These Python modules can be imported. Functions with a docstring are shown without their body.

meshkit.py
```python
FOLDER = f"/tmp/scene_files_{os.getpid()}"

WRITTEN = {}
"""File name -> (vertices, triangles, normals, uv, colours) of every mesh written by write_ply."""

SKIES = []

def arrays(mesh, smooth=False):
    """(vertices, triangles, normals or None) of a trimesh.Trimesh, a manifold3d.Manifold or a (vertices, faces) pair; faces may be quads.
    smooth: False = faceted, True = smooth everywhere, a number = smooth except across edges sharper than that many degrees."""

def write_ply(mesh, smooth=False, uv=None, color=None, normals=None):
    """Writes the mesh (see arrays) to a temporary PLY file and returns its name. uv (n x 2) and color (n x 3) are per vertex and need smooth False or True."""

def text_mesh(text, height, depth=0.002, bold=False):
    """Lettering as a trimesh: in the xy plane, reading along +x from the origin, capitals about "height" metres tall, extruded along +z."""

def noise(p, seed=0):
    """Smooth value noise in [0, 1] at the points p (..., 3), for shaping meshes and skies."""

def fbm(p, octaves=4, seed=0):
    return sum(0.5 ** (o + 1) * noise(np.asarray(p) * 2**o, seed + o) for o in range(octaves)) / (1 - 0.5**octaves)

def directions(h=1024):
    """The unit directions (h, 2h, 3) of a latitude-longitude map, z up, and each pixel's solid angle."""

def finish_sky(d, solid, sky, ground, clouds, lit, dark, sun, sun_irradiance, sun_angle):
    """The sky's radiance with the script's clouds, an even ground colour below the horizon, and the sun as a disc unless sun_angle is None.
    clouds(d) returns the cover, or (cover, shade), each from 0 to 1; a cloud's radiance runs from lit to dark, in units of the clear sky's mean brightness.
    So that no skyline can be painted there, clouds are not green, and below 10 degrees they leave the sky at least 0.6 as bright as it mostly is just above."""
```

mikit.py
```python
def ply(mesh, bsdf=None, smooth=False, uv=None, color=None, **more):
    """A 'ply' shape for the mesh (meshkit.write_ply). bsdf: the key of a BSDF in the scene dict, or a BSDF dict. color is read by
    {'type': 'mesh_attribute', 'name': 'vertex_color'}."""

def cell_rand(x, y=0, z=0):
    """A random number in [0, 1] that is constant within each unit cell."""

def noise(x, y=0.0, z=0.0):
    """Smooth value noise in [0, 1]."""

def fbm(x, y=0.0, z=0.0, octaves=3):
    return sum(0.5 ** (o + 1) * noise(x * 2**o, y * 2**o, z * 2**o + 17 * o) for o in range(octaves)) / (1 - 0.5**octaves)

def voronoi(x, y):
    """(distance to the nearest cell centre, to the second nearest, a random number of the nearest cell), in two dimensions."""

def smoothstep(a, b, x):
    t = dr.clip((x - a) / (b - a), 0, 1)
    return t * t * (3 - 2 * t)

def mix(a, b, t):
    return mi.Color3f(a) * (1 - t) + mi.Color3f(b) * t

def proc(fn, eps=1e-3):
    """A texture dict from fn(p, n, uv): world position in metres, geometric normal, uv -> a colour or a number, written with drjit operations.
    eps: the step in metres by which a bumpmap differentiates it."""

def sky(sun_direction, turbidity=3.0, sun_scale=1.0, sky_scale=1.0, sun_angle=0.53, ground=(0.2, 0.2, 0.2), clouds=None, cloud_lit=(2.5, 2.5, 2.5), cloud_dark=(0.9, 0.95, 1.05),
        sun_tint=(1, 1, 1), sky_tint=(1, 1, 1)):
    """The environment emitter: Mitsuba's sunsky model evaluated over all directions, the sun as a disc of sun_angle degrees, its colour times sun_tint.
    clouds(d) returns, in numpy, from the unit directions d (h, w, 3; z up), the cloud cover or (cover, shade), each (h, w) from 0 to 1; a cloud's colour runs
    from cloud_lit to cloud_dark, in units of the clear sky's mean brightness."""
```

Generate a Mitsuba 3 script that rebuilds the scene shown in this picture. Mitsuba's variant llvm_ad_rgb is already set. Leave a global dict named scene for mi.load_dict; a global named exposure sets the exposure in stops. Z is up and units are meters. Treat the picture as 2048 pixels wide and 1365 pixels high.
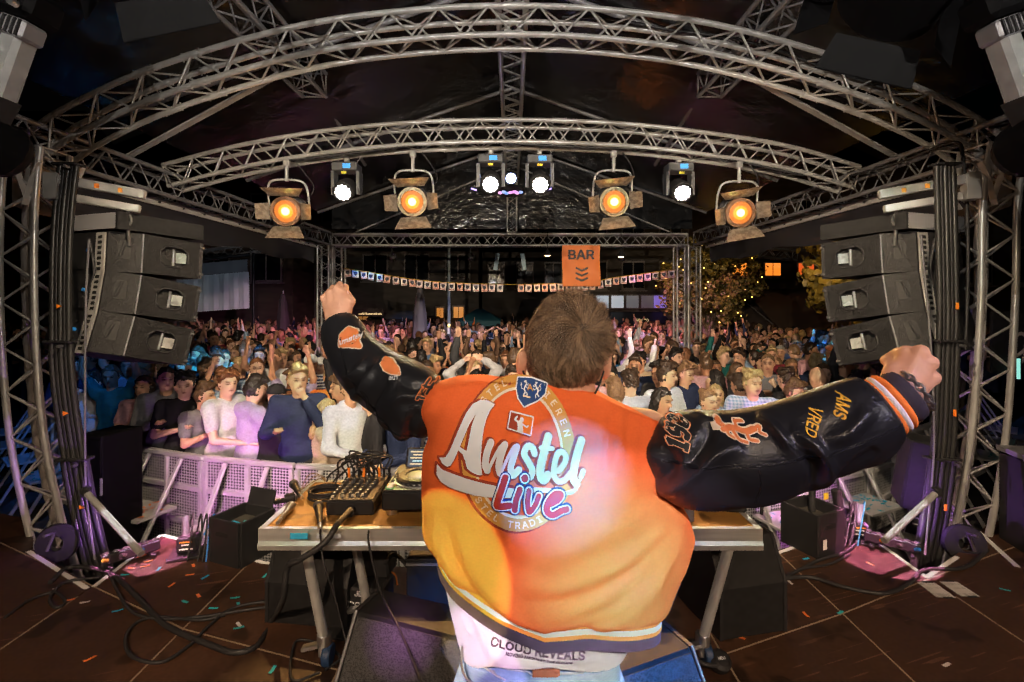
import math, random
import numpy as np, trimesh, drjit as dr, mitsuba as mi
import mikit, meshkit
from mikit import proc, noise, fbm, smoothstep, mix, cell_rand
from scipy.spatial import ConvexHull
from scipy.spatial.transform import Rotation as Rot
import shapely, shapely.geometry as sg, shapely.affinity as sa, shapely.ops as so

scene, labels = {}, {}
T = mi.ScalarTransform4f
# ---------------------------------------------------------------- camera: 1.85 m above the stage floor, level, looking along +y
EYE = 1.85
GZ = -0.85                       # the street lies 0.85 m under the stage floor
scene['camera'] = {'type': 'perspective', 'fov': 90.0, 'fov_axis': 'x', 'near_clip': 0.05, 'far_clip': 400.0,
                   'principal_point_offset_y': 82.5 / 1365.0,
                   'to_world': T().look_at(origin=[0, 0, EYE], target=[0, 10, EYE], up=[0, 0, 1])}
scene['sky'] = mikit.sky([-0.3, 0.6, 0.08], turbidity=4, sun_scale=0.0, sky_scale=0.004, sky_tint=(0.75, 0.85, 1.25), ground=(0.05, 0.05, 0.05))
scene['sky']['sampling_weight'] = 0.5
exposure = 0.0

def spot(name, pos, target, color, power, cut, beam=None):
    """a spot of light; some start in a built lamp, others have no body"""
    scene[name] = {'type': 'spot', 'to_world': T().look_at(origin=list(map(float, pos)), target=list(map(float, target)), up=[0.01, 0.02, 1]),
                   'intensity': {'type': 'rgb', 'value': [float(c * power) for c in color]}, 'cutoff_angle': float(cut), 'beam_width': float(beam if beam else cut * 0.75)}

WARM, WHITE, PINK, BLUE, PURPLE = (1, .78, .50), (1, .93, .82), (1, .38, .95), (.06, .36, 1), (.62, .25, 1)
# the lamps hung over the stage (bodies below): two wash lamps over the front, two corner heads, unseen heads on a rear truss behind the photographer
LAMP_WASH = [(-1.55, 2.25, 3.05), (1.62, 2.25, 3.05)]
spot('light_wash', (-1.55, 2.42, 2.93), (-1.9, 9, .2), (1, .77, .52), 112, 50, 13)
spot('light_wash_001', (1.62, 2.42, 2.93), (2.2, 9, .2), (1, .77, .52), 112, 50, 13)
UNSEEN_REAR = [(-1.5, -1.6, 3.1), (-.5, -1.6, 3.15), (.45, -1.6, 3.15), (1.4, -1.6, 3.1), (2.2, -1.6, 3.0)]  # unseen heads behind the photographer, placed to light arches, jacket and floor
spot('light_unseen_rear', UNSEEN_REAR[0], (.5, 4.4, 3.95), (1, .93, .84), 86, 38, 5)            # up along the arches
spot('light_unseen_rear_001', UNSEEN_REAR[4], (-.6, 4.4, 3.95), (1, .93, .84), 76, 38, 5)
spot('light_unseen_rear_002', UNSEEN_REAR[2], (.06, 1.1, 1.50), (1, .80, .60), 12, 24, 14)       # on the back
spot('light_unseen_rear_003', UNSEEN_REAR[1], (-.175, 1.05, 1.27), (1, .66, .28), 190, 3.1, 2.85)  # yellow disc
spot('light_unseen_rear_004', UNSEEN_REAR[2], (.235, 1.05, 1.235), (1, .83, 1.1), 235, 4.9, .5)    # pale pink sweep
spot('light_unseen_rear_005', UNSEEN_REAR[3], (.115, 1.05, 1.475), (0, .15, 1), 820, 2.3, .6)  # blue on the print
spot('light_unseen_rear_006', UNSEEN_REAR[4], (.46, 1.75, .52), (.02, .26, 1), 260, 7.5, 5.5)    # blue on the right wedge
spot('light_unseen_rear_007', UNSEEN_REAR[1], (-.13, 1.1, .98), (1, .50, .95), 48, 2.9, 2.7)     # pink disc on the shirt
spot('light_unseen_rear_008', UNSEEN_REAR[1], (-.45, 2.2, .42), (.85, .30, .9), 150, 2.3, .6)     # pink on the left wedge
spot('light_unseen_rear_009', UNSEEN_REAR[3], (.75, 1.05, 1.45), (.40, .34, 1), 12, 9, 3)        # violet sheen on the right sleeve
spot('light_unseen_rear_010', UNSEEN_REAR[1], (0, 3.4, 0), (1, .72, .50), 8, 62, 30)             # unseen, placed as a dim warm wash on the floor
spot('light_unseen_rear_011', UNSEEN_REAR[0], (-2.1, 2.9, 0), (1, .70, .46), 70, 25, 10)  # unseen, placed to warm the left floor
spot('light_unseen_rear_012', UNSEEN_REAR[4], (2.5, 2.7, 0), (1, .70, .46), 80, 25, 10)  # unseen, placed to warm the right floor
# patches of coloured light on crowd and flags
spot('light_crowd', (-1.75, 6.3, 3.25), (-5.3, 8.6, .5), (.02, .32, 1), 330, 9, 5)
spot('light_crowd_001', (4.3, 8.6, 2.75), (7.3, 10.6, .35), (.02, .30, 1), 70, 20, 8)
spot('light_crowd_002', (-2.6, 11.3, 2.72), (-5.8, 15.5, -.2), (1, .30, .72), 85, 32, 14)  # starts at an added par lamp
spot('light_crowd_003', (2.4, 11.3, 2.72), (4.9, 15.5, -.2), (1, .32, .72), 85, 32, 14)  # starts at an added par lamp
spot('light_crowd_004', (2.2, 5.8, 3.2), (2.0, 9.6, .4), (.85, .45, 1), 120, 8, 4)
spot('light_crowd_005', (-3.6, 4.6, 2.6), (-6.6, 6.6, .2), (.03, .24, 1), 24, 24, 10)
spot('light_crowd_006', (-.9, 11.3, 2.72), (-1.5, 15.5, -.2), (.62, .55, 1), 40, 28, 12)  # starts at an added par lamp
spot('light_unseen_flags', (-2.4, 6.2, 3.2), (-3.05, 10.85, 2.35), (.02, .24, 1), 190, 4.2, 3.0)  # unseen lamps without bodies, placed to tint the flags
spot('light_unseen_flags_001', (2.4, 6.2, 3.2), (2.7, 10.85, 2.4), (1, .24, .85), 60, 4.5, 2.6)
spot('light_unseen_flags_002', (.6, 6.0, 3.2), (.65, 10.85, 2.2), (1, .50, .14), 50, 5.5, 2.5)

# ---------------------------------------------------------------- helpers
rng = np.random.default_rng(7)
random.seed(7)
_used = set()

def S(px, py, d):
    """the point at depth d metres that lies in the direction of this spot of the survey photograph"""
    return np.array([d * (px - 1024) / 1024, d, EYE + d * (600 - py) / 1024])

def _num(k):
    if k not in _used:
        _used.add(k); return k
    i = 1
    while f'{k}_{i:03d}' in _used: i += 1
    _used.add(f'{k}_{i:03d}')
    return f'{k}_{i:03d}'

def thing(name, label, cat, group=None, kind=None):
    k = _num(name); labels[k] = {'label': label, 'category': cat}
    if group: labels[k]['group'] = group
    if kind: labels[k]['kind'] = kind
    return k

def shape(mesh, m, color=None, emit=None, smooth=True):
    if hasattr(mesh, 'get'): mesh = mesh.get()
    d = mikit.ply(mesh, m, smooth=smooth, color=color)
    if emit is not None: d['emitter'] = {'type': 'area', 'sampling_weight': .04, 'radiance': {'type': 'rgb', 'value': [float(x) for x in emit]}}
    return d

def part(parent, name, mesh, m, label=None, kind=None, **kw):
    k = _num(parent + '__' + name)
    scene[k] = shape(mesh, m, **kw) if not isinstance(mesh, dict) else mesh
    if label or kind:
        labels[k] = {}
        if label: labels[k]['label'] = label
        if kind: labels[k]['kind'] = kind
    return k

def solo(name, label, cat, mesh, m, group=None, kind=None, **kw):
    k = thing(name, label, cat, group, kind); scene[k] = shape(mesh, m, **kw); return k

def struct(name, mesh, m, **kw):
    k = _num(name); scene[k] = shape(mesh, m, **kw); labels[k] = {'kind': 'structure'}; return k

def frame(z, hint=(0, 0, 1)):
    z = np.asarray(z, float); z = z / np.linalg.norm(z)
    h = np.asarray(hint, float)
    if abs(h @ z) > .98: h = np.array([1., 0, 0]) if abs(z[0]) < .9 else np.array([0, 1., 0])
    x = np.cross(h, z); x /= np.linalg.norm(x)
    return x, np.cross(z, x), z

def R3(x=0, y=0, z=0):
    return Rot.from_euler('xyz', [x, y, z], degrees=True).as_matrix()

class MB:
    """collects pieces into one mesh; vertices are shared only where the surface is smooth"""
    def __init__(s): s.v, s.f, s.n = [], [], 0
    def add(s, v, f):
        v = np.asarray(v, float); f = np.asarray(f, int)
        if f.shape[1] == 4: f = np.vstack([f[:, [0, 1, 2]], f[:, [0, 2, 3]]])
        s.v.append(v); s.f.append(f + s.n); s.n += len(v); return s
    def flat(s, v, f):
        v = np.asarray(v, float); f = np.asarray(f, int)
        w = f.shape[1]
        return s.add(v[f.ravel()], np.arange(f.size).reshape(-1, w))
    def get(s): return np.vstack(s.v), np.vstack(s.f)
    def path(s, pts, r, n=8, caps=True, closed=False):
        p = np.asarray(pts, float); m = len(p)
        r = np.broadcast_to(np.asarray(r, float), (m,))
        t = np.gradient(p, axis=0) if not closed else np.roll(p, -1, 0) - np.roll(p, 1, 0)
        t /= np.linalg.norm(t, axis=1, keepdims=True) + 1e-12
        a, _, _ = frame(t[0]); A = []
        for i in range(m):
            a = a - t[i] * (a @ t[i]); a /= np.linalg.norm(a) + 1e-12; A.append(a)
        A = np.array(A); B = np.cross(t, A); th = np.arange(n) * 2 * np.pi / n
        V = p[:, None] + r[:, None, None] * (np.cos(th)[None, :, None] * A[:, None] + np.sin(th)[None, :, None] * B[:, None])
        k = m if closed else m - 1
        i, j = np.meshgrid(np.arange(k), np.arange(n), indexing='ij'); i2 = (i + 1) % m
        q = np.stack([i * n + j, i * n + (j + 1) % n, i2 * n + (j + 1) % n, i2 * n + j], -1).reshape(-1, 4)
        s.add(V.reshape(-1, 3), q)
        if caps and not closed:
            for e, o in ((0, -1), (m - 1, 1)):
                idx = np.arange(n)
                s.add(np.vstack([V[e], p[e]]), [[idx[c], idx[(c + 1) % n], n][::o] for c in range(n)])
        return s
    def tube(s, a, b, r, n=8, r2=None, caps=True):
        return s.path([a, b], [r, r if r2 is None else r2], n, caps)
    def box(s, c, size, R=None, b=0.0):
        h = np.asarray(size, float) / 2; R = np.eye(3) if R is None else R; c = np.asarray(c, float)
        if b <= 0:
            v = np.array([[x, y, z] for x in (-1, 1) for y in (-1, 1) for z in (-1, 1)]) * h
            f = [[0, 1, 3, 2], [4, 6, 7, 5], [0, 4, 5, 1], [2, 3, 7, 6], [0, 2, 6, 4], [1, 5, 7, 3]]
            return s.flat(v @ R.T + c, f)
        b = min(b, h.min() * .49); pts = []
        for sx in (-1, 1):
            for sy in (-1, 1):
                for sz in (-1, 1):
                    g = np.array([sx, sy, sz])
                    for a in range(3):
                        q = h - b; q = q.copy(); q[a] = h[a]; pts.append(g * q)
        return s.hull(np.array(pts) @ R.T + c)
    def hull(s, pts):
        pts = np.asarray(pts, float); H = ConvexHull(pts); f = H.simplices.copy(); c = pts.mean(0)
        nn = np.cross(pts[f[:, 1]] - pts[f[:, 0]], pts[f[:, 2]] - pts[f[:, 0]])
        flip = (nn * (pts[f[:, 0]] - c)).sum(1) < 0; f[flip] = f[flip][:, ::-1]
        return s.flat(pts, f)
    def lathe(s, prof, o, axis=(0, 0, 1), n=20, hint=(0, 0, 1), sharp=True):
        """prof: (radius, height) pairs along the axis"""
        x, y, z = frame(axis, hint); o = np.asarray(o, float); th = np.arange(n) * 2 * np.pi / n
        ring = np.cos(th)[:, None] * x + np.sin(th)[:, None] * y
        P = [o + r * ring + h * z for r, h in prof]; j = np.arange(n)
        if sharp:
            for a, b in zip(P[:-1], P[1:]): s.add(np.vstack([a, b]), np.stack([j, (j + 1) % n, (j + 1) % n + n, j + n], 1))
        else:
            q = np.vstack([np.stack([j, (j + 1) % n, (j + 1) % n + n, j + n], 1) + k * n for k in range(len(P) - 1)])
            s.add(np.vstack(P), q)
        return s
    def ball(s, c, r, n=8, scale=(1, 1, 1), R=None):
        m = trimesh.creation.uv_sphere(1.0, count=[n, 2 * n]); v = np.array(m.vertices) * r * np.asarray(scale)
        if R is not None: v = v @ R.T
        return s.add(v + np.asarray(c), m.faces)
    def prism(s, poly, o, ax, ay, h):
        """a flat outline (shapely) in the plane o + u ax + v ay, thickened by h along ax x ay"""
        for g in getattr(poly, 'geoms', [poly]):
            if g.geom_type != 'Polygon' or g.area < 1e-9: continue
            m = trimesh.creation.extrude_polygon(g, abs(h), engine='earcut')
            v = np.array(m.vertices); az = np.cross(ax, ay) * (1 if h > 0 else -1)
            s.flat(np.asarray(o) + v[:, :1] * ax + v[:, 1:2] * ay + v[:, 2:] * az, m.faces)
        return s
    def mesh(s, tm, M=None, o=(0, 0, 0)):
        v = np.array(tm.vertices)
        if M is not None: v = v @ np.asarray(M).T
        return s.flat(v + np.asarray(o), tm.faces)

def catmull(pts, n=8):
    p = np.asarray(pts, float); P = np.vstack([2 * p[0] - p[1], p, 2 * p[-1] - p[-2]]); out = []
    for i in range(1, len(P) - 2):
        a, b, c, d = P[i - 1:i + 3]
        for t in np.arange(n) / n:
            out.append(.5 * (2 * b + (c - a) * t + (2 * a - 5 * b + 4 * c - d) * t**2 + (3 * b - a - 3 * c + d) * t**3))
    return np.array(out + [p[-1]])

def resample(p, n):
    p = np.asarray(p, float); L = np.r_[0, np.cumsum(np.linalg.norm(np.diff(p, axis=0), axis=1))]
    t = np.linspace(0, L[-1], n)
    return np.stack([np.interp(t, L, p[:, k]) for k in range(p.shape[1])], 1)

# ---------------------------------------------------------------- surfaces from distance fields (bodies, clothes, hands)
def grid(*spans):
    """axis made of (from, to, step) spans that follow on one another"""
    out = []
    for a, b, h in spans:
        k = max(1, round((b - a) / h)); out.append(a + (b - a) * np.arange(k) / k)
    return np.r_[np.concatenate(out), spans[-1][1]]

def field(prims, xs, ys, zs, far=.25, pad=.05):
    F = np.full((len(xs), len(ys), len(zs)), far, np.float32)
    for pr in prims:
        lo, hi = pr['lo'] - pad, pr['hi'] + pad
        ix = slice(*np.searchsorted(xs, [lo[0], hi[0]])); iy = slice(*np.searchsorted(ys, [lo[1], hi[1]])); iz = slice(*np.searchsorted(zs, [lo[2], hi[2]]))
        sub = F[ix, iy, iz]
        if sub.size == 0: continue
        P = np.stack(np.meshgrid(xs[ix], ys[iy], zs[iz], indexing='ij'), -1)
        d = pr['fn'](P).astype(np.float32); k = pr.get('k', .02)
        if pr.get('op') == 'sub': d = -d; h = np.clip(.5 - .5 * (sub - d) / k, 0, 1); F[ix, iy, iz] = sub * (1 - h) + d * h + k * h * (1 - h)
        elif pr.get('op') == 'cut': F[ix, iy, iz] = np.maximum(sub, d)
        elif pr.get('op') == 'add': F[ix, iy, iz] = sub + d
        else: h = np.clip(.5 + .5 * (d - sub) / k, 0, 1); F[ix, iy, iz] = d * (1 - h) + sub * h - k * h * (1 - h)
    return F

def nets(F, xs, ys, zs):
    """surface nets: (vertices, triangles) of the field's zero level"""
    ins = F < 0; nx, ny, nz = F.shape
    acc = np.zeros((nx - 1, ny - 1, nz - 1, 3), np.float32); cnt = np.zeros((nx - 1, ny - 1, nz - 1), np.float32)
    ax = [np.asarray(a, np.float32) for a in (xs, ys, zs)]
    edges = {}
    for a in range(3):
        sl0 = [slice(None)] * 3; sl1 = [slice(None)] * 3; sl0[a] = slice(0, -1); sl1[a] = slice(1, None)
        c = ins[tuple(sl0)] != ins[tuple(sl1)]; I = np.argwhere(c); edges[a] = I
        if len(I) == 0: continue
        J = I.copy(); J[:, a] += 1
        f0, f1 = F[tuple(I.T)], F[tuple(J.T)]; t = f0 / (f0 - f1)
        p = np.stack([ax[k][I[:, k]] for k in range(3)], 1); p[:, a] += t * (ax[a][J[:, a]] - ax[a][I[:, a]])
        o = [k for k in range(3) if k != a]
        for da in (0, -1):
            for db in (0, -1):
                C = I.copy(); C[:, o[0]] += da; C[:, o[1]] += db
                ok = np.all((C >= 0) & (C < np.array(cnt.shape)), 1); ci = tuple(C[ok].T)
                np.add.at(acc, ci, p[ok]); np.add.at(cnt, ci, 1)
    has = cnt > 0; idx = np.full(cnt.shape, -1, int); idx[has] = np.arange(has.sum())
    V = acc[has] / cnt[has][:, None]; Q = []
    for a in range(3):
        I = edges[a]
        if len(I) == 0: continue
        b, c = (a + 1) % 3, (a + 2) % 3
        ok = (I[:, b] > 0) & (I[:, c] > 0) & (I[:, b] < cnt.shape[b]) & (I[:, c] < cnt.shape[c]); I = I[ok]
        def at(db, dc):
            C = I.copy(); C[:, b] += db; C[:, c] += dc; return idx[tuple(C.T)]
        q = np.stack([at(-1, -1), at(0, -1), at(0, 0), at(-1, 0)], 1)
        neg = ~ins[tuple(I.T)]; q[neg] = q[neg][:, ::-1]
        Q.append(q[(q >= 0).all(1)])
    Q = np.vstack(Q)
    return V.astype(float), np.vstack([Q[:, [0, 1, 2]], Q[:, [0, 2, 3]]])

def rc(a, b, ra, rb=None, k=.02, flat=None):
    """a limb: the segment a-b with radii ra, rb; flat=(direction, factor) squashes it"""
    a = np.asarray(a, float); b = np.asarray(b, float); rb = ra if rb is None else rb; ab = b - a; L2 = ab @ ab + 1e-12
    def fn(P):
        w = P - a; t = np.clip((w @ ab) / L2, 0, 1); q = w - t[..., None] * ab
        if flat is not None:
            e = np.asarray(flat[0], float); q = q + ((q @ e) * (1 / flat[1] - 1))[..., None] * e
            return (np.linalg.norm(q, axis=-1) - (ra + (rb - ra) * t)) * min(1, flat[1])
        return np.linalg.norm(q, axis=-1) - (ra + (rb - ra) * t)
    r = max(ra, rb); return dict(fn=fn, lo=np.minimum(a, b) - r, hi=np.maximum(a, b) + r, k=k)

def el(c, r, R=None, k=.02, op=None):
    c = np.asarray(c, float); r = np.asarray(r, float)
    def fn(P):
        q = (P - c) if R is None else (P - c) @ R
        n = np.linalg.norm(q / r, axis=-1); g = np.linalg.norm(q / r**2, axis=-1)
        return n * (n - 1) / np.maximum(g, 1e-6)
    m = r.max() if R is not None else r
    return dict(fn=fn, lo=c - m, hi=c + m, k=k, op=op)

def smooth_mesh(v, f, it=2, lam=.5):
    v = v.copy(); e = np.vstack([f[:, [0, 1]], f[:, [1, 2]], f[:, [2, 0]]]); e = np.unique(np.sort(e, 1), axis=0)
    deg = np.bincount(e.ravel(), minlength=len(v))[:, None]
    for i in range(it * 2):
        s_ = np.zeros_like(v); np.add.at(s_, e[:, 0], v[e[:, 1]]); np.add.at(s_, e[:, 1], v[e[:, 0]])
        v += (lam if i % 2 == 0 else -lam * 1.04) * (s_ / np.maximum(deg, 1) - v)
    return v

# ---------------------------------------------------------------- materials
def mat(name, base, rough=.5, metal=0.0, spec=.5, bump=None, two=True, **kw):
    d = {'type': 'principled', 'base_color': base if isinstance(base, dict) else {'type': 'rgb', 'value': list(map(float, base if hasattr(base, '__len__') else (base,) * 3))},
         'roughness': rough if isinstance(rough, dict) else float(rough), 'metallic': float(metal), 'specular': float(spec), **kw}
    if bump: d = {'type': 'bumpmap', 'arbitrary': proc(bump[0], eps=bump[2] if len(bump) > 2 else 1e-3), 'scale': float(bump[1]), 'bsdf': d}
    scene['mat_' + name] = {'type': 'twosided', 'bsdf': d} if two else d
    return 'mat_' + name

ALU = mat('aluminium', proc(lambda p, n, uv: mix((.44, .44, .42), (.66, .65, .62), fbm(p.x * 9, p.y * 9, p.z * 9)), 1e-2), .30, .6)
ALUD = mat('dull_steel', (.24, .24, .25), .42, .5)
BLACK = mat('black_paint', (.016, .016, .017), .5, spec=.25)
DEEP = mat('deep_black', (.003, .003, .0034), .6, spec=.06)
BLACKR = mat('black_rubber', (.014, .014, .015), .6)
GREYP = mat('grey_panel', proc(lambda p, n, uv: mix((.18, .18, .18), (.28, .28, .28), fbm(p.x * 14, p.y * 14, p.z * 14))), .45)
CAB = mat('speaker_coating', proc(lambda p, n, uv: mix((.007, .007, .0074), (.016, .016, .0165), fbm(p.x * 30, p.y * 30, p.z * 30))), .6, spec=.18, bump=(lambda p, n, uv: fbm(p.x * 200, p.y * 200, p.z * 200), .0004))
WHITET = mat('white_tape', (.62, .61, .60), .6)
ORANGE = mat('orange_mark', (.85, .23, .02), .5)
CHROME = mat('chrome', (.75, .75, .75), .18, .95)
GLASSY = mat('lamp_glass', (.5, .5, .5), .15)
BLUEP = mat('blue_tape', (.02, .22, .62), .5)
CONF = {c: mat('confetti_' + c, b, .6) for c, b in dict(orange=(.80, .19, .04), blue=(.01, .28, .46), white=(.6, .58, .56), teal=(.02, .36, .38)).items()}
# ---------------------------------------------------------------- the street and the stage floor
GROUND = mat('street', proc(lambda p, n, uv: mix((.030, .028, .027), (.065, .06, .057), fbm(p.x * 1.3, p.y * 1.3) * .6 + cell_rand(dr.floor(p.x / .21), dr.floor(p.y / .105)) * .4)), .6)
struct('ground', MB().flat([[-150, -60, GZ], [150, -60, GZ], [150, 200, GZ], [-150, 200, GZ]], [[0, 1, 2, 3]]), GROUND)
DECK = mat('deck_plywood', proc(lambda p, n, uv: mix((.024, .0105, .0056), (.050, .0215, .0105), fbm(p.x * 3.1, p.y * 3.1) * .55 + fbm(p.x * 70, p.y * 70) * .45)
                                * (1 - .55 * smoothstep(.62, .74, fbm(p.x * 5.3 + 9, p.y * 5.3))) * (1 + 1.1 * smoothstep(.80, .86, noise(p.x * 4 + p.y * 2, p.y * 70 - p.x * 25)) * smoothstep(.5, .7, fbm(p.x * 2.1, p.y * 2.1 + 4)) + .5 * smoothstep(.58, .7, fbm(p.x * 1.7 + 30, p.y * 1.7)))), .52, bump=(lambda p, n, uv: fbm(p.x * 210, p.y * 210), .0012, 2e-3))
JOINT = mat('deck_edge', (.26, .19, .13), .45, .2)
TX = [(-4.6, 4.25), (-2.71, 3.31), (-1.85, 2.88), (-.87, 2.56), (.1, 2.46), (1.1, 2.67), (1.95, 3.02), (2.77, 3.40), (4.6, 4.2)]
def TY(x): return float(np.interp(x, *zip(*TX)))
outline = sg.Polygon([(-4.6, -3), (4.6, -3), (4.6, 4.4), (3.95, 4.25), (3.26, 3.75), (2.77, 3.44), (2.80, 3.98), (2.15, 3.88), (1.7, 3.66), (0, 3.5), (-1.75, 3.63), (-2.74, 4.05), (-2.71, 3.31), (-3.55, 3.8), (-4.0, 4.3), (-4.6, 4.5)])
floor = thing('stage_floor', '', '', kind='structure'); labels[floor] = {'kind': 'structure'}
scene[floor] = shape(MB().prism(outline.buffer(-.012), (0, 0, -.16), np.array([1., 0, 0]), np.array([0, 1., 0]), .13), mat('deck_frame', (.22, .2, .18), .5, .3))
cols = [-4.6, -2.71, -1.85, -.87, .1, 1.1, 1.95, 2.77, 4.6]
for x0, x1 in zip(cols[:-1], cols[1:]):
    for lo, hi in ((-3, -.6), (-.6, None), (None, 9)):
        a0, a1 = (TY(x0), TY(x1)) if lo is None else (lo, lo); b0, b1 = (TY(x0), TY(x1)) if hi is None else (hi, hi)
        pl = sg.Polygon([(x0, a0), (x1, a1), (x1, b1), (x0, b0)]).intersection(outline).buffer(-.0065, join_style=2)
        if pl.area > .01: part(floor, 'plank', MB().prism(pl, (0, 0, -.0275), np.array([1., 0, 0]), np.array([0, 1., 0]), .0275), DECK)
jo = MB()
for (xa, ya), (xb, yb) in zip(TX[:-1], TX[1:]): jo.box(((xa + xb) / 2, (ya + yb) / 2, -.014), (math.hypot(xb - xa, yb - ya), .011, .0265), R3(z=math.degrees(math.atan2(yb - ya, xb - xa))))
for x in cols[1:-1]: jo.box((x, 1.4, -.0145), (.011, 6.4 if abs(x) < 2 else 3.6, .026))
part(floor, 'joint_strip', jo, JOINT)
def tape(name, pts, label, w=.03):
    m = MB()
    for a, b in zip(pts[:-1], pts[1:]):
        a = np.array(a); b = np.array(b); d = b - a; L = np.linalg.norm(d)
        m.box((*((a + b) / 2), .0025), (L + w * .5, w, .003), R3(z=math.degrees(math.atan2(d[1], d[0]))))
    return solo(name, label, 'tape', m, WHITET)
tape('floor_tape', [(-3.55, 3.76), (-2.725, 3.28)], 'white marking tape along the left deck edge, pointing away from the corner')
tape('floor_tape', [(-2.695, 3.31), (-2.755, 4.02)], 'white marking tape at left running from the corner towards the barrier')
tape('floor_tape', [(-2.74, 4.02), (-2.25, 3.82), (-1.75, 3.60), (-1.35, 3.55)], 'white marking tape on the front edge behind the left black box')
tape('floor_tape', [(2.79, 3.95), (2.76, 3.41), (3.2, 3.68)], 'white V of marking tape at the foot of the right mast')
tape('floor_tape', [(1.75, 3.64), (2.1, 3.82)], 'short white marking tape on the front edge right of the table')
tape('floor_tape', [(3.62, 3.97), (3.72, 4.08), (3.72, 4.08), (3.5, 3.55)], 'white L of marking tape at the far right of the stage floor', .035)
sk = MB()
ring = list(outline.exterior.coords)
for a, b in zip(ring[:-1], ring[1:]):
    if min(a[1], b[1]) > 2.5 or True:
        a3, b3 = np.array([*a, -.17]), np.array([*b, -.17]); d = np.array([0, 0, GZ + .17])
        sk.flat([a3, b3, b3 + d, a3 + d], [[0, 1, 2, 3], [3, 2, 1, 0]])
part(floor, 'skirt', sk, BLACKR)

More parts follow.
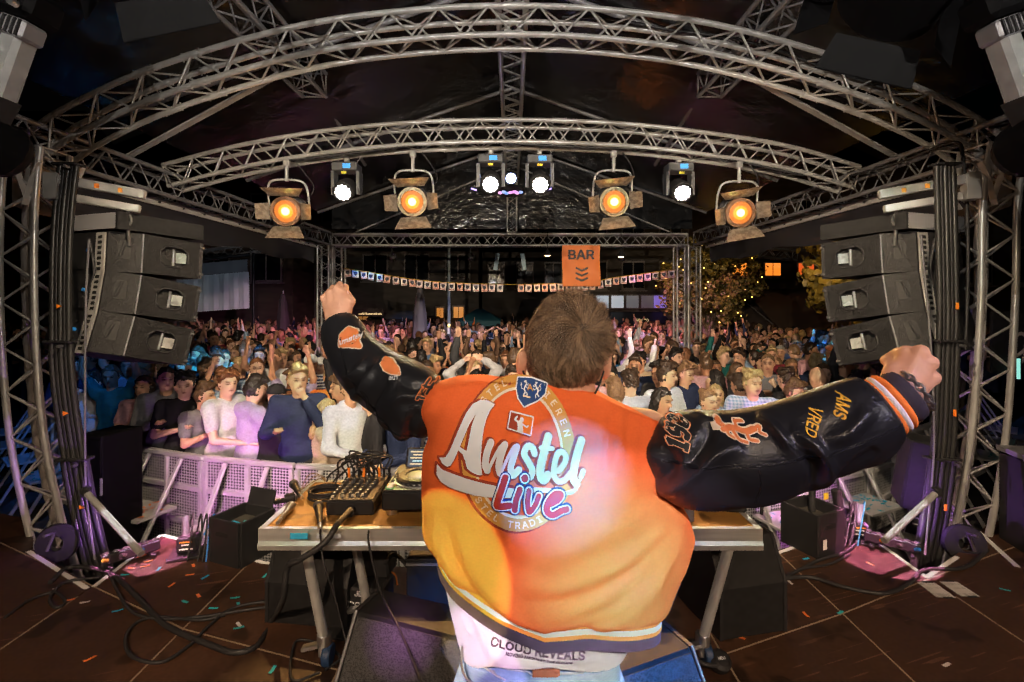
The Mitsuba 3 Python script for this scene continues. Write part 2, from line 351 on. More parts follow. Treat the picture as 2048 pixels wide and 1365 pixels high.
# ---------------------------------------------------------------- trusses
def truss(name, label, path, side, w, h, cr, br, step, category='truss', group=None, faces=(0, 1, 2, 3), single=True, m=ALU, sleeves=(), tri=False):
    """a lattice girder along path; side = horizontal cross direction; each chord and each brace a part"""
    k = thing(name, label, category, group)
    p = np.asarray(path, float); L = np.r_[0, np.cumsum(np.linalg.norm(np.diff(p, axis=0), axis=1))]
    nseg = max(2, int(round(L[-1] / step))); q = resample(p, nseg * 2 + 1)
    def offs(q):
        t = np.gradient(q, axis=0); t /= np.linalg.norm(t, axis=1, keepdims=True)
        sd = np.asarray(side, float) - (t @ np.asarray(side, float))[:, None] * t; sd /= np.linalg.norm(sd, axis=1, keepdims=True)
        up = np.cross(sd, t); up *= np.sign(up[:, 2:] + 1e-9) if abs(t[len(t) // 2][2]) < .8 else 1
        return sd, up
    sd, up = offs(q)
    C = [q + a * w / 2 * sd + b * h / 2 * up for a, b in ((-1, 1), (1, 1), (1, -1), (-1, -1))]
    if tri: C = [q + h * .6 * up, q + w / 2 * sd - h * .4 * up, q - w / 2 * sd - h * .4 * up]
    for c in C: part(k, 'chord', MB().path(c, cr, 10), m)
    pairs = [(0, 1), (1, 2), (2, 0)] if tri else [[(0, 1), (1, 2), (2, 3), (3, 0)][f] for f in faces]
    allb = MB()
    for fi, (a, b) in enumerate(pairs):
        for s_ in range(nseg):
            i0, i1, i2 = 2 * s_, 2 * s_ + 1, 2 * s_ + 2
            A, B = (C[a], C[b]) if fi % 2 == 0 else (C[b], C[a])
            for u, v in ((A[i0], B[i1]), (B[i1], A[i2])):
                d = v - u; u2, v2 = u + d * .04, v - d * .04
                if single: part(k, 'brace', MB().tube(u2, v2, br, 6, caps=False), m)
                else: allb.tube(u2, v2, br, 5, caps=False)
        for e in (0, -1):
            if single: part(k, 'brace', MB().tube(C[a][e], C[b][e], br, 6, caps=False), m)
            else: allb.tube(C[a][e], C[b][e], br, 5, caps=False)
    if not single: part(k, 'brace', allb, m, kind='stuff')
    for sfrac in sleeves:
        i = int(round(sfrac * (len(q) - 1))); i = min(max(i, 1), len(q) - 2)
        for c in C:
            d = (c[i + 1] - c[i - 1]); d /= np.linalg.norm(d)
            b = MB().tube(c[i] - d * .06, c[i] + d * .06, cr * 1.22, 10)
            for g in (-.075, .075): b.tube(c[i] + d * g - up[i] * cr * 1.5, c[i] + d * g + up[i] * cr * 1.5, .008, 6)
            part(k, 'coupler', b, m)
    return k

A1 = catmull([S(x, y, 4.4) for x, y in ((72, 330), (140, 268), (330, 178), (600, 98), (820, 66), (1024, 56), (1230, 66), (1450, 100), (1720, 180), (1900, 262), (1985, 330))], 8)
truss('arched_truss', 'nearest silver arched lattice truss spanning the stage roof from side to side', A1, (0, 1, 0), .25, .24, .025, .0095, .42, sleeves=(.14, .2, .5, .8, .86))
A2 = catmull([S(x, y, 6.0) for x, y in ((345, 357), (480, 322), (640, 293), (820, 275), (1024, 269), (1230, 276), (1400, 294), (1560, 320), (1700, 360))], 8)
truss('arched_truss', 'second silver arched truss that carries the row of lit stage lamps', A2, (0, 1, 0), .26, .25, .025, .0095, .36, sleeves=(.42, .56))
truss('ridge_truss', 'silver lattice truss running away under the roof ridge in the middle', [(0, 4.4, 4.62), (0, 11, 4.62)], (1, 0, 0), .26, .26, .024, .010, .42, sleeves=(.3, .6))
for sx, lab in ((-1, 'left'), (1, 'right')):
    xs = 4.02 * sx
    truss('side_truss', f'long silver lattice truss along the {lab} eave of the stage roof', [(xs, 2.2, 3.16), (xs, 10.95, 3.16)], (1, 0, 0), .26, .26, .024, .009, .42, m=ALUD)
    x2 = 2.22 * sx
    truss('spot_truss', f'short silver truss hung lengthwise above the nearest arch at {lab}', [(x2, 2.3, 4.26), (x2, 5.75, 4.26)], (1, 0, 0), .26, .26, .022, .009, .40, m=ALUD)
    # corner columns out in the crowd
    for i, (px_, dd) in enumerate(((650, 11.0), (676, 11.3))) if sx < 0 else enumerate(((1362, 11.0), (1386, 11.3))):
        x = (px_ - 1024) / 1024 * dd
        truss('truss_column', f'{("left", "right")[i] if i == 0 else ("right", "left")[0] if False else ("nearer", "farther")[i]} slim lattice column at the front {lab} corner of the roof', [(x, dd, GZ), (x, dd, 3.02)], (1, 0, 0), .24, .24, .022, .008, .3, category='column', single=False)
truss('front_truss', 'straight silver lattice truss across the front of the roof, above the flags', [S(668, 481, 11.05), S(1372, 481, 11.05)], (0, 1, 0), .24, .24, .026, .010, .40)
truss('king_post', 'slim upright lattice post from the front truss to the roof ridge', [(0, 11.05, 3.3), (0, 11.05, 4.5)], (1, 0, 0), .2, .2, .02, .008, .3, category='post', single=False)

# ---------------------------------------------------------------- near corner towers, bowed slightly, and the black lifting masts in front of them
def bow(pts, d): return resample(catmull([S(x, y, d) for x, y in pts], 6), 40)
TL = bow(((78, 300), (68, 420), (66, 560), (72, 720), (88, 880), (122, 1040), (150, 1130), (186, 1240)), 4.15)
TR = bow(((1984, 300), (1968, 420), (1966, 560), (1958, 720), (1944, 880), (1916, 1040), (1892, 1130), (1862, 1240)), 4.15)
CURT = mat('clear_foil', (.5, .5, .5), .12)
for k, (pth, lab) in enumerate(((TL, 'left'), (TR, 'right'))):
    truss('tower', f'tall silver lattice tower carrying the near {lab} corner of the roof', pth, (1, 0, 0), .27, .27, .025, .009, .34, category='tower')
    o = np.array([(-.30 if k == 0 else .20), .25, 0])
    m = MB().path(pth[2:-3] + o, .034, 10)
    solo('foil_roll', f'rolled clear side foil hanging beside the {lab} tower', 'foil', MB().path(pth[1:-4] + o * .62 + rng.normal(0, .004, (35, 3)), .045, 10), mat('foil_roll', (.26, .24, .22), .3))
MASTL = bow(((137, 330), (124, 460), (121, 620), (126, 760), (146, 900), (172, 1040), (200, 1150), (222, 1240)), 3.85)
MASTR = bow(((1889, 330), (1893, 460), (1896, 620), (1893, 760), (1886, 900), (1868, 1040), (1846, 1150), (1822, 1240)), 3.85)
masts = []
for k, (pth, lab) in enumerate(((MASTL, 'left'), (MASTR, 'right'))):
    t = thing('lifting_mast', f'black ribbed lifting mast holding up the {lab} hanging speakers', 'mast'); masts.append(t)
    w = .15
    for a, b, ww, nm in ((0, 16, .155, 'upper_section'), (15, 26, .175, 'middle_section'), (25, 40, .20, 'lower_section')):
        q = pth[a:b]
        for j in range(5):   # ribs of the profile
            part(t, nm if j == 0 else 'rib', MB().path(q + np.array([(j - 2) * ww / 5, 0, 0]), ww / 9.5 if j % 2 else ww / 7.5, 6), BLACK if j % 2 else mat(f'mast_grey', (.016, .0165, .016), .42) if 'mat_mast_grey' not in scene else 'mat_mast_grey')
        c = q[0]; part(t, 'collar', MB().box(c, (ww + .03, .1, .02), b=.004), BLACK)
        part(t, 'bolt', MB().tube(c + [ww * .3, -.05, -.03], c + [ww * .3, -.09, -.03], .012, 8), CHROME)
    for j in (12, 21, 29):
        c = pth[j] + [.03, -.045, 0]
        part(t, 'arrow_sticker', MB().prism(sg.Polygon([(-.02, -.018), (.025, 0), (-.02, .018)] if k == 0 else [(-.012, -.025), (.012, -.025), (.012, .025), (-.012, .025)]), c, np.array([1., 0, 0]), np.array([0, 0, 1.]), .004), ORANGE)
    base = pth[33]
    wh = MB(); wh.lathe([(.05, -.03), (.13, -.025), (.14, 0), (.13, .025), (.05, .03)], base + [(-.2 if k == 0 else .2), -.08, .1], (.3 if k == 0 else -.3, -1, .1), 24)
    part(t, 'winch_drum', wh, BLACK)
    part(t, 'winch_handle', MB().path([base + [(-.17 if k == 0 else .17), -.2, .1], base + [(-.1 if k == 0 else .1), -.22, .24], base + [(-.1 if k == 0 else .1), -.3, .25]], .01, 8), CHROME)
    # outrigger leg
    a, b = (S(172, 985, 3.7), S(283, 1108, 3.35)) if k == 0 else (S(1873, 985, 3.7), S(1768, 1082, 3.42))
    part(t, 'outrigger', MB().tube(a, b, .022, 12), ALU)
    part(t, 'outrigger_clamp', MB().box(a, (.06, .06, .07), b=.01), BLACK)
    cab = MB().path(catmull([S(178, 480, 3.8), S(172, 600, 3.82), S(170, 780, 3.84), S(172, 980, 3.8), S(190, 1120, 3.7)] if k == 0 else [S(1842, 470, 3.8), S(1850, 560, 3.8), S(1862, 700, 3.8), S(1868, 900, 3.8), S(1850, 1110, 3.7)], 8), .008, 6)
    solo('hanging_cable', f'thin cable hanging down beside the {lab} mast', 'cable', cab, mat('cable_grey', (.10, .10, .11), .5) if 'mat_cable_grey' not in scene else 'mat_cable_grey')

# ---------------------------------------------------------------- the roof skin, its rails and valances
SKIN = mat('roof_sheet', proc(lambda p, n, uv: mix((.0010, .0010, .0013), (.0038, .0036, .0036), fbm(p.x * 1.1, p.y * 1.1, p.z * 2))), .20, spec=.45,
           bump=(lambda p, n, uv: fbm(p.x * 1.5, p.y * 1.5, p.z * 1.5) * .75 + fbm(p.x * 6.5, p.y * 6.5, p.z * 6.5) * .25, .055, 2e-2))
rf = thing('roof_canopy', 'black glossy sheet roof stretched over the stage trusses', 'canopy')
for sx in (-1, 1):
    for y0, y1 in ((-2.5, 2.6), (2.6, 5.4), (5.4, 8.2), (8.2, 11.25)):
        g = MB(); U, W = 13, 13; u, w = np.meshgrid(np.linspace(0, 1, U), np.linspace(0, 1, W), indexing='ij')
        x = sx * 4.3 * u; y = y0 + (y1 - y0) * w; sag = .06 * np.sin(np.pi * w) * np.sin(np.pi * u)
        z = 5.30 - np.abs(x) * (5.30 - 3.80) / 4.3 - sag
        i, j = np.meshgrid(np.arange(U - 1), np.arange(W - 1), indexing='ij')
        g.add(np.stack([x, y, z], -1).reshape(-1, 3), np.stack([i * W + j, (i + 1) * W + j, (i + 1) * W + j + 1, i * W + j + 1], -1).reshape(-1, 4))
        part(rf, 'sheet', g, SKIN)
    for y in (2.6, 5.4, 8.2, 11.2):
        part(rf, 'keder_rail', MB().tube((0, y, 5.24), (4.25 * sx, y, 3.76), .032, 8), ALUD)
# diagonal tension rails under the sheet
    part(rf, 'tension_rail', MB().box((S(560 if sx < 0 else 1488, 148, 4.9) + S(248 if sx < 0 else 1800, 318, 5.3)) / 2, (.07, .02, np.linalg.norm(S(560, 148, 4.9) - S(248, 318, 5.3))), np.stack(frame(S(560 if sx < 0 else 1488, 148, 4.9) - S(248 if sx < 0 else 1800, 318, 5.3)), 1)), GREYP)
    part(rf, 'tension_rail', MB().box((S(1024, 330, 10.6) + S(712 if sx < 0 else 1340, 465, 10.6)) / 2, (.06, .02, np.linalg.norm(S(1024, 330, 10.6) - S(712, 465, 10.6))), np.stack(frame(S(1024, 330, 10.6) - S(712 if sx < 0 else 1340, 465, 10.6)), 1)), GREYP)
    part(rf, 'tension_rail', MB().tube(S(640 if sx < 0 else 1400, 190, 6.5), S(730 if sx < 0 else 1310, 330, 9.2), .03, 8), ALUD)
# front gable: creased foil that mirrors the lamps
FOIL = mat('gable_foil', (.012, .013, .015), .16, spec=.9, bump=(lambda p, n, uv: fbm(p.x * 3.2, p.y * 3, p.z * 3.2) * .7 + fbm(p.x * 14, p.y * 14, p.z * 14) * .3, .05, 1e-2))
g = MB()
for sx in (-1, 1):
    U = 9; u, w = np.meshgrid(np.linspace(0, 1, U), np.linspace(0, 1, U), indexing='ij'); x = sx * 3.95 * u; top = 5.22 - np.abs(x) * 1.5 / 4.3; z = 3.40 + (top - 3.40) * w
    i, j = np.meshgrid(np.arange(U - 1), np.arange(U - 1), indexing='ij')
    g.add(np.stack([x, 11.22 + .0 * x, z], -1).reshape(-1, 3), np.stack([i * U + j, (i + 1) * U + j, (i + 1) * U + j + 1, i * U + j + 1], -1).reshape(-1, 4))
solo('gable_foil', 'creased dark glossy foil closing the front gable of the roof', 'foil', g, FOIL)
VAL = mat('valance_foil', (.028, .026, .03), .2, spec=.8, bump=(lambda p, n, uv: fbm(p.x * 2, p.y * .6, p.z * 5), .04, 1e-2))
for sx, lab in ((-1, 'left'), (1, 'right')):
    v = thing('side_valance', f'dark foil strip hanging under the {lab} eave', 'valance')
    g = MB(); U, W = 30, 5; u, w = np.meshgrid(np.linspace(0, 1, U), np.linspace(0, 1, W), indexing='ij')
    y = 4.3 + 6.6 * u; x = sx * (4.2 + .03 * np.sin(u * 40) * w); z = 3.0 - (.36 + .04 * np.sin(u * 19)) * w
    i, j = np.meshgrid(np.arange(U - 1), np.arange(W - 1), indexing='ij')
    part(v, 'foil', MB().add(np.stack([x, y, z], -1).reshape(-1, 3), np.stack([i * W + j, (i + 1) * W + j, (i + 1) * W + j + 1, i * W + j + 1], -1).reshape(-1, 4)), VAL)
    part(v, 'rail', MB().box((sx * 4.17, 6.6, 3.0), (.03, 8.8, .085), b=.006), mat('rail_white', (.52, .50, .47), .45, .2) if 'mat_rail_white' not in scene else 'mat_rail_white')
    for i in range(20): part(v, 'eyelet', MB().tube((sx * 4.15, 2.5 + i * .44, 3.0), (sx * 4.135, 2.5 + i * .44, 3.0), .014, 8), BLACK)
    # bent straps at the corner
    for a, b, c in (((35, 305), (36, 345), (55, 400)), ((80, 325), (62, 365), (50, 410)), ((165, 335), (150, 375), (120, 420))):
        fx = (lambda q: S(q[0] if sx < 0 else 2040 - q[0], q[1], 4.0))
        for p0, p1 in ((a, b), (b, c)):
            p0, p1 = fx(p0), fx(p1); part(v, 'strap', MB().box((p0 + p1) / 2, (.055, .004, np.linalg.norm(p1 - p0)), np.stack(frame(p1 - p0, (0, 1, 0)), 1)[:, [1, 0, 2]]), 'mat_rail_white')

# cables tied along the trusses
CB = BLACKR
for nm, pts in (('black cable running up the right tower and along the eave', [S(1930, 700, 3.95), S(1936, 560, 3.95), S(1934, 420, 3.95), S(1926, 320, 4.0), S(1905, 285, 4.2), S(1800, 325, 4.9), S(1700, 352, 5.6)]), ('black cable strapped along the lower chord of the second arch', [p + [0, -.13, -.15 + .02 * math.sin(i)] for i, p in enumerate(A2[4:-4:3])]), ('black cable tied to the nearest arch right of the middle', [p + [0, .05, .13 + .02 * math.sin(i * 1.7)] for i, p in enumerate(A1[44:-8:3])]), ('black cable strapped along the front truss', [S(700, 492, 11), S(850, 494, 10.95), S(1000, 493, 10.95), S(1240, 495, 10.95), S(1350, 492, 11)])):
    solo('cable', nm, 'cable', MB().path(catmull(pts, 6), .013, 6), CB)
# ---------------------------------------------------------------- hanging line arrays
X_, Y_, Z_ = np.array([1., 0, 0]), np.array([0, 1., 0]), np.array([0, 0, 1.])
DARKIN = mat('dark_inside', (.006, .006, .006), .7)
def line_array(sx, lab):
    P = S(287, 466, 4.15); a = math.radians(20)
    def M(p): p = np.array(p, float); p[..., 0] *= sx; return p
    lat = -np.array([math.cos(a), -math.sin(a), 0])           # into the box, away from the visible side
    pit = [3, 9, 15]; names = ('topmost', 'middle', 'lowest')
    h = .335; org = P.copy()
    def ax(pd):
        p = math.radians(pd); f = np.array([math.sin(a) * math.cos(p), math.cos(a) * math.cos(p), -math.sin(p)])
        w = np.cross(f, lat); w = w if w[2] < 0 else -w
        return f, w
    for n in range(3):
        f, w = ax(pit[n]); t = thing('line_array_speaker', f'{names[n]} black cabinet of the {lab} hanging speaker array', 'speaker', 'hanging loudspeaker cabinets')
        prof = [(.50, 0), (0, 0), (-.17, .15), (-.17, .70), (0, .85), (.50, .85)]
        def pt(u, l, d): return M(org + f * u + lat * l + w * d)
        m = MB(); e = .008
        top = [pt(u, l, e) for u, l in prof]; bot = [pt(u, l, h - e) for u, l in prof]
        N = len(prof); c0 = np.mean(top + bot, 0)
        # an octagonal handle recess is left open in the visible side
        oc = [(.27 + .125 * x, .165 + .085 * y) for x, y in ((-1, -.45), (-.6, -1), (.5, -1), (1, -.5), (1, .5), (.5, 1), (-.6, 1), (-1, .45))]
        side = sg.Polygon([(0, e), (.5, e), (.5, h - e), (0, h - e)]).difference(sg.Polygon(oc))
        tr = trimesh.creation.triangulate_polygon(side, engine='earcut')
        m.flat(np.array([pt(u, 0, d) for u, d in tr[0]]), np.vstack([tr[1], tr[1][:, ::-1]]))
        m.hull(np.array([pt(u, max(l, .05) if u >= 0 and l < .2 else l, d) for u, l in prof for d in (e, h - e)]))
        for d in (e, h - e):
            m.flat([pt(0, 0, d), pt(.5, 0, d), pt(.5, .05, d), pt(0, .05, d)], [[0, 1, 2, 3], [3, 2, 1, 0]])
        for q in ([pt(.5, 0, e), pt(.5, .05, e), pt(.5, .05, h - e), pt(.5, 0, h - e)],
                  [pt(0, 0, e), pt(-.17, .15, e), pt(-.17, .15, h - e), pt(0, 0, h - e)]): m.flat(q, [[0, 1, 2, 3], [3, 2, 1, 0]])
        part(t, 'cabinet', m, CAB)
        part(t, 'edge_trim', MB().tube(pt(0, -.002, e), pt(0, -.002, h - e), .006, 6), ALUD)  # steel tube stands in for the highlight along the cabinet edge
        rim = MB().path([pt(u, -.003, d) for u, d in oc + oc[:1]], .007, 6); hd = part(t, 'handle', rim, BLACK)
        part(hd, 'recess', MB().flat([pt(u, .045, d) for u, d in oc], [[0, i, i + 1] for i in range(1, 7)] + [[0, i + 1, i] for i in range(1, 7)]), DARKIN)
        part(hd, 'grip', MB().tube(pt(.27, .012, .095), pt(.27, .012, .235), .011, 8), CHROME)
        part(hd, 'plate', MB().flat([pt(.30, .03, .12), pt(.385, .01, .12), pt(.385, .01, .21), pt(.30, .03, .21)], [[0, 1, 2, 3], [3, 2, 1, 0]]), ALU)
        # bevel: slot handle, connector plate
        bv = lambda s_, d, o=.003: M(org + f * (-.17 * s_) + lat * (.15 * s_) + w * d + (-f * .66 - lat * .75) * o)
        part(t, 'slot_handle', MB().hull([bv(s_, d, o) for s_, d in ((.34, .07), (.66, .07), (.72, .13), (.66, .22), (.34, .22)) for o in (.001, .006)]), DARKIN)
        part(t, 'slot_handle_grip', MB().tube(bv(.5, .08, .012), bv(.62, .2, .012), .012, 8), BLACK)
        # silver rigging strip with holes
        rs = lambda l, d, o=0: M(org + f * (-.18 - o) + lat * l + w * d)
        st = part(t, 'rigging_strip', MB().hull([rs(l, d, o) for l in (.15, .255) for d in (.02, h + .01) for o in (0, .014)]), ALU)
        for j in range(7):
            part(st, 'hole', MB().hull([rs(l, d, o) for l in (.18, .225) for d in (.045 + .042 * j, .069 + .042 * j) for o in (.014, .016)]), DARKIN)
        part(t, 'rear_panel', MB().hull([rs(l, d, o) for l in (.28, .68) for d in (.03, h - .03) for o in (0, .006)]), BLACK)
        for q, (l, d) in enumerate(((.34, .10), (.34, .16), (.34, .22))): part(t, 'connector', MB().tube(rs(l, d, .004), rs(l, d, .022), .014, 10), BLUEP if q == 1 else BLACK)
        part(t, 'grille', MB().hull([pt(u, l, d) for u in (.502, .535) for l in (.0, .85) for d in (e, h - e)]), BLACKR)
        for d in (.05, .29): part(t, 'front_pin', MB().tube(pt(.515, -.004, d), pt(.515, -.03, d), .011, 8), CHROME)
        org = org + w * h
    # fly frame and boom
    fr = thing('fly_frame', f'grey steel fly frame on top of the {lab} speaker array', 'frame')
    f, w = ax(1); o2 = P - w * .0
    def pt(u, l, d): return M(P + f * u + lat * l + w * d)
    part(fr, 'tray', MB().hull([pt(u, l, d) for u, l in ((.5, 0), (0, 0), (-.17, .15), (-.17, .78), (.5, .78)) for d in (-.045, -.005)]), BLACK)
    part(fr, 'rear_plate', MB().hull([pt(u, l, d) for u, l in ((-.20, .02), (-.20, .70), (-.185, .70), (-.185, .02)) for d in (-.135, -.01)]), mat('frame_grey', (.27, .27, .28), .5) if 'mat_frame_grey' not in scene else 'mat_frame_grey')
    part(fr, 'side_plate', MB().hull([pt(u, l, d) for u, l in ((-.20, .0), (.52, -.02), (.52, 0), (-.20, .02)) for d in (-.14, -.005)]), CAB)
    bo = thing('array_boom', f'grey lifting boom with orange marks over the {lab} speaker array', 'boom')
    x0 = np.array([-3.42, 3.85, 2.76]); x1 = np.array([-2.92, 4.05, 2.68]); d = (x1 - x0) / np.linalg.norm(x1 - x0)
    part(bo, 'upper_tube', MB().box(M((x0 + x1) / 2), (.58, .07, .07), R3(z=sx * 20, y=sx * 8), b=.006), GREYP)
    part(bo, 'lower_tube', MB().box(M((x0 + x1) / 2 + [0, .01, -.12]), (.5, .06, .06), R3(z=sx * 20, y=sx * 8), b=.006), ALU)
    part(bo, 'end_plate', MB().box(M(x0 + [-.03, 0, -.06]), (.09, .12, .2), R3(z=sx * 20), b=.006), ALU)
    for j in range(3): part(bo, 'mark', MB().box(M(x0 + d * (.12 + .15 * j) + [0, -.04, 0]), (.03, .006, .035), R3(z=sx * 20)), ORANGE)
    part(bo, 'shackle', MB().path(catmull([M(x1 + v) for v in ([-.12, 0, -.13], [-.15, 0, -.2], [-.12, 0, -.25], [-.09, 0, -.2], [-.12, 0, -.13])], 5), .009, 6), CHROME)
    part(bo, 'hanger', MB().tube(M(x1 + [-.12, 0, -.24]), M(x1 + [-.12, .02, -.40]), .012, 8), CHROME)
    cb = catmull([M(v) for v in (S(178, 478, 4.0), S(188, 540, 4.02), S(180, 590, 4.05), S(205, 640, 4.1), S(195, 560, 4.12), S(215, 520, 4.15))], 8)
    solo('speaker_cable', f'black cable looping behind the {lab} hanging speakers', 'cable', MB().path(cb, .011, 7), BLACKR)
line_array(1, 'left'); line_array(-1, 'right')

# ---------------------------------------------------------------- lamps on the second arch
FLAP = mat('barn_door', proc(lambda p, n, uv: mix((.10, .08, .06), (.20, .165, .13), smoothstep(.3, .8, fbm(p.x * 30, p.y * 30, p.z * 30)))), .4, .5)
RIM = mat('lamp_rim', (.16, .09, .05), .4, .4)
pos = ['leftmost of the four', 'left inner', 'right inner', 'rightmost of the four']
def fresnel(cx, cy, i, tilt):
    D = 5.95; c = S(cx, cy, D - .25); t = thing('stage_lantern', f'{pos[i]} glowing orange stage lantern with barn doors' if i in (0, 3) else f'{pos[i]} glowing orange stage lantern with barn doors under the second arch', 'stage lamp', 'orange stage lanterns')
    n = np.array([tilt, -1, -.22]); n /= np.linalg.norm(n); x, y, z = frame(n); R = np.stack([x, y, z], 1)
    L = lambda u, v, w_: c + x * u + y * v + z * w_
    part(t, 'housing', MB().lathe([(.06, -.36), (.13, -.34), (.15, -.2), (.155, -.02), (.165, 0)], c, n, 22), BLACK)
    for j in range(4): part(t, 'vent_rib', MB().lathe([(.154, -.30 + .06 * j), (.172, -.295 + .06 * j), (.172, -.275 + .06 * j), (.154, -.27 + .06 * j)], c, n, 20), BLACK)
    part(t, 'front_ring', MB().lathe([(.125, .0), (.125, .03), (.165, .03), (.165, -.03)], c, n, 24), RIM)
    part(t, 'lens', MB().lathe([(.124, .004), (.078, .012)], c, n, 24), DARKIN, emit=(.95, .22, .015))
    bl = part(t, 'bulb', MB().lathe([(.079, .013), (.045, .026)], c, n, 20), DARKIN, emit=(2.6, .60, .04)); part(bl, 'filament', MB().lathe([(.045, .026), (.02, .03), (0, .031)], c, n, 18, sharp=False), DARKIN, emit=(7, 3.6, .9))
    for ang, ln, wd, out in ((90, .13, .15, .75), (270, .15, .14, .95), (0, .15, .12, 1.0), (180, .15, .12, 1.0)):
        r = math.radians(ang + 3 * i); e = x * math.cos(r) + y * math.sin(r); s_ = -x * math.sin(r) + y * math.cos(r)
        b = c + e * .168 + z * .02; o = e * math.sin(out) + z * math.cos(out); m = MB()
        pts = [b + s_ * wd, b - s_ * wd, b + o * ln - s_ * wd * 1.5, b + o * ln + s_ * wd * 1.5] if ang in (90, 270) else [b + s_ * wd * .8, b - s_ * wd * .8, b + o * ln - s_ * wd * .7, b + o * ln + s_ * wd * .7]
        nn = np.cross(pts[1] - pts[0], pts[3] - pts[0]); nn *= .004 / np.linalg.norm(nn)
        part(t, 'barn_door', MB().hull(pts + [p + nn for p in pts]), FLAP)
    yk = [L(-.215, -.02, -.15), L(-.215, .2, -.12), L(-.17, .32, -.10), L(0, .345, -.10), L(.17, .32, -.10), L(.215, .2, -.12), L(.215, -.02, -.15)]
    part(t, 'yoke', MB().path(catmull(yk, 5), .013, 8), ALU)
    top = L(0, .345, -.10)
    part(t, 'spigot', MB().tube(top - [0, 0, .02], top + [0, 0, .16], .02, 10), ALU)
    part(t, 'clamp', MB().box(top + [0, 0, .18], (.07, .06, .08), b=.012), ALU)
    part(t, 'cable', MB().path(catmull([L(.1, .05, -.3), L(.25, .25, -.25), L(.2, .4, -.15), top + [.1, 0, .2]], 6), .007, 6), BLACKR)
    return c, n
for i, (cx, cy, tl) in enumerate(((572, 423, .12), (825, 404, .02), (1228, 404, -.02), (1480, 426, -.10))):
    c, n = fresnel(cx, cy, i, tl)
    spot('light_lantern' + ('' if i == 0 else f'_{i:03d}'), c + n * .06, (.3 * (-1 if i < 2 else 1) - .2, 2.0, 1.0), (1, .50, .15), 60, 19, 9)
    spot('light_lantern_spill' + ('' if i == 0 else f'_{i:03d}'), c + n * .04, c + n, (1, .42, .08), .30, 86, 80)
MOVG = mat('mover_grey', (.055, .058, .062), .4)
LEDW = (22, 20, 17)
mpos = ['far left', 'left of the middle', 'right of the middle', 'far right']
def mover(cx, cy, i, tilt, hot):
    D = 5.95; c = S(cx, cy, D - .12); t = thing('moving_head', f'grey moving head with white glowing face, {mpos[i]} on second arch', 'moving head lamp', 'moving heads on the second arch')
    n = np.array([tilt, -1, -.55]); n /= np.linalg.norm(n); x, y, z = frame(n); top = c + np.array([0, .12, .30])
    part(t, 'base', MB().box(top, (.29, .22, .10), b=.012), MOVG)
    part(t, 'display', MB().box(top + [.03, -.112, .0], (.09, .006, .055)), BLUEP, emit=(.05, .22, .5))
    part(t, 'warning_label', MB().box(top + [0, -.112, -.075], (.06, .004, .028)), mat('yellow_label', (.75, .52, .03), .5) if 'mat_yellow_label' not in scene else 'mat_yellow_label')
    for s_ in (-1, 1): part(t, 'arm', MB().hull([c + np.array([s_ * xx, yy, zz]) for xx in (.125, .165) for yy, zz in ((.05, .25), (.2, .25), (.17, .0), (.06, -.02))]), MOVG)
    part(t, 'head', MB().lathe([(.05, -.24), (.10, -.22), (.118, -.1), (.118, .02), (.105, .03)], c, n, 22), BLACK)
    LP = [(0, 0)] + [(.036 * math.cos(q), .036 * math.sin(q)) for q in np.arange(6) * math.pi / 3] + [(.074 * math.cos(q), .074 * math.sin(q)) for q in np.arange(12) * math.pi / 6]
    m = MB()
    for u, v in LP: m.lathe([(.0185, .032), (.010, .050), (.0, .052)], c + x * u + y * v, n, 10, sharp=False)
    part(t, 'led_cluster', m, GLASSY, emit=[q * hot for q in LEDW])
    part(t, 'clamp', MB().box(top + [0, 0, .08], (.06, .05, .08), b=.01), ALU)
    part(t, 'safety_cable', MB().path(catmull([top + [.1, 0, .04], top + [.17, 0, .16], top + [.12, 0, .24]], 6), .005, 6), CHROME)
for i, (cx, cy, tl, hot) in enumerate(((687, 384, .05, .7), (981, 368, 0, 1.0), (1080, 369, 0, .8), (1364, 385, -.05, .7))): mover(cx, cy, i, tl, hot)
t = thing('led_par', 'small round spotlight glowing blue on the king post', 'led lamp')
c = S(1022, 357, 7.4)
part(t, 'housing', MB().lathe([(.05, -.12), (.085, -.1), (.09, 0), (.08, .01)], c, (0, -1, -.2), 18), BLACK)
part(t, 'led_face', MB().lathe([(.076, .008), (.04, .012), (0, .012)], c, (0, -1, -.2), 18, sharp=False), GLASSY, emit=(5, 6.5, 16))
part(t, 'bracket', MB().tube(c + [0, .12, 0], c + [0, .2, .22], .012, 6), BLACK)
t = thing('led_par', 'flat lamp with pink and blue discs hanging below the blue spotlight', 'led lamp')
c = S(1021, 384, 7.4)
part(t, 'plate', MB().lathe([(0, .03), (.2, .03), (.21, 0), (0, 0)], c, (0, .2, 1), 20), BLACK)
x, y, z = frame((0, -.62, -1)); 
for j, (u, v, col) in enumerate(((0, .0, 0), (-.085, -.05, 1), (.085, .05, 0), (-.13, .02, 0), (.13, -.02, 1), (-.05, .06, 1), (.05, -.07, 0))):
    part(t, 'led_disc', MB().lathe([(.034, .004), (0, .006)], c + np.array([u * 1.15, -.02 + v * .8, -.012]), (0, -.6, -1), 12), GLASSY, emit=((1.0, .36, .95) if col == 0 else (.08, .3, .85)))
for sx, px_ in ((-1, 948), (1, 1097)):
    t = thing('led_strip', f'thin violet light just {"left" if sx < 0 else "right"} of the two middle moving heads', 'led lamp')
    c = S(px_, 380, 6.4); part(t, 'bar', MB().box(c, (.09, .05, .035), R3(y=sx * -18), b=.006), BLACK)
    part(t, 'glow', MB().box(c + [0, -.026, 0], (.075, .004, .02), R3(y=sx * -18)), GLASSY, emit=(.5, .35, 2.2))

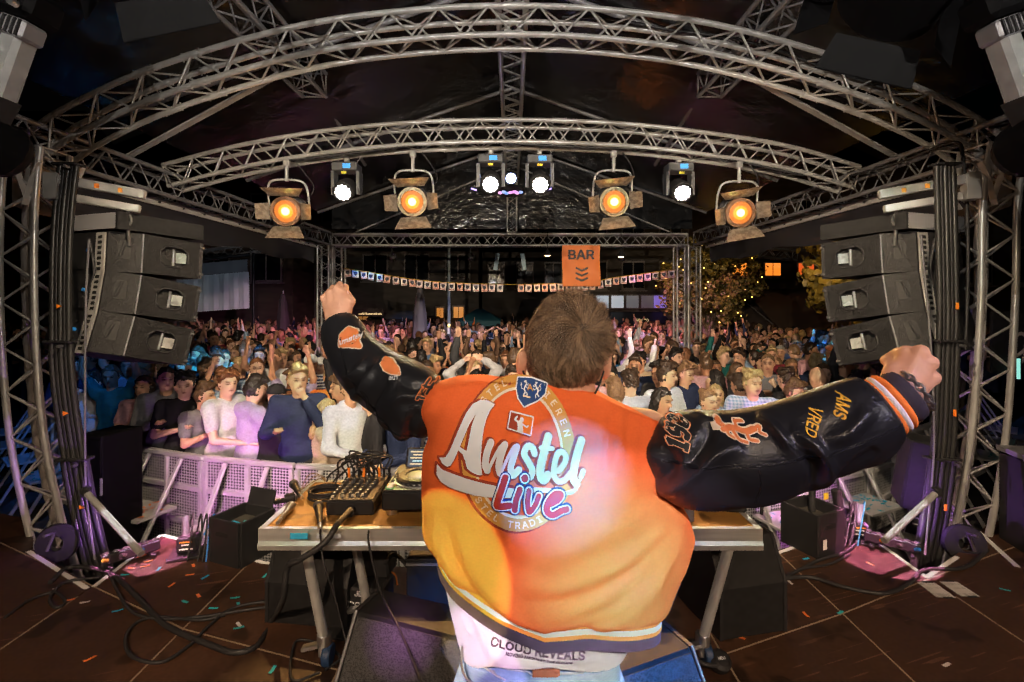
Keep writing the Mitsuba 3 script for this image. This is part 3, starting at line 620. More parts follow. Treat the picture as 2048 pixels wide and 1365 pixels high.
# ---------------------------------------------------------------- big dark lanterns over the front and the corner heads next to the photographer
def wash_lamp(c, sx, lab):
    t = thing('wash_lamp', f'large black lantern with barn doors at the top {lab}, seen from behind', 'stage lamp'); c = np.array(c)
    n = np.array([sx * .1, 1, -.32]); n /= np.linalg.norm(n); x, y, z = frame(n)
    part(t, 'housing', MB().lathe([(.05, -.36), (.15, -.34), (.2, -.22), (.21, .0)], c, n, 24), DEEP)
    for j in range(6): part(t, 'vent_rib', MB().box(c - z * .36 + x * (.02 * j - .05), (.008, .01, .1), np.stack([x, z, y], 1)), DEEP)
    part(t, 'lens', MB().lathe([(0, .0), (.19, .0)], c, n, 20), GLASSY)
    for ang, ln in ((90, .15), (270, .15), (0, .13), (180, .13)):
        r = math.radians(ang + 20 * sx); e = x * math.cos(r) + y * math.sin(r); s_ = -x * math.sin(r) + y * math.cos(r); b = c + e * .215; o = e * .85 + z * .5
        pts = [b + s_ * .17, b - s_ * .17, b + o * ln - s_ * .2, b + o * ln + s_ * .2]
        part(t, 'barn_door', MB().hull(pts + [p + z * .005 + e * .002 for p in pts]), DEEP)
    part(t, 'yoke', MB().path(catmull([c - x * .26 - z * .1, c - x * .27 + y * .2, c - x * .15 + y * .38 + z * .0, c + x * .15 + y * .38, c + x * .27 + y * .2, c + x * .26 - z * .1], 6), .014, 8), DEEP)
    part(t, 'hook_clamp', MB().tube(c + y * .38, c + y * .38 + [0, 0, .95], .02, 8), ALUD)
    part(t, 'safety_wire', MB().path(catmull([c + x * sx * .2 - z * .2, c + x * sx * .38 - z * .22 - y * .05, c + x * sx * .42 - z * .1 + y * .1, c + x * sx * .25 + y * .2], 8), .006, 6), CHROME)
wash_lamp(LAMP_WASH[0] + np.array([-.05, 0, .30]), -1, 'left'); wash_lamp(LAMP_WASH[1] + np.array([.03, 0, .10]), 1, 'right')
SILV = mat('silver_case', proc(lambda p, n, uv: mix((.30, .31, .31), (.46, .47, .46), fbm(p.x * 20, p.y * 20, p.z * 20))), .35, .4)
for sx, lab in ((-1, 'left'), (1, 'right')):
    fx = lambda q, d=1.9: S(q[0] - 8 if sx < 0 else 2052 - q[0], q[1] - 12, d)
    t = thing('corner_head', f'silver and black moving head cut off by the top {lab} corner of the picture', 'moving head lamp')
    a, b = fx((4, 205)), fx((44, 92)); x, y, z = frame(b - a, (0, 1, 0)); m = MB()
    m.hull([a * (1 - s_) + b * s_ + x * u + y * v for s_ in (0, 1) for u, v in ((-.036, -.02), (-.024, -.04), (.024, -.04), (.036, -.02), (.036, .04), (-.036, .04))]); part(t, 'arm', m, SILV)
    part(t, 'arm_cap', MB().hull([a + x * u + y * v - z * w_ for w_, q in ((0, 1), (.10, .8)) for u, v in ((-.045 * q, -.04 * q), (.045 * q, -.04 * q), (.045 * q, .05 * q), (-.045 * q, .05 * q))]), BLACK)
    part(t, 'joint', MB().box(b + z * .035, (.11, .1, .07), np.stack([x, y, z], 1), b=.01), ALUD)
    for j in range(5): part(t, 'fin', MB().box(b + z * .035 + x * (-.04 + .02 * j) - y * .052, (.007, .01, .06), np.stack([x, y, z], 1)), BLACK)
    part(t, 'base', MB().box(b + z * .13, (.15, .15, .11), np.stack([x, y, z], 1), b=.02), DEEP)
    part(t, 'connector', MB().tube(b + z * .1 + x * .06 - y * .1, b + z * .1 + x * .06 - y * .125, .013, 10), BLUEP if sx > 0 else CHROME)
    part(t, 'head', MB().lathe([(.06, -.17), (.105, -.15), (.11, .1), (.09, .14)], fx((-42, 285)), (.1, 1, -.3), 20), DEEP)
    tp = b + z * .19
    part(t, 'hanger', MB().tube(tp, tp + [0, 0, 1.2], .02, 8), ALUD)
# unseen rear truss behind the photographer: heads placed to light arches, jacket and floor
truss('rear_truss', 'unseen lattice truss across the back of the stage behind the photographer', [(-4, -1.6, 3.42), (4, -1.6, 3.42)], (0, 1, 0), .26, .26, .024, .009, .5, single=False)
for i, p in enumerate(UNSEEN_REAR):
    t = thing('moving_head', f'unseen black moving head on the rear truss behind the photographer, ' + ('far left', 'left', 'middle', 'right', 'far right')[i], 'moving head lamp'); p = np.array(p); n = np.array([-p[0] * .5, 2.6, -1.8]); n /= np.linalg.norm(n)
    part(t, 'head', MB().lathe([(.05, -.26), (.1, -.24), (.11, -.02), (.1, -.015)], p, n, 18), BLACK)
    part(t, 'lens', MB().lathe([(0, -.02), (.095, -.02)], p, n, 18), GLASSY)
    part(t, 'base', MB().box(p + [0, -.1, .2], (.3, .2, .1), b=.015), BLACK)
    for s_ in (-1, 1): part(t, 'arm', MB().box(p + [s_ * .14, -.1, .06], (.03, .1, .22), b=.006), BLACK)

for p, w in (((-2.6, 11.2, 2.78), 'left'), ((-.9, 11.2, 2.78), 'middle'), ((2.4, 11.2, 2.78), 'right')):  # lamp bodies added to house the coloured crowd spots
    t = thing('par_lamp', f'added small black lamp under the {w} of the front truss, pointing at the crowd', 'stage lamp')
    part(t, 'housing', MB().lathe([(.04, -.16), (.075, -.14), (.08, .0), (.07, .0)], np.array(p) - [0, 0, .03], (-.2 if p[0] < 0 else .2, 1, -.45), 16), BLACK); part(t, 'yoke', MB().tube(np.array(p) + [0, -.08, .0], np.array(p) + [0, -.15, .28], .012, 6), BLACK)
# ---------------------------------------------------------------- the table and what lies on it
TZ = .72
WOOD = mat('table_plywood', proc(lambda p, n, uv: mix((.20, .095, .02), (.36, .19, .05), fbm(p.x * 2.2, p.y * 16) * .7 + fbm(p.x * 40, p.y * 160) * .3) * (1 - .5 * smoothstep(.60, .75, fbm(p.x * 9 + 3, p.y * 9)))), .58, spec=.25)
RAIL = mat('table_rail', proc(lambda p, n, uv: mix((.34, .33, .31), (.52, .51, .48), fbm(p.x * 3, p.z * 60))), .4, .5)
tb = thing('table', 'wooden stage deck on aluminium legs carrying the DJ equipment', 'table')
Y0, Y1, XL, XR = 2.52, 3.20, -1.25, 1.235
part(tb, 'tabletop', MB().box(((XL + XR) / 2, (Y0 + Y1) / 2, TZ - .012), (XR - XL - .012, Y1 - Y0 - .012, .024), b=.002), WOOD)
prof = sg.Polygon([(0, 0), (.03, 0), (.03, -.03), (.022, -.036), (.022, -.062), (.03, -.068), (.03, -.105), (-.004, -.105), (-.01, -.08), (0, -.06)])
for nm, o, ax, L in (('front_rail', (XL, Y0, TZ + .003), X_, XR - XL), ('back_rail', (XR, Y1, TZ + .003), -X_, XR - XL), ('side_rail', (XL, Y1 - .035, TZ + .003), -Y_, Y1 - Y0 - .07), ('side_rail', (XR, Y0 + .035, TZ + .003), Y_, Y1 - Y0 - .07)):
    inward = np.cross(Z_, ax)
    part(tb, nm, MB().prism(sa.scale(prof, -1, 1, origin=(0, 0)) if False else prof, np.array(o) + (inward * .0), inward * 1.0, Z_, L if np.cross(inward, Z_) @ ax > 0 else -L), RAIL)
for x, y in ((XL + .2, Y0 + .07), (XL + .33, Y1 - .3), (XR - .13, Y0 + .07), (XR - .30, Y1 - .3)):
    dx = .10 if x < 0 else -.14
    lg = part(tb, 'leg', MB().tube((x, y, TZ - .09), (x + dx, y + .0, .13), .026, 14), ALU)
    b = np.array([x + dx, y, .13])
    part(lg, 'collar', MB().lathe([(.026, -.02), (.036, -.02), (.036, .03), (.026, .03)], b, Z_, 16), CHROME)
    part(lg, 'brake_lever', MB().box(b + [-.06, -.02, -.02], (.09, .04, .022), R3(y=-14), b=.004), CHROME)
    part(lg, 'fork', MB().box(b + [.0, .0, -.05], (.05, .045, .06), b=.006), CHROME)
    part(lg, 'wheel', MB().lathe([(0, -.02), (.05, -.02), (.054, -.012), (.054, .012), (.05, .02), (0, .02)], b + [.02, 0, -.074], X_, 18), mat('caster_blue', (.012, .035, .09), .5) if 'mat_caster_blue' not in scene else 'mat_caster_blue')
solo('rail_sticker', 'small blue sticker on the front rail of the table', 'sticker', MB().box((XL + .215, Y0 - .0325, TZ - .018), (.085, .003, .028)), mat('sticker_blue', (.03, .33, .55), .4))
solo('rail_sticker', 'pale white sticker on the front rail right of the blue one', 'sticker', MB().box((XL + .36, Y0 - .0325, TZ - .018), (.12, .003, .022)), mat('sticker_pale', (.5, .53, .58), .4))

def on(px, py, z=TZ):
    d = (EYE - z) * 1024 / (py - 600); p = S(px, py, d); p[2] = z; return p
BRASS = mat('equipment_top', proc(lambda p, n, uv: mix((.045, .045, .046), (.075, .074, .072), fbm(p.x * 50, p.y * 50))), .3, .35)
KNOB = mat('knob', (.06, .06, .06), .35); KNOBT = mat('knob_top', (.55, .52, .46), .3, .5)
# mixer
mx = thing('mixer', 'black mixer with rows of knobs and cables plugged in at the left of the player', 'mixer')
mc = on(722, 1002); W, DD, H = .25, .40, .075; mo = np.array([mc[0], mc[1], TZ])
part(mx, 'case', MB().box(mo + [0, 0, H / 2], (W, DD, H), b=.008), BLACK)
part(mx, 'panel', MB().box(mo + [0, 0, H + .003], (W - .02, DD - .02, .006), b=.002), BRASS)
for i in range(5):
    for j in range(6):
        q = mo + [-.10 + .042 * i, -.14 + .042 * j, H + .006]
        k_ = part(mx, 'knob', MB().lathe([(0.011, 0), (.009, .02), (0, .021)], q, Z_, 10), KNOB); part(k_, 'cap', MB().lathe([(.006, .0212), (0, .0222)], q, Z_, 8), KNOBT)
for i in range(4):
    part(mx, 'fader_slot', MB().box(mo + [-.10 + .05 * i, -.172, H + .007], (.006, .05, .002)), DARKIN)
    part(mx, 'fader', MB().box(mo + [-.10 + .05 * i, -.17 + .01 * i, H + .013], (.016, .01, .014), b=.002), KNOBT)
for i in range(9): part(mx, 'plug', MB().tube(mo + [-.12 + .03 * i, DD / 2 - .03 - .012 * (i % 2), H], mo + [-.12 + .03 * i, DD / 2 - .04, H + .06], .008, 8), BLACK if i % 3 else ORANGE)
for i in range(11):
    p0 = mo + [-.12 + .024 * i, DD / 2 - .04, H + .055]; p3 = mo + [-.16 + rng.uniform(-.16, .22), DD / 2 - .02 + rng.uniform(0, .1), .02]
    pts = [p0, p0 + [rng.uniform(-.03, .03), .0, .07], (p0 + p3) / 2 + [rng.uniform(-.12, .1), rng.uniform(-.08, .06), rng.uniform(.06, .16)], p3 + [.03, 0, .05], p3]
    part(mx, 'patch_cable', MB().path(catmull(pts, 7), .005, 6), BLACKR)
part(mx, 'main_plug', MB().tube(mo + [.0, -DD / 2 + .06, H * .5], mo + [.015, -DD / 2 - .05, H * .45], .022, 12), BLACKR)
# player
def player(c, name, label):
    k = thing(name, label, 'media player'); W, DD, H = .33, .46, .10; o = np.array([c[0], c[1], TZ])
    for sx in (-1, 1):
        for sy in (-1, 1): part(k, 'foot', MB().lathe([(.028, 0), (.032, .03), (.02, .03)], o + [sx * .12, sy * .18, 0], Z_, 14), CHROME)
    z = .03; part(k, 'case', MB().box(o + [0, 0, z + H / 2], (W, DD, H), b=.01), BLACK)
    part(k, 'top_plate', MB().box(o + [0, -.02, z + H + .003], (W - .012, DD - .06, .006), b=.002), BRASS)
    jc = o + [.01, -.05, z + H + .006]
    part(k, 'platter_ring', MB().lathe([(.148, 0), (.148, .004), (.138, .006), (.138, 0)], jc, Z_, 40), ALU)
    pl = part(k, 'jog_wheel', MB().lathe([(.132, 0), (.132, .02), (.122, .028), (.085, .030), (.082, .024), (0, .024)], jc, Z_, 40), BLACK)
    for i in range(26):
        a = i * 2 * math.pi / 26; part(pl, 'finger_dimple', MB().lathe([(.012, 0), (.009, .006), (0, .007)], jc + [.127 * math.cos(a), .127 * math.sin(a), .012], (math.cos(a), math.sin(a), .5), 8), KNOB)
    part(pl, 'chrome_plate', MB().lathe([(.081, .0245), (.03, .026), (.0, .026)], jc, Z_, 32), mat('jog_plate', (.55, .45, .30), .22, .8) if 'mat_jog_plate' not in scene else 'mat_jog_plate')
    part(pl, 'centre_label', MB().lathe([(.036, .0262), (0, .0275)], jc, Z_, 24), mat('jog_label', (.52, .50, .44), .3) if 'mat_jog_label' not in scene else 'mat_jog_label')
    for i, (y, col) in enumerate(((-.185, (.05, .35, .12)), (-.145, (.5, .28, .03)))):
        part(k, 'play_button', MB().lathe([(.021, 0), (.018, .008), (0, .009)], o + [-.13, y, z + H + .006], Z_, 18), KNOBT)
        part(k, 'button_ring', MB().lathe([(.026, 0), (.026, .004), (.0215, .004)], o + [-.13, y, z + H + .006], Z_, 18), mat('ring_' + str(i), col, .4) if f'mat_ring_{i}' not in scene else f'mat_ring_{i}')
    for i in range(5): part(k, 'button', MB().box(o + [-.135 + .012 * (i % 2), -.09 + .03 * i, z + H + .009], (.02, .014, .008), b=.002), KNOB)
    for i in range(6): part(k, 'top_button', MB().box(o + [-.06 + .035 * i, .135, z + H + .009], (.022, .012, .007), b=.002), KNOBT if i % 2 else KNOB)
    part(k, 'pitch_fader', MB().box(o + [.145, -.04, z + H + .012], (.014, .03, .014), b=.003), KNOB)
    sc = part(k, 'screen_housing', MB().box(o + [.0, .19, z + H + .045], (.24, .03, .125), R3(x=-28), b=.006), BLACK)
    Rm = R3(x=-28); f = o + [0, .19, z + H + .045] + Rm @ np.array([0, -.0165, 0])
    part(sc, 'screen', MB().box(f, (.215, .003, .10), Rm), DARKIN, emit=(.07, .09, .12))
    for i in range(5): part(sc, 'screen_row', MB().box(f + Rm @ np.array([.0, -.0025, .036 - .018 * i]), (.19 - .03 * (i % 2), .002, .008), Rm), GLASSY, emit=((.5, .3, .08) if i != 3 else (.12, .5, .55)))
    return o
player(on(842, 1000), 'media_player', 'black player with a large jog wheel and lit screen beside the mixer')
player(on(1010, 1000), 'media_player', 'second black player hidden behind the orange jacket')
t = thing('effect_box', 'black box with a round hole on the right end of the table', 'box')
o = on(1435, 1010); part(t, 'body', MB().box(o + [0, 0, .05], (.26, .2, .10), R3(z=-12), b=.012), BLACK); part(t, 'lid', MB().box(o + [0, .0, .104], (.24, .18, .008), R3(z=-12), b=.003), WOOD)
part(t, 'hole', MB().lathe([(.04, .109), (.032, .110), (0, .1095)], o, Z_, 20), DARKIN); part(t, 'cable', MB().path(catmull([o + [.1, -.05, .1], o + [.2, -.08, .12], o + [.17, -.15, .01]], 6), .008, 6), BLACKR)
t = thing('drink_can', 'short silver cylinder standing beside the black box on the table', 'can'); o = on(1375, 1040); part(t, 'body', MB().lathe([(.0, 0), (.03, 0), (.033, .01), (.033, .075), (.028, .085), (0, .083)], o, Z_, 18), ALUD)
# microphones
def mic(a, b, label, head=True, m=BLACK):
    t = thing('microphone', label, 'microphone'); a, b = np.array(a), np.array(b); d = b - a; d /= np.linalg.norm(d)
    part(t, 'handle', MB().path([a, a + d * .04, a + d * .15, a + d * .175], [.011, .0135, .020, .022], 14), m)
    if head: part(t, 'grille', MB().ball(a + d * .20, .027, 10), mat('mic_grille', (.10, .10, .10), .5, .5) if 'mat_mic_grille' not in scene else 'mat_mic_grille')
    part(t, 'plug', MB().tube(a - d * .05, a, .010, 10), CHROME); return a - d * .05
g = on(568, 1040); mic(on(562, 1038, TZ + .024), on(604, 985, TZ + .022), 'silver microphone lying at the left end of the wooden tabletop', False, mat('mic_silver', (.30, .27, .22), .3, .7))
mic(on(600, 990, TZ + .03), on(585, 965, TZ + .03), 'black microphone with foam head lying at the back left of the table')
e_ = mic(on(640, 1048, TZ + .03), on(634, 985, TZ + .06), 'black microphone lying on a coil of cable, pointing to the front edge')
t = thing('clip_stand', 'small black microphone clip at the left edge of the tabletop', 'clip'); o = on(570, 1005); part(t, 'jaw', MB().lathe([(.022, 0), (.026, .05), (.02, .05), (.018, .01)], o + [0, 0, .02], (1, .4, .1), 14), BLACK); part(t, 'foot', MB().box(o + [-.02, -.02, .015], (.06, .03, .02), R3(z=30), b=.004), BLACK)
c = on(650, 995); m = MB()
for i in range(6):
    a = np.linspace(0, 2 * math.pi, 28)[:-1]; r = .088 + .006 * rng.normal(); m.path(np.stack([c[0] + r * np.cos(a) + .006 * rng.normal(), c[1] + r * .9 * np.sin(a), TZ + .01 + .007 * i + 0 * a], 1), .006, 6, closed=True)
solo('cable_coil', 'coil of black cable on the table under the microphone', 'cable', m, BLACKR)
m = MB()
for i in range(3): m.path(catmull([on(600, 985) + [0, 0, .01], on(620 + 9 * i, 958 + 5 * i) + [0, 0, .03], on(650, 962 + 4 * i) + [0, 0, .015], on(640, 985) + [0, 0, .01]], 8), .0025, 5)
solo('thin_wire', 'thin tangled wire loop at the back of the tabletop', 'wire', m, mat('wire_tan', (.22, .14, .06), .5))
def cable(label, pts, r=.011, m=BLACKR, n=8): return solo('cable', label, 'cable', MB().path(catmull(pts, n), r, 7), m)
fl = lambda px, py, z=.012: on(px, py, z)
cable('thick black cable from the mixer over the front rail and round the left table leg', [mo + [.015, -DD / 2 - .05, .045], np.array([mo[0] - .0, Y0 - .02, TZ + .04]), S(650, 1085, 2.44), S(600, 1120, 2.42), S(575, 1135, 2.45), S(566, 1200, 2.5), fl(545, 1240), fl(515, 1290), fl(470, 1305), fl(420, 1290), fl(330, 1250), fl(270, 1190), fl(215, 1145), fl(140, 1135), fl(100, 1165)], .015)
cable('thin black microphone cable hanging down in front of the table', [e_, np.array([e_[0], Y0 - .05, TZ - .03]), S(648, 1130, 2.43), S(668, 1190, 2.42), S(690, 1275, 2.40), S(705, 1340, 2.3)], .005)
cable('thin black cable from the player hanging over the left monitor wedge', [S(737, 1062, 2.5), S(738, 1090, 2.45), S(760, 1180, 2.3), S(800, 1262, 2.12), S(840, 1362, 1.95)], .005)
cable('black cable lying in a wide loop on the floor at left', [fl(450, 1230), fl(400, 1240), fl(300, 1235), fl(255, 1265), fl(260, 1310), fl(320, 1325), fl(380, 1290), fl(420, 1250), fl(470, 1215), fl(560, 1200), fl(660, 1195)], .009)
cable('second floor cable running right from the loop to under the table', [fl(215, 1140), fl(255, 1215), fl(310, 1237), fl(400, 1234), fl(480, 1222), fl(600, 1205), fl(720, 1190), fl(800, 1195)], .009)
cable('thin cable curling on the floor behind the left table leg', [fl(640, 1345), fl(585, 1360), fl(585, 1300), fl(600, 1280), fl(645, 1290), fl(680, 1315), fl(650, 1340)], .007)
cable('cable looping on the dark floor at the far left', [fl(10, 1235), fl(60, 1200), fl(110, 1185), fl(130, 1205), fl(110, 1215), fl(100, 1195), fl(130, 1165), fl(200, 1155)], .009)
cable('black cable curving from the right wedge to the right mast', [fl(1400, 1195), fl(1480, 1180), fl(1560, 1160), fl(1620, 1155), fl(1690, 1175), fl(1770, 1187), fl(1820, 1165), fl(1850, 1140), fl(1930, 1135), fl(1975, 1100)], .013)
cable('bundle cable running behind the right monitor wedge', [fl(1395, 1205), fl(1500, 1190), fl(1580, 1150), fl(1640, 1120), fl(1690, 1105), fl(1720, 1080)], .011)
cable('thinner cable lying next to the bundle at right', [fl(1400, 1200), fl(1520, 1172), fl(1600, 1140), fl(1660, 1128), fl(1700, 1108)], .008)
cable('orange patch lead under the table', [S(760, 1165, 3.2), S(775, 1145, 3.2), S(790, 1150, 3.2), S(795, 1170, 3.2)], .005, ORANGE)
# ---------------------------------------------------------------- wedges, boxes, lamps and litter on the floor
GRIL = mat('wedge_grille', proc(lambda p, n, uv: mix((.010, .010, .011), (.05, .05, .052), smoothstep(.35, .6, fbm(p.x * 260, p.y * 260, p.z * 260)))), .55)
def wedge(o, rz, label, w=.62, d=.52, h=.42):
    t = thing('monitor_wedge', label, 'monitor speaker'); R = R3(z=rz); o = np.array(o)
    pr = [(-d / 2, 0), (d / 2, 0), (d / 2, h * .55), (d * .28, h), (-d * .02, h)]
    P = lambda x, y, z: o + R @ np.array([x, y, z])
    for sx in (-1, 1): part(t, 'side_panel', MB().hull([P(sx * x, y, z) for x in (w / 2 - .02, w / 2) for y, z in pr]), BLACK)
    part(t, 'cabinet', MB().hull([P(sx * (w / 2 - .021), y * .985, z * .985 + .003) for sx in (-1, 1) for y, z in pr]), CAB)
    a, b = np.array([-d / 2, .03]), np.array([-d * .02, h]); e = (b - a) / np.linalg.norm(b - a); nn = np.array([-e[1], e[0]])
    part(t, 'grille', MB().hull([P(sx * (w / 2 - .03), *(a + e * s_ + nn * q)) for sx in (-1, 1) for s_ in (.01, np.linalg.norm(b - a) - .02) for q in (.0, .012)]), GRIL)
    for sx in (-1, 1): part(t, 'edge_rail', MB().tube(P(sx * (w / 2 - .012), *(a + nn * .004)), P(sx * (w / 2 - .012), *(b + nn * .004)), .008, 6), ALUD)
    part(t, 'handle_recess', MB().lathe([(.06, -.003), (.05, .004), (0, .003)], P(-w / 2, d * .15, h * .45), R @ np.array([-1, 0, 0]), 16), DARKIN)
    return t
wedge((-.40, 2.14, 0), -20, 'black monitor wedge left of the person, catching a pink patch of light', .60, .60, .50)
wedge((.47, 1.96, 0), 24, 'monitor wedge right of the person, washed in blue light', .56, .6, .46)
wedge((-1.14, 3.12, 0), 172, 'black monitor wedge under the left half of the table, facing the crowd', .5, .44, .42)
wedge((1.28, 3.06, 0), -168, 'black monitor wedge under the right end of the table, facing the crowd', .42, .50, .50)
def bin_(o, rz, label, extra):
    t = thing('open_box', label, 'box'); R = R3(z=rz); o = np.array(o); s_ = .29; h = .31; P = lambda x, y, z: o + R @ np.array([x, y, z])
    for x, y, wx, wy in ((-s_ / 2, 0, .02, s_), (s_ / 2, 0, .02, s_), (0, -s_ / 2, s_ - .022, .02), (0, s_ / 2, s_ - .022, .02)): part(t, 'wall', MB().box(P(x, y, h / 2), (wx, wy, h), R, b=.003), BLACK)
    part(t, 'floor', MB().box(P(0, 0, .012), (s_ - .03, s_ - .03, .02), R), BLACK); part(t, 'filling', MB().box(P(0, 0, h * .72), (s_ - .03, s_ - .03, .01), R), mat('filling', (.03, .026, .02), .7) if 'mat_filling' not in scene else 'mat_filling')
    part(t, 'hand_slot', MB().box(P(-.02, -s_ / 2 - .011, h * .68), (.11, .003, .03), R), DARKIN)
    part(t, 'corner', MB().tube(P(-s_ / 2, -s_ / 2, .01), P(-s_ / 2, -s_ / 2, h), .012, 6), BLACK)
    if extra == 'lid': part(t, 'flap', MB().box(P(.0, s_ / 2 + .02, h + .05), (s_ * .85, .012, .13), R @ R3(x=-18)), BLACK)
    else:
        part(t, 'label_sheet', MB().box(P(-.08, -s_ / 2 - .012, .09), (.04, .002, .07), R), WHITET)
    return P
P = bin_(fl(468, 1128, 0) + [0, .12, 0], -22, 'black box with an open flap on the left front of the stage floor', 'lid')
for i, (x, y, r_, mm) in enumerate(((.02, .05, 20, 'teal'), (-.05, -.02, -30, 'blue'), (.07, .0, 60, 'orange'))): solo('confetti_strip', ('teal', 'blue', 'orange')[i] + ' paper strip lying in the left open box', 'confetti', MB().box(P(x, y, .234 + .003 * i), (.10, .03, .002), R3(z=r_)), CONF[mm])
P = bin_(fl(1640, 1105, 0) + [0, .1, 0], 24, 'black open box with a white label on the right front of the stage floor', '')
t = thing('upright_tube', 'black tube standing in the right open box with a yellow tag', 'tube'); part(t, 'shaft', MB().tube(P(.07, .05, .23), P(.10, .07, .46), .024, 14), BLACK); part(t, 'tag', MB().box(P(.13, -.02, .36), (.05, .004, .05), R3(z=24)), 'mat_yellow_label')
t = thing('upright_tube', 'short black tube leaning just right of the right open box', 'tube'); o = fl(1688, 1085, 0); part(t, 'shaft', MB().tube(o, o + [-.06, 0, .40], .035, 14), BLACK); part(t, 'tip', MB().tube(o, o + [.005, 0, -.0], .036, 10) if False else MB().tube(o + [-.012, 0, .06], o + [-.009, 0, .04], .038, 12), ALUD)
# led bars at the two front corners
for sx, lab in ((-1, 'left'), (1, 'right')):
    o = fl(262, 1112, .05) if sx < 0 else fl(1785, 1092, .05); t = thing('floor_led_bar', f'black led bar on feet at the {lab} front corner of the stage floor', 'led bar'); R = R3(z=(48 if sx < 0 else -42)); d = R @ X_
    part(t, 'body', MB().box(o + [0, 0, .03], (.34, .06, .07), R, b=.008), BLACK)
    for j in range(6): part(t, 'led_lens', MB().lathe([(.02, 0), (.017, .006), (0, .007)], o + d * (-.14 + .056 * j) + [0, 0, .066], Z_, 10), CHROME)
    for j in (-1, 1): part(t, 'bracket', MB().box(o + d * (.12 * j) + [0, 0, -.02], (.03, .14, .016), R, b=.003), BLACK)
    for j in range(3): part(t, 'connector', MB().tube(o + d * (.1 * j - .1) + [0, -.05, .03], o + d * (.1 * j - .1) + [0, -.09, .05], .012, 8), (ORANGE, CHROME, BLUEP)[j])
    spot(f'light_floor{"" if sx < 0 else "_001"}', o + [0, 0, .12], ((-2.7, 5.1, .05) if sx < 0 else (2.7, 5.15, .0)), (1, .24, 1), 18 if sx < 0 else 36, 32, 9)
    spot(f'light_mast{"" if sx < 0 else "_001"}', o + [0, 0, .14], (sx * 3.5, 3.9, .5), (.55, .20, 1), 5, 48, 20)
    spot(f'light_unseen_pool{"" if sx < 0 else "_001"}', (o[0] * .9 + (.1 if sx < 0 else -.05), o[1] - .3, 2.6), fl(302, 1108, 0) if sx < 0 else fl(1768, 1112, 0), (1, .27, .52), 330, 7.4, 7.2)  # unseen overhead lamp without body, throws the pink pool on the floor
for sx, px_, py_ in ((-1, 385, 1104), (1, 1706, 1075)):
    lab = 'left' if sx < 0 else 'right'; o = fl(px_, py_, 0) + [0, -.04, 0]; t = thing('jet_machine', f'black confetti jet machine with printed front at the {lab} of the stage front', 'jet machine')
    part(t, 'base_plate', MB().box(o + [0, 0, .012], (.24, .2, .016), R3(z=-20 * sx), b=.003), BLACK)
    part(t, 'body', MB().box(o + [0, 0, .09], (.13, .11, .11), R3(z=-12 * sx), b=.01), BLACK)
    part(t, 'nozzle', MB().tube(o + [.02 * sx, 0, .14], o + [.04 * sx, .02, .27], .024, 14), ALUD)
    R = R3(z=-12 * sx)
    for j, (w_, z_) in enumerate(((.08, .115), (.06, .095), (.09, .065))): part(t, 'print_line', MB().box(o + R @ np.array([0, -.057, z_]), (w_, .003, .010), R), (ORANGE, WHITET, WHITET)[j])
    for j in range(4):
        a = o + [rng.uniform(-.08, .08), .05, .12]; part(t, 'hose', MB().path(catmull([a, a + [rng.uniform(-.1, .1), -.02, .16], a + [.1 * (1 if sx < 0 else -.3), -.1, .06], a + [.12 * -sx, -.18, -.105]], 7), .006, 6), (BLACKR, BLUEP)[j == 2])
t = thing('jet_machine', 'black jet box lettered CO2 JET under the table', 'jet machine'); o = S(740, 1165, 3.0); o[2] = 0
part(t, 'body', MB().box(o + [0, 0, .11], (.22, .2, .20), R3(z=-8), b=.012), BLACK); part(t, 'upper_box', MB().box(o + [0, .08, .30], (.24, .16, .16), R3(z=-8), b=.012), BLACK)
part(t, 'base_plate', MB().box(o + [.05, -.02, .006], (.5, .44, .01), R3(z=-8)), BLACK)
Rt = R3(z=-8) @ np.stack([X_, Z_, -Y_], 1)
for tx, hh, q in (('CO₂ Jet', .036, (-.085, -.103, .10)), ('JET', .03, (-.05, -.103, .17))):
    part(t, 'lettering', MB().mesh(meshkit.text_mesh(tx.replace('₂', '2'), hh, .002, True), Rt, o + R3(z=-8) @ np.array(q)), mat('print_white', (.7, .7, .7), .5) if 'mat_print_white' not in scene else 'mat_print_white')
part(t, 'hose', MB().path(catmull([o + [.08, 0, .3], o + [.16, -.05, .38], o + [.25, 0, .25], o + [.3, .05, .1]], 7), .012, 7), BLACKR)
part(t, 'valve', MB().tube(o + [-.12, 0, .2], o + [-.12, 0, .52], .022, 10), CHROME); part(t, 'blue_clip', MB().box(o + [.14, -.13, .05], (.09, .03, .03), b=.006), BLUEP)
t = thing('flight_case', 'black case with bare edges standing under the middle of the table', 'case'); o = S(900, 1165, 3.05); o[2] = 0
part(t, 'body', MB().box(o + [0, 0, .18], (.46, .3, .35), b=.008), BLACK); part(t, 'edge', MB().box(o + [0, -.152, .352], (.46, .012, .012)), ALUD); part(t, 'lid', MB().box(o + [0, 0, .37], (.46, .3, .02), b=.004), BLACK)
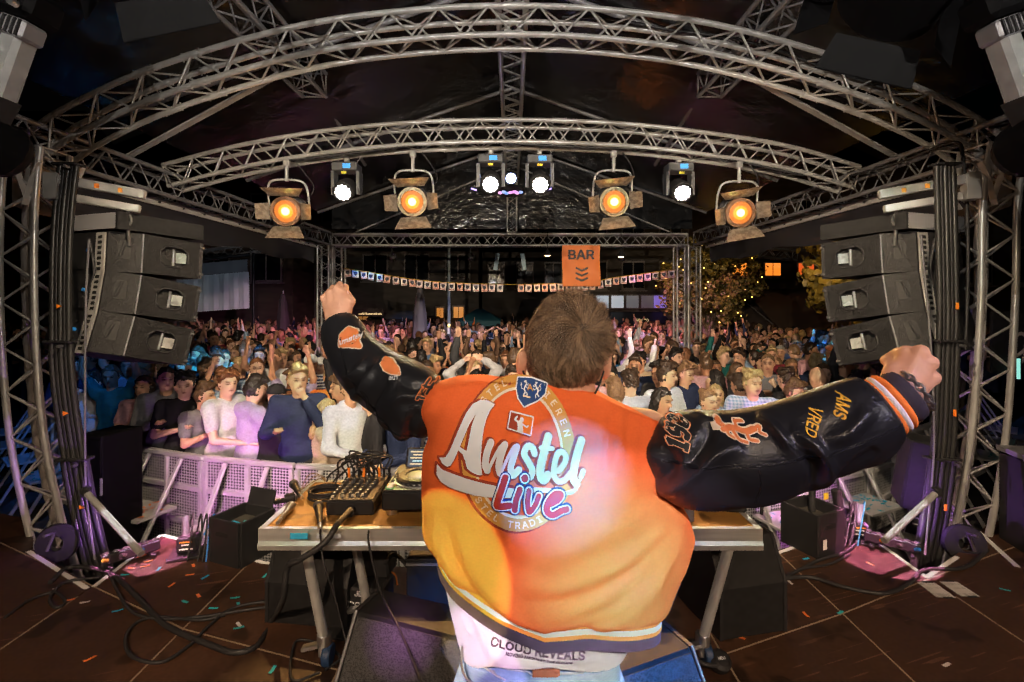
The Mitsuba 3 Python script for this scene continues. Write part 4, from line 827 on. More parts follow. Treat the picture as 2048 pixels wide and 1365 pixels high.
# stage-side box with handles at far left, dark boxes right
t = thing('stage_speaker', 'tall black speaker standing behind the left mast', 'speaker'); o = S(205, 985, 4.75)
part(t, 'cabinet', MB().box(o + [0, .1, -.10], (.30, .4, 1.3), R3(z=-14), b=.012), DEEP); part(t, 'grille', MB().box(o + [-.03, -.107, -.1], (.25, .012, 1.22), R3(z=-14)), DEEP); part(t, 'handle', MB().box(o + [.10, -.14, .1], (.02, .02, .16), R3(z=-14), b=.005), ALUD)
t = thing('flight_case', 'dark equipment case with small lights at the far right edge', 'case'); o = np.array([4.0, 3.75, .3])
part(t, 'body', MB().box(o, (.5, .4, .75), R3(z=-12), b=.01), BLACK); part(t, 'shelf', MB().box(o + [0, -.02, .4], (.54, .44, .04), R3(z=-12), b=.004), ALUD)
for j in range(6): part(t, 'indicator', MB().box(o + [-.2 + .07 * j, -.235 + .012 * j, .2 - .04 * (j % 3)], (.014, .006, .006)), ORANGE)
t = thing('stage_speaker', 'purple lit speaker leaning beside the right mast', 'speaker'); o = S(1842, 945, 4.2)
part(t, 'cabinet', MB().box(o, (.28, .34, .56), R3(z=-25, y=8), b=.015), CAB); part(t, 'badge', MB().box(o + [-.1, -.2, -.18], (.03, .004, .03), R3(z=-25)), WHITET)
t = thing('sign_board', 'small black board with chalk lines behind the right led bar', 'sign'); o = S(1838, 1035, 4.3); part(t, 'panel', MB().box(o, (.2, .02, .3), R3(y=15)), BLACK)
part(t, 'frame', MB().path([o + R3(y=15) @ np.array(q) for q in ((-.1, -.012, -.15), (.1, -.012, -.15), (.1, -.012, .15), (-.1, -.012, .15))], .006, 5, closed=True), ALUD)
for j in range(4): part(t, 'chalk_line', MB().box(o + R3(y=15) @ np.array([0, -.012, .09 - .05 * j]), (.12 - .02 * (j % 2), .003, .012), R3(y=15)), WHITET)
PAPER = mat('paper', proc(lambda p, n, uv: mix((.56, .54, .52), (.28, .27, .26), smoothstep(.45, .5, noise(p.x * 160, p.y * 30)) * smoothstep(.3, .5, cell_rand(0, dr.floor(p.y * 95))) * .7)), .7)
for i, (px_, py_) in enumerate(((1872, 1180), (1918, 1178))):
    t = thing('paper_sheet', ('left', 'right')[i] + ' of two printed paper sheets taped to the floor at right', 'paper'); o = fl(px_, py_, .003)
    R = R3(z=-4 + 3 * i); part(t, 'sheet', MB().box(o, (.115, .17, .0015), R), PAPER)
    for q in (.09, -.09): part(t, 'tape_strip', MB().box(o + R @ np.array([.01, q, .0016]), (.06, .02, .0015), R), BLACKR)
t = thing('headphones', 'black headphones lying on the floor by the right table leg', 'headphones'); o = fl(1436, 1318, .045)
part(t, 'ear_cup', MB().lathe([(0, -.03), (.045, -.03), (.052, -.01), (.052, .02), (.035, .032), (0, .034)], o + [.0, -.02, 0], (.1, -.5, .8), 22), BLACK)
part(t, 'ear_cup', MB().lathe([(0, -.03), (.045, -.03), (.052, -.01), (.052, .02), (.035, .03), (0, .03)], o + [-.05, .10, 0], (-.2, .5, .8), 22), BLACK)
part(t, 'headband', MB().path(catmull([o + [0, -.05, 0], o + [-.1, -.06, .02], o + [-.15, .02, .03], o + [-.12, .1, .02], o + [-.05, .13, 0]], 6), .011, 8), BLACKR)
zr = np.array([.1, -.5, .8]); zr /= np.linalg.norm(zr); xx, yy, zz = frame(zr)
part(t, 'cup_print', MB().mesh(meshkit.text_mesh('AIAIAI' if False else 'HDJ', .014, .001, True), np.stack([xx, yy, zz], 1), o + [0, -.02, 0] + zz * .035 - xx * .02 - yy * .006), 'mat_print_white')
# paper confetti on the floor
cs = [(115, 1175, 'white'), (170, 1205, 'white'), (235, 1222, 'blue'), (180, 1318, 'orange'), (140, 1200, 'orange'), (283, 1113, 'orange'), (263, 1137, 'orange'), (297, 1123, 'orange'), (290, 1133, 'orange'), (317, 1139, 'blue'), (341, 1117, 'blue'), (387, 1132, 'orange'), (380, 1150, 'orange'), (343, 1171, 'orange'), (397, 1192, 'orange'), (370, 1204, 'teal'), (427, 1217, 'teal'), (477, 1210, 'teal'), (530, 1152, 'teal'), (470, 1196, 'teal'), (628, 1215, 'teal'), (478, 1250, 'white'), (478, 1256, 'teal'), (545, 1340, 'teal'), (1680, 1226, 'teal'), (1612, 1118, 'blue'), (1740, 1128, 'orange'), (1893, 1330, 'white'), (1480, 1275, 'orange'), (2010, 1180, 'teal'), (600, 1198, 'white'), (250, 1150, 'teal'), (560, 1185, 'orange'), (1580, 1165, 'white'), (1612, 1230, 'orange'), (410, 1155, 'blue'), (350, 1105, 'orange')]
gx = {}
for i, (x, y, c) in enumerate(cs):
    o = fl(x, y, .003); side = 'left' if x < 1000 else 'right'; side = 'left' if x < 1000 else 'right'; where = 'at the far left of the stage floor' if x < 245 else 'by the left led bar' if x < 325 else 'by the left jet machine' if x < 405 else 'in front of the left open box' if x < 500 else 'near the left table leg' if x < 1000 else 'near the right led bar' if 1700 < x < 1800 else 'on the bare floor at right'
    v = rng.uniform(0, 180); g = MB(); w_ = np.linspace(-.5, .5, 5); L = .055; P = np.array([[a * L, b * .018, .004 * abs(a) * rng.uniform(.5, 2)] for a in w_ for b in (-.5, .5)]) @ R3(z=v).T + o
    g.add(P, [[2 * k, 2 * k + 2, 2 * k + 3, 2 * k + 1] for k in range(4)])
    solo('confetti_strip', f'{c} paper strip lying {where}', 'confetti', g, CONF[c], group=f'{c} confetti strips {where}')
# ---------------------------------------------------------------- crowd barrier
PERF = mat('perforated_sheet', proc(lambda p, n, uv: mix((.05, .05, .05), (.42, .42, .42), smoothstep(.30, .42, dr.sqrt(dr.square((p.x + p.y * .37) / .03 - dr.floor((p.x + p.y * .37) / .03) - .5) + dr.square(p.z / .03 - dr.floor(p.z / .03) - .5))))), .4, .4)
BAR = mat('barrier_alu', proc(lambda p, n, uv: mix((.40, .40, .40), (.58, .58, .57), fbm(p.x * 7, p.y * 7, p.z * 7))), .4, .45)
BP = [(-8.2, 8.9), (-6.5, 7.2), (-4.46, 5.78), (-2.9, 5.16), (-1.54, 4.92), (0, 4.8), (1.6, 4.95), (3.0, 5.32), (4.5, 6.06), (6.5, 7.4), (8.2, 9.0)]
bpts = catmull(BP, 12)
def barrier_y(x): return float(np.interp(x, bpts[:, 0], bpts[:, 1]))
bq = resample(bpts, int(np.linalg.norm(np.diff(bpts, axis=0), axis=1).sum() / 1.0) + 1)
for i, (a, b) in enumerate(zip(bq[:-1], bq[1:])):
    d = b - a; L = np.linalg.norm(d); d = np.array([*(d / L), 0]); n = np.array([d[1], -d[0], 0]); o = np.array([*a, GZ])
    P = lambda u, w, z: o + d * u + n * w + Z_ * z
    side = 'left' if (a[0] + b[0]) < 0 else 'right'; k = i if side == 'left' else len(bq) - 2 - i
    nth = ('first', 'second', 'third', 'fourth', 'fifth', 'sixth', 'seventh', 'eighth', 'ninth', 'tenth', 'eleventh', 'twelfth')[k]
    t = thing('crowd_barrier', f'grey perforated barrier panel, {nth} from the {side} end of the row', 'barrier', 'crowd barrier panels')
    sh = part(t, 'sheet', MB().hull([P(u, w, z) for u in (.03, L - .03) for w in (0, .004) for z in (.05, 1.06)]), PERF)
    part(t, 'top_rail', MB().box(P(L / 2, .0, 1.08), (L - .012, .06, .055), np.stack([d, -n, Z_], 1), b=.012), BAR)
    for z in (.42, .76): part(t, 'cross_rail', MB().box(P(L / 2, .02, z), (L - .07, .03, .045), np.stack([d, -n, Z_], 1)), BAR)
    for u in (.03, L / 2, L - .03): part(t, 'post', MB().box(P(u, .022, .54), (.045, .035, 1.03), np.stack([d, -n, Z_], 1), b=.006), BAR)
    for u in (L * .27, L * .73):
        p0, p1 = P(u, .04, 1.06), P(u, .62, .02); part(t, 'strut', MB().box((p0 + p1) / 2, (.045, .03, np.linalg.norm(p1 - p0)), np.stack(frame(p1 - p0, n), 1)[:, [1, 0, 2]] if False else np.stack([d, np.cross((p1 - p0) / np.linalg.norm(p1 - p0), d), (p1 - p0) / np.linalg.norm(p1 - p0)], 1), b=.005), BAR)
    st = part(t, 'step', MB().box(P(L / 2, .30, .58), (L * .5, .40, .03), np.stack([d, -n, Z_], 1), b=.004), BAR)
    g = MB()
    for _ in range(26):
        q = P(L / 2 + rng.uniform(-.22, .22) * L, .3 + rng.uniform(-.18, .18), .598 + rng.uniform(0, .006)); R = R3(z=rng.uniform(0, 180), x=rng.uniform(-15, 15)); g.flat(q + np.array([[-.027, -.009, 0], [.027, -.009, 0], [.027, .009, 0], [-.027, .009, 0]]) @ R.T, [[0, 1, 2, 3]])
    if i % 3 == 0 or 3 < i < len(bq) - 4: part(st, 'confetti', g, CONF[('blue', 'orange', 'white', 'teal')[i % 4]], kind='stuff')
g = {c: MB() for c in CONF}
for _ in range(700):
    x = rng.uniform(-4, 4); y = rng.uniform(3.7, barrier_y(x) - .05); R = R3(z=rng.uniform(0, 180))
    g[('orange', 'blue', 'white', 'teal', 'blue')[rng.integers(5)]].flat(np.array([x, y, GZ + .006 + rng.uniform(0, .004)]) + np.array([[-.027, -.009, 0], [.027, -.009, 0], [.027, .009, 0], [-.027, .009, 0]]) @ R.T, [[0, 1, 2, 3]])
for c in g:
    solo('confetti_litter', f'{c} confetti scattered on the street in front of the barrier', 'confetti', g[c], CONF[c], kind='stuff')

# ---------------------------------------------------------------- flags, banner, small lamps under the front truss
FLAGW = {i: mat(f'flag_{i}', b, .7) for i, b in enumerate(((.62, .52, .50), (.66, .60, .56), (.70, .45, .36)))}
FLE = mat('flag_emblem', (.03, .03, .05), .6); FLR = mat('flag_red', (.45, .10, .06), .6); YEL = mat('flag_cord', (.55, .30, .03), .6)
t = thing('bunting', 'string of small square flags sagging under the front truss', 'bunting')
line = catmull([S(x, y, 10.85) for x, y in ((688, 537), (740, 545), (800, 555), (860, 563), (930, 567), (1015, 569), (1100, 568), (1180, 565), (1225, 556), (1270, 550), (1320, 543), (1350, 540))], 10)
part(t, 'cord', MB().path(line, .008, 5), YEL)
fx = np.r_[np.linspace(695, 1000, 20), np.linspace(1042, 1343, 20)]
for i, x in enumerate(fx):
    p = np.array([np.interp((x - 1024) / 1024 * 10.85, line[:, 0], line[:, k]) for k in range(3)]); w_ = .135; sl = rng.normal(0, .02); yaw = rng.normal(0, 12)
    R = R3(z=yaw, y=rng.normal(0, 4)); m = MB(); U = 4
    P = np.array([[(-.5 + c / 3) * w_, .012 * math.sin(c * 1.9 + i) * r_ / 3, -.165 * r_ / 3] for r_ in range(4) for c in range(4)]) @ R.T + p
    m.add(P, [[r_ * 4 + c, r_ * 4 + c + 1, r_ * 4 + c + 5, r_ * 4 + c + 4] for r_ in range(3) for c in range(3)])
    f = part(t, 'flag', m, FLAGW[i % 3])
    e = MB().hull(np.array([[u * .035, y, -.08 + v * .045] for u, v in ((-1, .8), (1, .8), (1, -.2), (0, -1), (-1, -.2)) for y in (-.016, -.021)]) @ R.T + p)
    part(f, 'emblem', e, FLE); part(f, 'lower_band', MB().hull(np.array([[u * .06, y, z] for u in (-1, 1) for y in (-.016, -.02) for z in (-.152, -.14)]) @ R.T + p), FLR)
t = thing('banner', 'orange hanging banner lettered BAR with three dark chevrons', 'banner'); c = S(1162, 532, 10.75); W, Hh = .80, .86
u, w = np.meshgrid(np.linspace(-.5, .5, 12), np.linspace(-.5, .5, 12), indexing='ij'); yy = .012 * np.sin(u * 14 + w * 5) + .02 * np.sin(w * 9)
i_, j_ = np.meshgrid(np.arange(11), np.arange(11), indexing='ij')
part(t, 'cloth', MB().add(c + np.stack([u * W + .03 * (w < 0) * -w, yy, w * Hh], -1).reshape(-1, 3), np.stack([i_ * 12 + j_, (i_ + 1) * 12 + j_, (i_ + 1) * 12 + j_ + 1, i_ * 12 + j_ + 1], -1).reshape(-1, 4)), mat('banner_orange', (.72, .20, .045), .6))
INK = mat('banner_ink', (.035, .025, .035), .6); tm = meshkit.text_mesh('BAR', .185, .004, True); bx = tm.bounds; Rb = np.stack([X_, Z_, -Y_], 1)
part(t, 'lettering', MB().mesh(trimesh.Trimesh((tm.vertices - [(bx[0][0] + bx[1][0]) / 2, 0, 0]) * [1.12, 1, 1], tm.faces), Rb, c + [0, -.045, .14]), INK)
for j in range(3):
    z = -.045 - .105 * j; pl = sg.LineString([(-.125, .06), (0, 0), (.125, .06)]).buffer(.018, cap_style=2, join_style=2)
    part(t, 'chevron', MB().prism(pl, c + [.01, -.04, z - .06], X_, Z_, .004), INK)
for px_, py_, w_ in ((1095, 511, .06), (1242, 514, .06)):
    p = S(px_, py_, 10.9); t = thing('hanging_lamp', f'small warm lamp glowing under the front truss {"left" if px_ < 1200 else "right"} of the orange banner', 'lamp')
    part(t, 'shade', MB().lathe([(.02, .12), (.09, .02), (.095, 0), (.02, .0)], p, Z_, 14), BLACK); part(t, 'bulb', MB().ball(p, .055, 6, (1.2, 1.2, .5)), GLASSY, emit=(7, 4.6, 2.0)); part(t, 'cord', MB().tube(p + [0, 0, .1], p + [0, 0, .55], .008, 5), BLACKR)
for px_, ti in ((993, -9), (1047, 8)):
    t = thing('sound_baffle', f'pale blue narrow panel hanging {"left" if ti < 0 else "right"} of the middle under the front truss', 'panel'); part(t, 'board', MB().box(S(px_, 524, 10.9), (.09, .03, .36), R3(y=-ti), b=.006), mat('panel_blue', (.30, .42, .46), .5) if 'mat_panel_blue' not in scene else 'mat_panel_blue'); part(t, 'hook', MB().tube(S(px_, 507, 10.9), S(px_, 492, 10.95), .008, 5), BLACKR)

# ---------------------------------------------------------------- buildings round the square
FAC = [mat('facade_%d' % i, proc(lambda p, n, uv, a=a, b=b: mix(a, b, fbm(p.x * 2, p.y * 2, p.z * 7))), .8) for i, (a, b) in enumerate((((.05, .035, .028), (.085, .06, .048)), ((.06, .052, .046), (.10, .09, .08)), ((.035, .03, .028), (.06, .052, .045))))]
FRAME = mat('window_frame', (.20, .18, .17), .6); PANE = mat('dark_pane', (.012, .013, .015), .12, spec=.8); AWN = mat('awning', (.075, .05, .033), .8); ROOFT = mat('roof_tile', (.05, .03, .025), .8)
BLANK = None
def house(name, x0, x1, y, top, facade, label, floors, cols, lit=(), base=GZ, depth=8):
    t = thing(name, label, 'building'); part(t, 'wall', MB().box(((x0 + x1) / 2, y + depth / 2, (base + top) / 2), (x1 - x0, depth, top - base)), facade)
    part(t, 'roof', MB().hull([(x, yy, z) for x in (x0 - .2, x1 + .2) for yy, z in ((y - .3, top), (y + depth + .3, top), (y + depth / 2, top + 2.6))]), ROOFT)
    part(t, 'cornice', MB().box(((x0 + x1) / 2, y - .12, top - .15), (x1 - x0, .3, .2)), FRAME)
    for r, z in enumerate(floors):
        for c in range(cols):
            xc = x0 + (c + .5) * (x1 - x0) / cols; w_, h_ = (.62, .52) if lit else (min(1.3, (x1 - x0) / cols * .62), 1.25)
            f = part(t, 'window', MB().box((xc, y - .02, z), (w_, .07, h_), b=.01), FRAME)
            for q in (-1, 1):
                e = lit.get((r, c)) if lit else None
                part(f, 'pane', MB().box((xc + q * w_ * .235, y - .06, z), (w_ * .41, .02, h_ * .86)), PANE if not e else GLASSY, emit=e)
            part(t, 'sill', MB().box((xc, y - .08, z - h_ / 2 - .04), (w_ + .16, .16, .06)), FRAME)
    return t
OW = (1.15, .28, .025); OW2 = (.75, .09, .01)
h1 = house('town_house', -17.5, -9.0, 21.0, 7.5, FAC[0], 'dark house at the left behind the white screen', (3.2, 5.6), 4)
h2 = house('town_house', -8.9, -1.5, 23.0, 8.0, FAC[1], 'dark café house behind the closed grey parasol', (3.3, 5.9), 4)
h3 = house('town_house', -1.4, 2.6, 24.0, 9.0, FAC[2], 'narrow dark house straight ahead behind the teal tent', (3.0, 5.6), 3)
h4 = house('town_house', 2.8, 7.6, 22.0, 7.8, FAC[1], 'dark house with a bright glass front behind the head of the person', (2.9, 5.2), 3)
h5 = house('town_house', 7.6, 13.6, 18.5, 6.6, FAC[0], 'dark house with orange lit windows behind the trees at right', (2.95, 5.2), 5, lit={(0, 0): OW, (0, 1): OW, (0, 2): OW2, (0, 3): OW2})
# ground floor fronts
def awn(x0, x1, y, z0, z1, out, label, m=AWN):
    t = thing('awning', label, 'awning'); part(t, 'cloth', MB().hull([(x, yy, z) for x in (x0, x1) for yy, z in ((y, z1), (y, z1 - .05), (y - out, z0), (y - out, z0 - .05))]), m)
    part(t, 'valance', MB().box(((x0 + x1) / 2, y - out - .01, z0 - .18), (x1 - x0, .02, .3)), mat('awning_edge', (.05, .055, .07), .7) if 'mat_awning_edge' not in scene else 'mat_awning_edge')
    for x in (x0 + .05, x1 - .05): part(t, 'arm', MB().tube((x, y - .02, z1 - .5), (x, y - out + .05, z0 - .05), .02, 6), FRAME)
    return t
t = awn(8.4, 13.4, 18.5, .95, 2.25, 2.4, 'wide brown awning with a small blue sign on its edge, below the orange windows')
part(t, 'blue_sign', MB().box((8.95, 16.06, .78), (.75, .02, .2)), mat('sign_cyan', (.10, .30, .46), .5))
awn(-9.0, -4.2, 23.0, .6, 1.0, 2.0, 'low dark awning over the café front at left'); awn(-4.0, -1.6, 23.0, .7, 1.1, 1.5, 'short dark awning right of the closed grey parasol')
CAFE = 'het Bommelhuis'
t = thing('shop_sign', 'small warm glowing shop lettering on the dark café front above the crowd', 'sign')
tm = meshkit.text_mesh('café Bommelhuis', .085, .01, True); part(t, 'lettering', MB().mesh(tm, np.stack([X_, Z_, -Y_], 1), S(717, 630, 20.85)), GLASSY, emit=(.9, .62, .26))
part(t, 'board', MB().box(S(738, 626, 20.95) , (1.2, .06, .3)), FAC[2])
def glow(px_, py_, D, w_, h_, col, label, nm='lit_doorway'):
    t = thing(nm, label, 'window'); o = S(px_, py_, D)
    part(t, 'frame', MB().box(o + [0, .05, 0], (w_ + .14, .08, h_ + .14)), FRAME)
    for q in (-1, 1): part(t, 'pane', MB().box(o + [q * w_ * .26, 0, 0], (w_ * .45, .02, h_)), GLASSY, emit=col)
glow(880, 632, 22.8, .3, .7, (.5, .17, .02), 'narrow orange lit doorway left of the lamp post')
glow(917, 630, 22.8, .45, .7, (.55, .2, .03), 'orange lit doorway right of the lamp post by the teal tent')
glow(725, 648, 22.8, .5, .8, (.25, .10, .02), 'dim amber lit doorway under the small shop lettering')
glow(1572, 654, 18.4, .24, .32, (2.2, .85, .12), 'small square amber lamp under the wide brown awning', 'wall_lantern')
for i, (x, e) in enumerate(((1205, (.30, .36, .42)), (1235, (.34, .38, .42)), (1265, (.06, .07, .08)), (1295, (.03, .03, .04)), (1320, (.16, .10, .45)))):
    o = S(x, 604, 21.9); t = thing('front_window', ('first', 'second', 'third', 'fourth', 'violet last')[i] + ' pane of the bright upper glass front right of the head', 'window')
    part(t, 'frame', MB().box(o + [0, .05, 0], (.62, .06, .62)), FRAME); part(t, 'pane', MB().box(o, (.52, .02, .52)), GLASSY, emit=e)
t = thing('kiosk', 'dark shop front with faint lettering under the bright glass front', 'kiosk'); o = S(1272, 650, 21.8)
part(t, 'canopy', MB().hull([o + np.array(q) for q in ((-1.1, 0, .55), (1.1, 0, .55), (1.25, -.9, .1), (-1.25, -.9, .1), (-1.1, 0, .45), (1.1, 0, .45))]), BLACK)
part(t, 'lettering', MB().mesh(meshkit.text_mesh('BAR 020', .11, .01, True), np.stack([X_, Z_, -Y_], 1), o + [-.35, -.95, .18]), GLASSY, emit=(.5, .36, .12)); part(t, 'post', MB().tube(o + [-1.25, -.5, .2], o + [-1.25, -.5, -1.8], .04, 6), FRAME); part(t, 'post', MB().tube(o + [1.3, -.5, .2], o + [1.3, -.5, -1.8], .04, 6), FRAME)
# far side structures
t = thing('projection_screen', 'pale hanging screen with a grey top band left of the stage', 'screen'); D = 15.5
c4 = [S(352, 627, D - .5), S(499, 617, D), S(497, 519, D), S(352, 532, D - .5)]
def patch(c4, n, m_, fn): 
    u, w = np.meshgrid(np.linspace(0, 1, n), np.linspace(0, 1, m_), indexing='ij'); u_, w_ = u[..., None], w[..., None]
    p = (c4[0] * (1 - u_) + c4[1] * u_) * (1 - w_) + (c4[3] * (1 - u_) + c4[2] * u_) * w_; p[..., 1] += fn(u, w)
    i, j = np.meshgrid(np.arange(n - 1), np.arange(m_ - 1), indexing='ij'); return p.reshape(-1, 3), np.stack([i * m_ + j, (i + 1) * m_ + j, (i + 1) * m_ + j + 1, i * m_ + j + 1], -1).reshape(-1, 4)
fold = lambda u, w: .03 * np.sin(u * 46) + .02 * np.sin(u * 91 + 1)
lo4 = [c4[0], c4[1], c4[1] * .25 + c4[2] * .75, c4[0] * .25 + c4[3] * .75]; up4 = [lo4[3], lo4[2], c4[2], c4[3]]
part(t, 'cloth', MB().add(*patch(lo4, 60, 6, fold)), mat('screen_cloth', (.50, .53, .56), .8)); part(t, 'top_band', MB().add(*patch(up4, 30, 4, lambda u, w: -.05 + .01 * np.sin(u * 30))), mat('screen_band', (.17, .18, .20), .8))
part(t, 'beam', MB().tube(c4[3] + [0, .1, .15], c4[2] + [0, .1, .15], .05, 8), BLACK); part(t, 'leg', MB().tube(c4[2] + [.1, .1, .2], [c4[2][0] + .1, c4[2][1] + .1, GZ], .04, 8), BLACK); part(t, 'leg', MB().tube(c4[3] + [0, .1, .2], [c4[3][0], c4[3][1] + .1, GZ], .04, 8), BLACK)
spot('light_unseen_screen', (-4.3, 9.6, 2.4), S(430, 590, D), (.72, .86, 1), 16, 17, 12)  # unseen lamp without body, placed to brighten the pale screen
def parasol(px_, D, top, label, m):
    b = S(px_, 600, D); b[2] = GZ; t = thing('closed_parasol', label, 'parasol'); z = EYE + (600 - top) / 1024 * D - GZ
    part(t, 'pole', MB().tube(b, b + [0, 0, z + .1], .03, 8), ALUD); n = 16; prof = [(.05, z), (.11, z - .25), (.17, z - .8), (.20, z - 1.4), (.23, z - 1.75), (.12, z - 1.78)]
    th = np.arange(n) * 2 * math.pi / n; P = [b + np.stack([r * (1 + .16 * (-1) ** np.arange(n)) * np.cos(th), r * (1 + .16 * (-1) ** np.arange(n)) * np.sin(th), 0 * th + h], 1) for r, h in prof]
    part(t, 'canopy', MB().add(np.vstack(P), np.vstack([np.stack([np.arange(n), (np.arange(n) + 1) % n, (np.arange(n) + 1) % n + n, np.arange(n) + n], 1) + k * n for k in range(5)])), m); part(t, 'base', MB().box(b + [0, 0, .06], (.7, .7, .1), b=.02), BLACK)
PCL = mat('parasol_cloth', (.15, .14, .16), .8)
parasol(840, 14.6, 577, 'tall closed grey parasol rising from the crowd left of the middle', PCL); parasol(566, 16.5, 588, 'dark closed parasol right of the pale screen', mat('parasol_dark', (.05, .045, .045), .8))
t = thing('lamp_post', 'slim grey lamp post with a yellow lamp standing in the crowd', 'lamp post'); b = S(898, 600, 15); b[2] = GZ
part(t, 'pole', MB().path([b, b + [0, 0, 2.4], b + [0, 0, 5.2]], [.06, .05, .04], 10), mat('post_paint', (.16, .20, .22), .5)); part(t, 'cross_arm', MB().tube(b + [-.11, 0, EYE - GZ + .66], b + [.11, 0, EYE - GZ + .66], .02, 6), FRAME); part(t, 'lamp', MB().ball(S(898, 651, 14.9), .045, 8), GLASSY, emit=(2.8, 1.7, .3)); part(t, 'sign_tube', MB().tube(S(897, 655, 14.85), S(897, 668, 14.85), .05, 8), WHITET)
t = thing('party_tent', 'teal pop-up tent behind the far end of the crowd', 'tent'); o = S(960, 640, 19.5); TEAL = mat('tent_teal', (.015, .085, .095), .7)
part(t, 'roof', MB().hull([o + np.array(q) for q in ((-.8, -.8, 0), (.8, -.8, 0), (.8, .8, 0), (-.8, .8, 0), (-.12, 0, .42), (.12, 0, .42))]), TEAL); part(t, 'valance', MB().box(o + [0, -.81, -.1], (1.6, .02, .2)), TEAL)
for x in (-.76, .76):
    for y in (-.76, .76): part(t, 'leg', MB().tube(o + [x, y, 0], [o[0] + x, o[1] + y, GZ], .025, 6), ALUD)
t = thing('stage_side_tent', 'violet lit tent frame behind the right mast', 'tent'); o = S(1885, 640, 7.4); VIO = mat('tent_violet', (.22, .20, .30), .7)
part(t, 'wall', MB().add(*patch([S(1876, 690, 7.4), S(1960, 700, 7.8), S(1960, 622, 7.8), S(1872, 622, 7.4)], 8, 5, lambda u, w: .05 * np.sin(u * 9 + w * 4))), VIO)
for a, b in (((1870, 622), (1960, 622)), ((1866, 700), (1960, 702)), ((1866, 700), (1862, 860)), ((1870, 622), (1866, 700))): part(t, 'tube', MB().tube(S(*a, 7.38), S(*b, 7.38), .025, 8), ALU)
spot('light_unseen_violet', (4.4, 5.6, 2.6), S(1880, 660, 7.4), (.28, .18, 1), 9, 16, 8)  # unseen lamp without body, placed to light the tent violet
t = thing('shop_sign', 'pale script letters on a black board at the right edge', 'sign'); o = S(2016, 700, 9.0)
part(t, 'board', MB().box(o + [.75, .1, .12], (1.9, .06, 1.1)), BLACK)
def stroke_text(strokes, w, cap=1): return so.unary_union([sg.LineString(catmull(s_, 6)[:, :2]).buffer(w / 2, cap_style=cap, join_style=1) for s_ in strokes])
gs = stroke_text([[(.95, .95), (.6, 1.12), (.2, .8), (.1, .3), (.4, .05), (.8, .3), (.85, .55), (.8, -.1), (.4, -.4), (.05, -.25)], [(1.1, .05), (1.15, .5), (1.35, .6), (1.5, .45)], [(1.6, .55), (1.62, .15), (1.9, .1), (2.0, .5), (2.02, .05)], [(2.3, .0), (2.4, .5), (2.65, .6), (2.7, .1)]], .17)
part(t, 'lettering', MB().prism(gs, o + [.06, .06, -.12], X_ * .36, Z_ * .36, .012), mat('sign_pale', (.50, .44, .36), .6), emit=None)
t = thing('menu_light', 'narrow green-white light strip under the script sign', 'light'); part(t, 'tube', MB().box(S(2037, 738, 9.0), (.05, .02, .36)), GLASSY, emit=(.25, .75, .62)); part(t, 'holder', MB().box(S(2037, 738, 9.04), (.09, .03, .42)), BLACK)

# ---------------------------------------------------------------- trees
LEAF = [mat('leaf_%d' % i, {'type': 'mesh_attribute', 'name': 'vertex_color'}, .55) for i in range(1)][0]
BARK = mat('bark', proc(lambda p, n, uv: mix((.06, .045, .03), (.13, .10, .07), fbm(p.x * 30, p.y * 30, p.z * 6))), .85)
def leaf_mesh(centres, normals, size, cols):
    """folded five-point leaves, one per centre"""
    base = np.array([[0, 0, 0], [.38, .28, .06], [.30, .75, .02], [0, 1.05, -.10], [-.30, .75, .02], [-.38, .28, .06]])
    F = np.array([[0, 1, 2], [0, 2, 3], [0, 3, 4], [0, 4, 5]]); V = []; C = []; FF = []
    for i, (c, n) in enumerate(zip(centres, normals)):
        x, y, z = frame(n, rng.normal(size=3)); V.append(c + size[i] * (base[:, :1] * x + base[:, 1:2] * y + base[:, 2:] * z)); C.append(np.tile(cols[i], (6, 1))); FF.append(F + 6 * i)
    return np.vstack(V), np.vstack(FF), np.vstack(C)
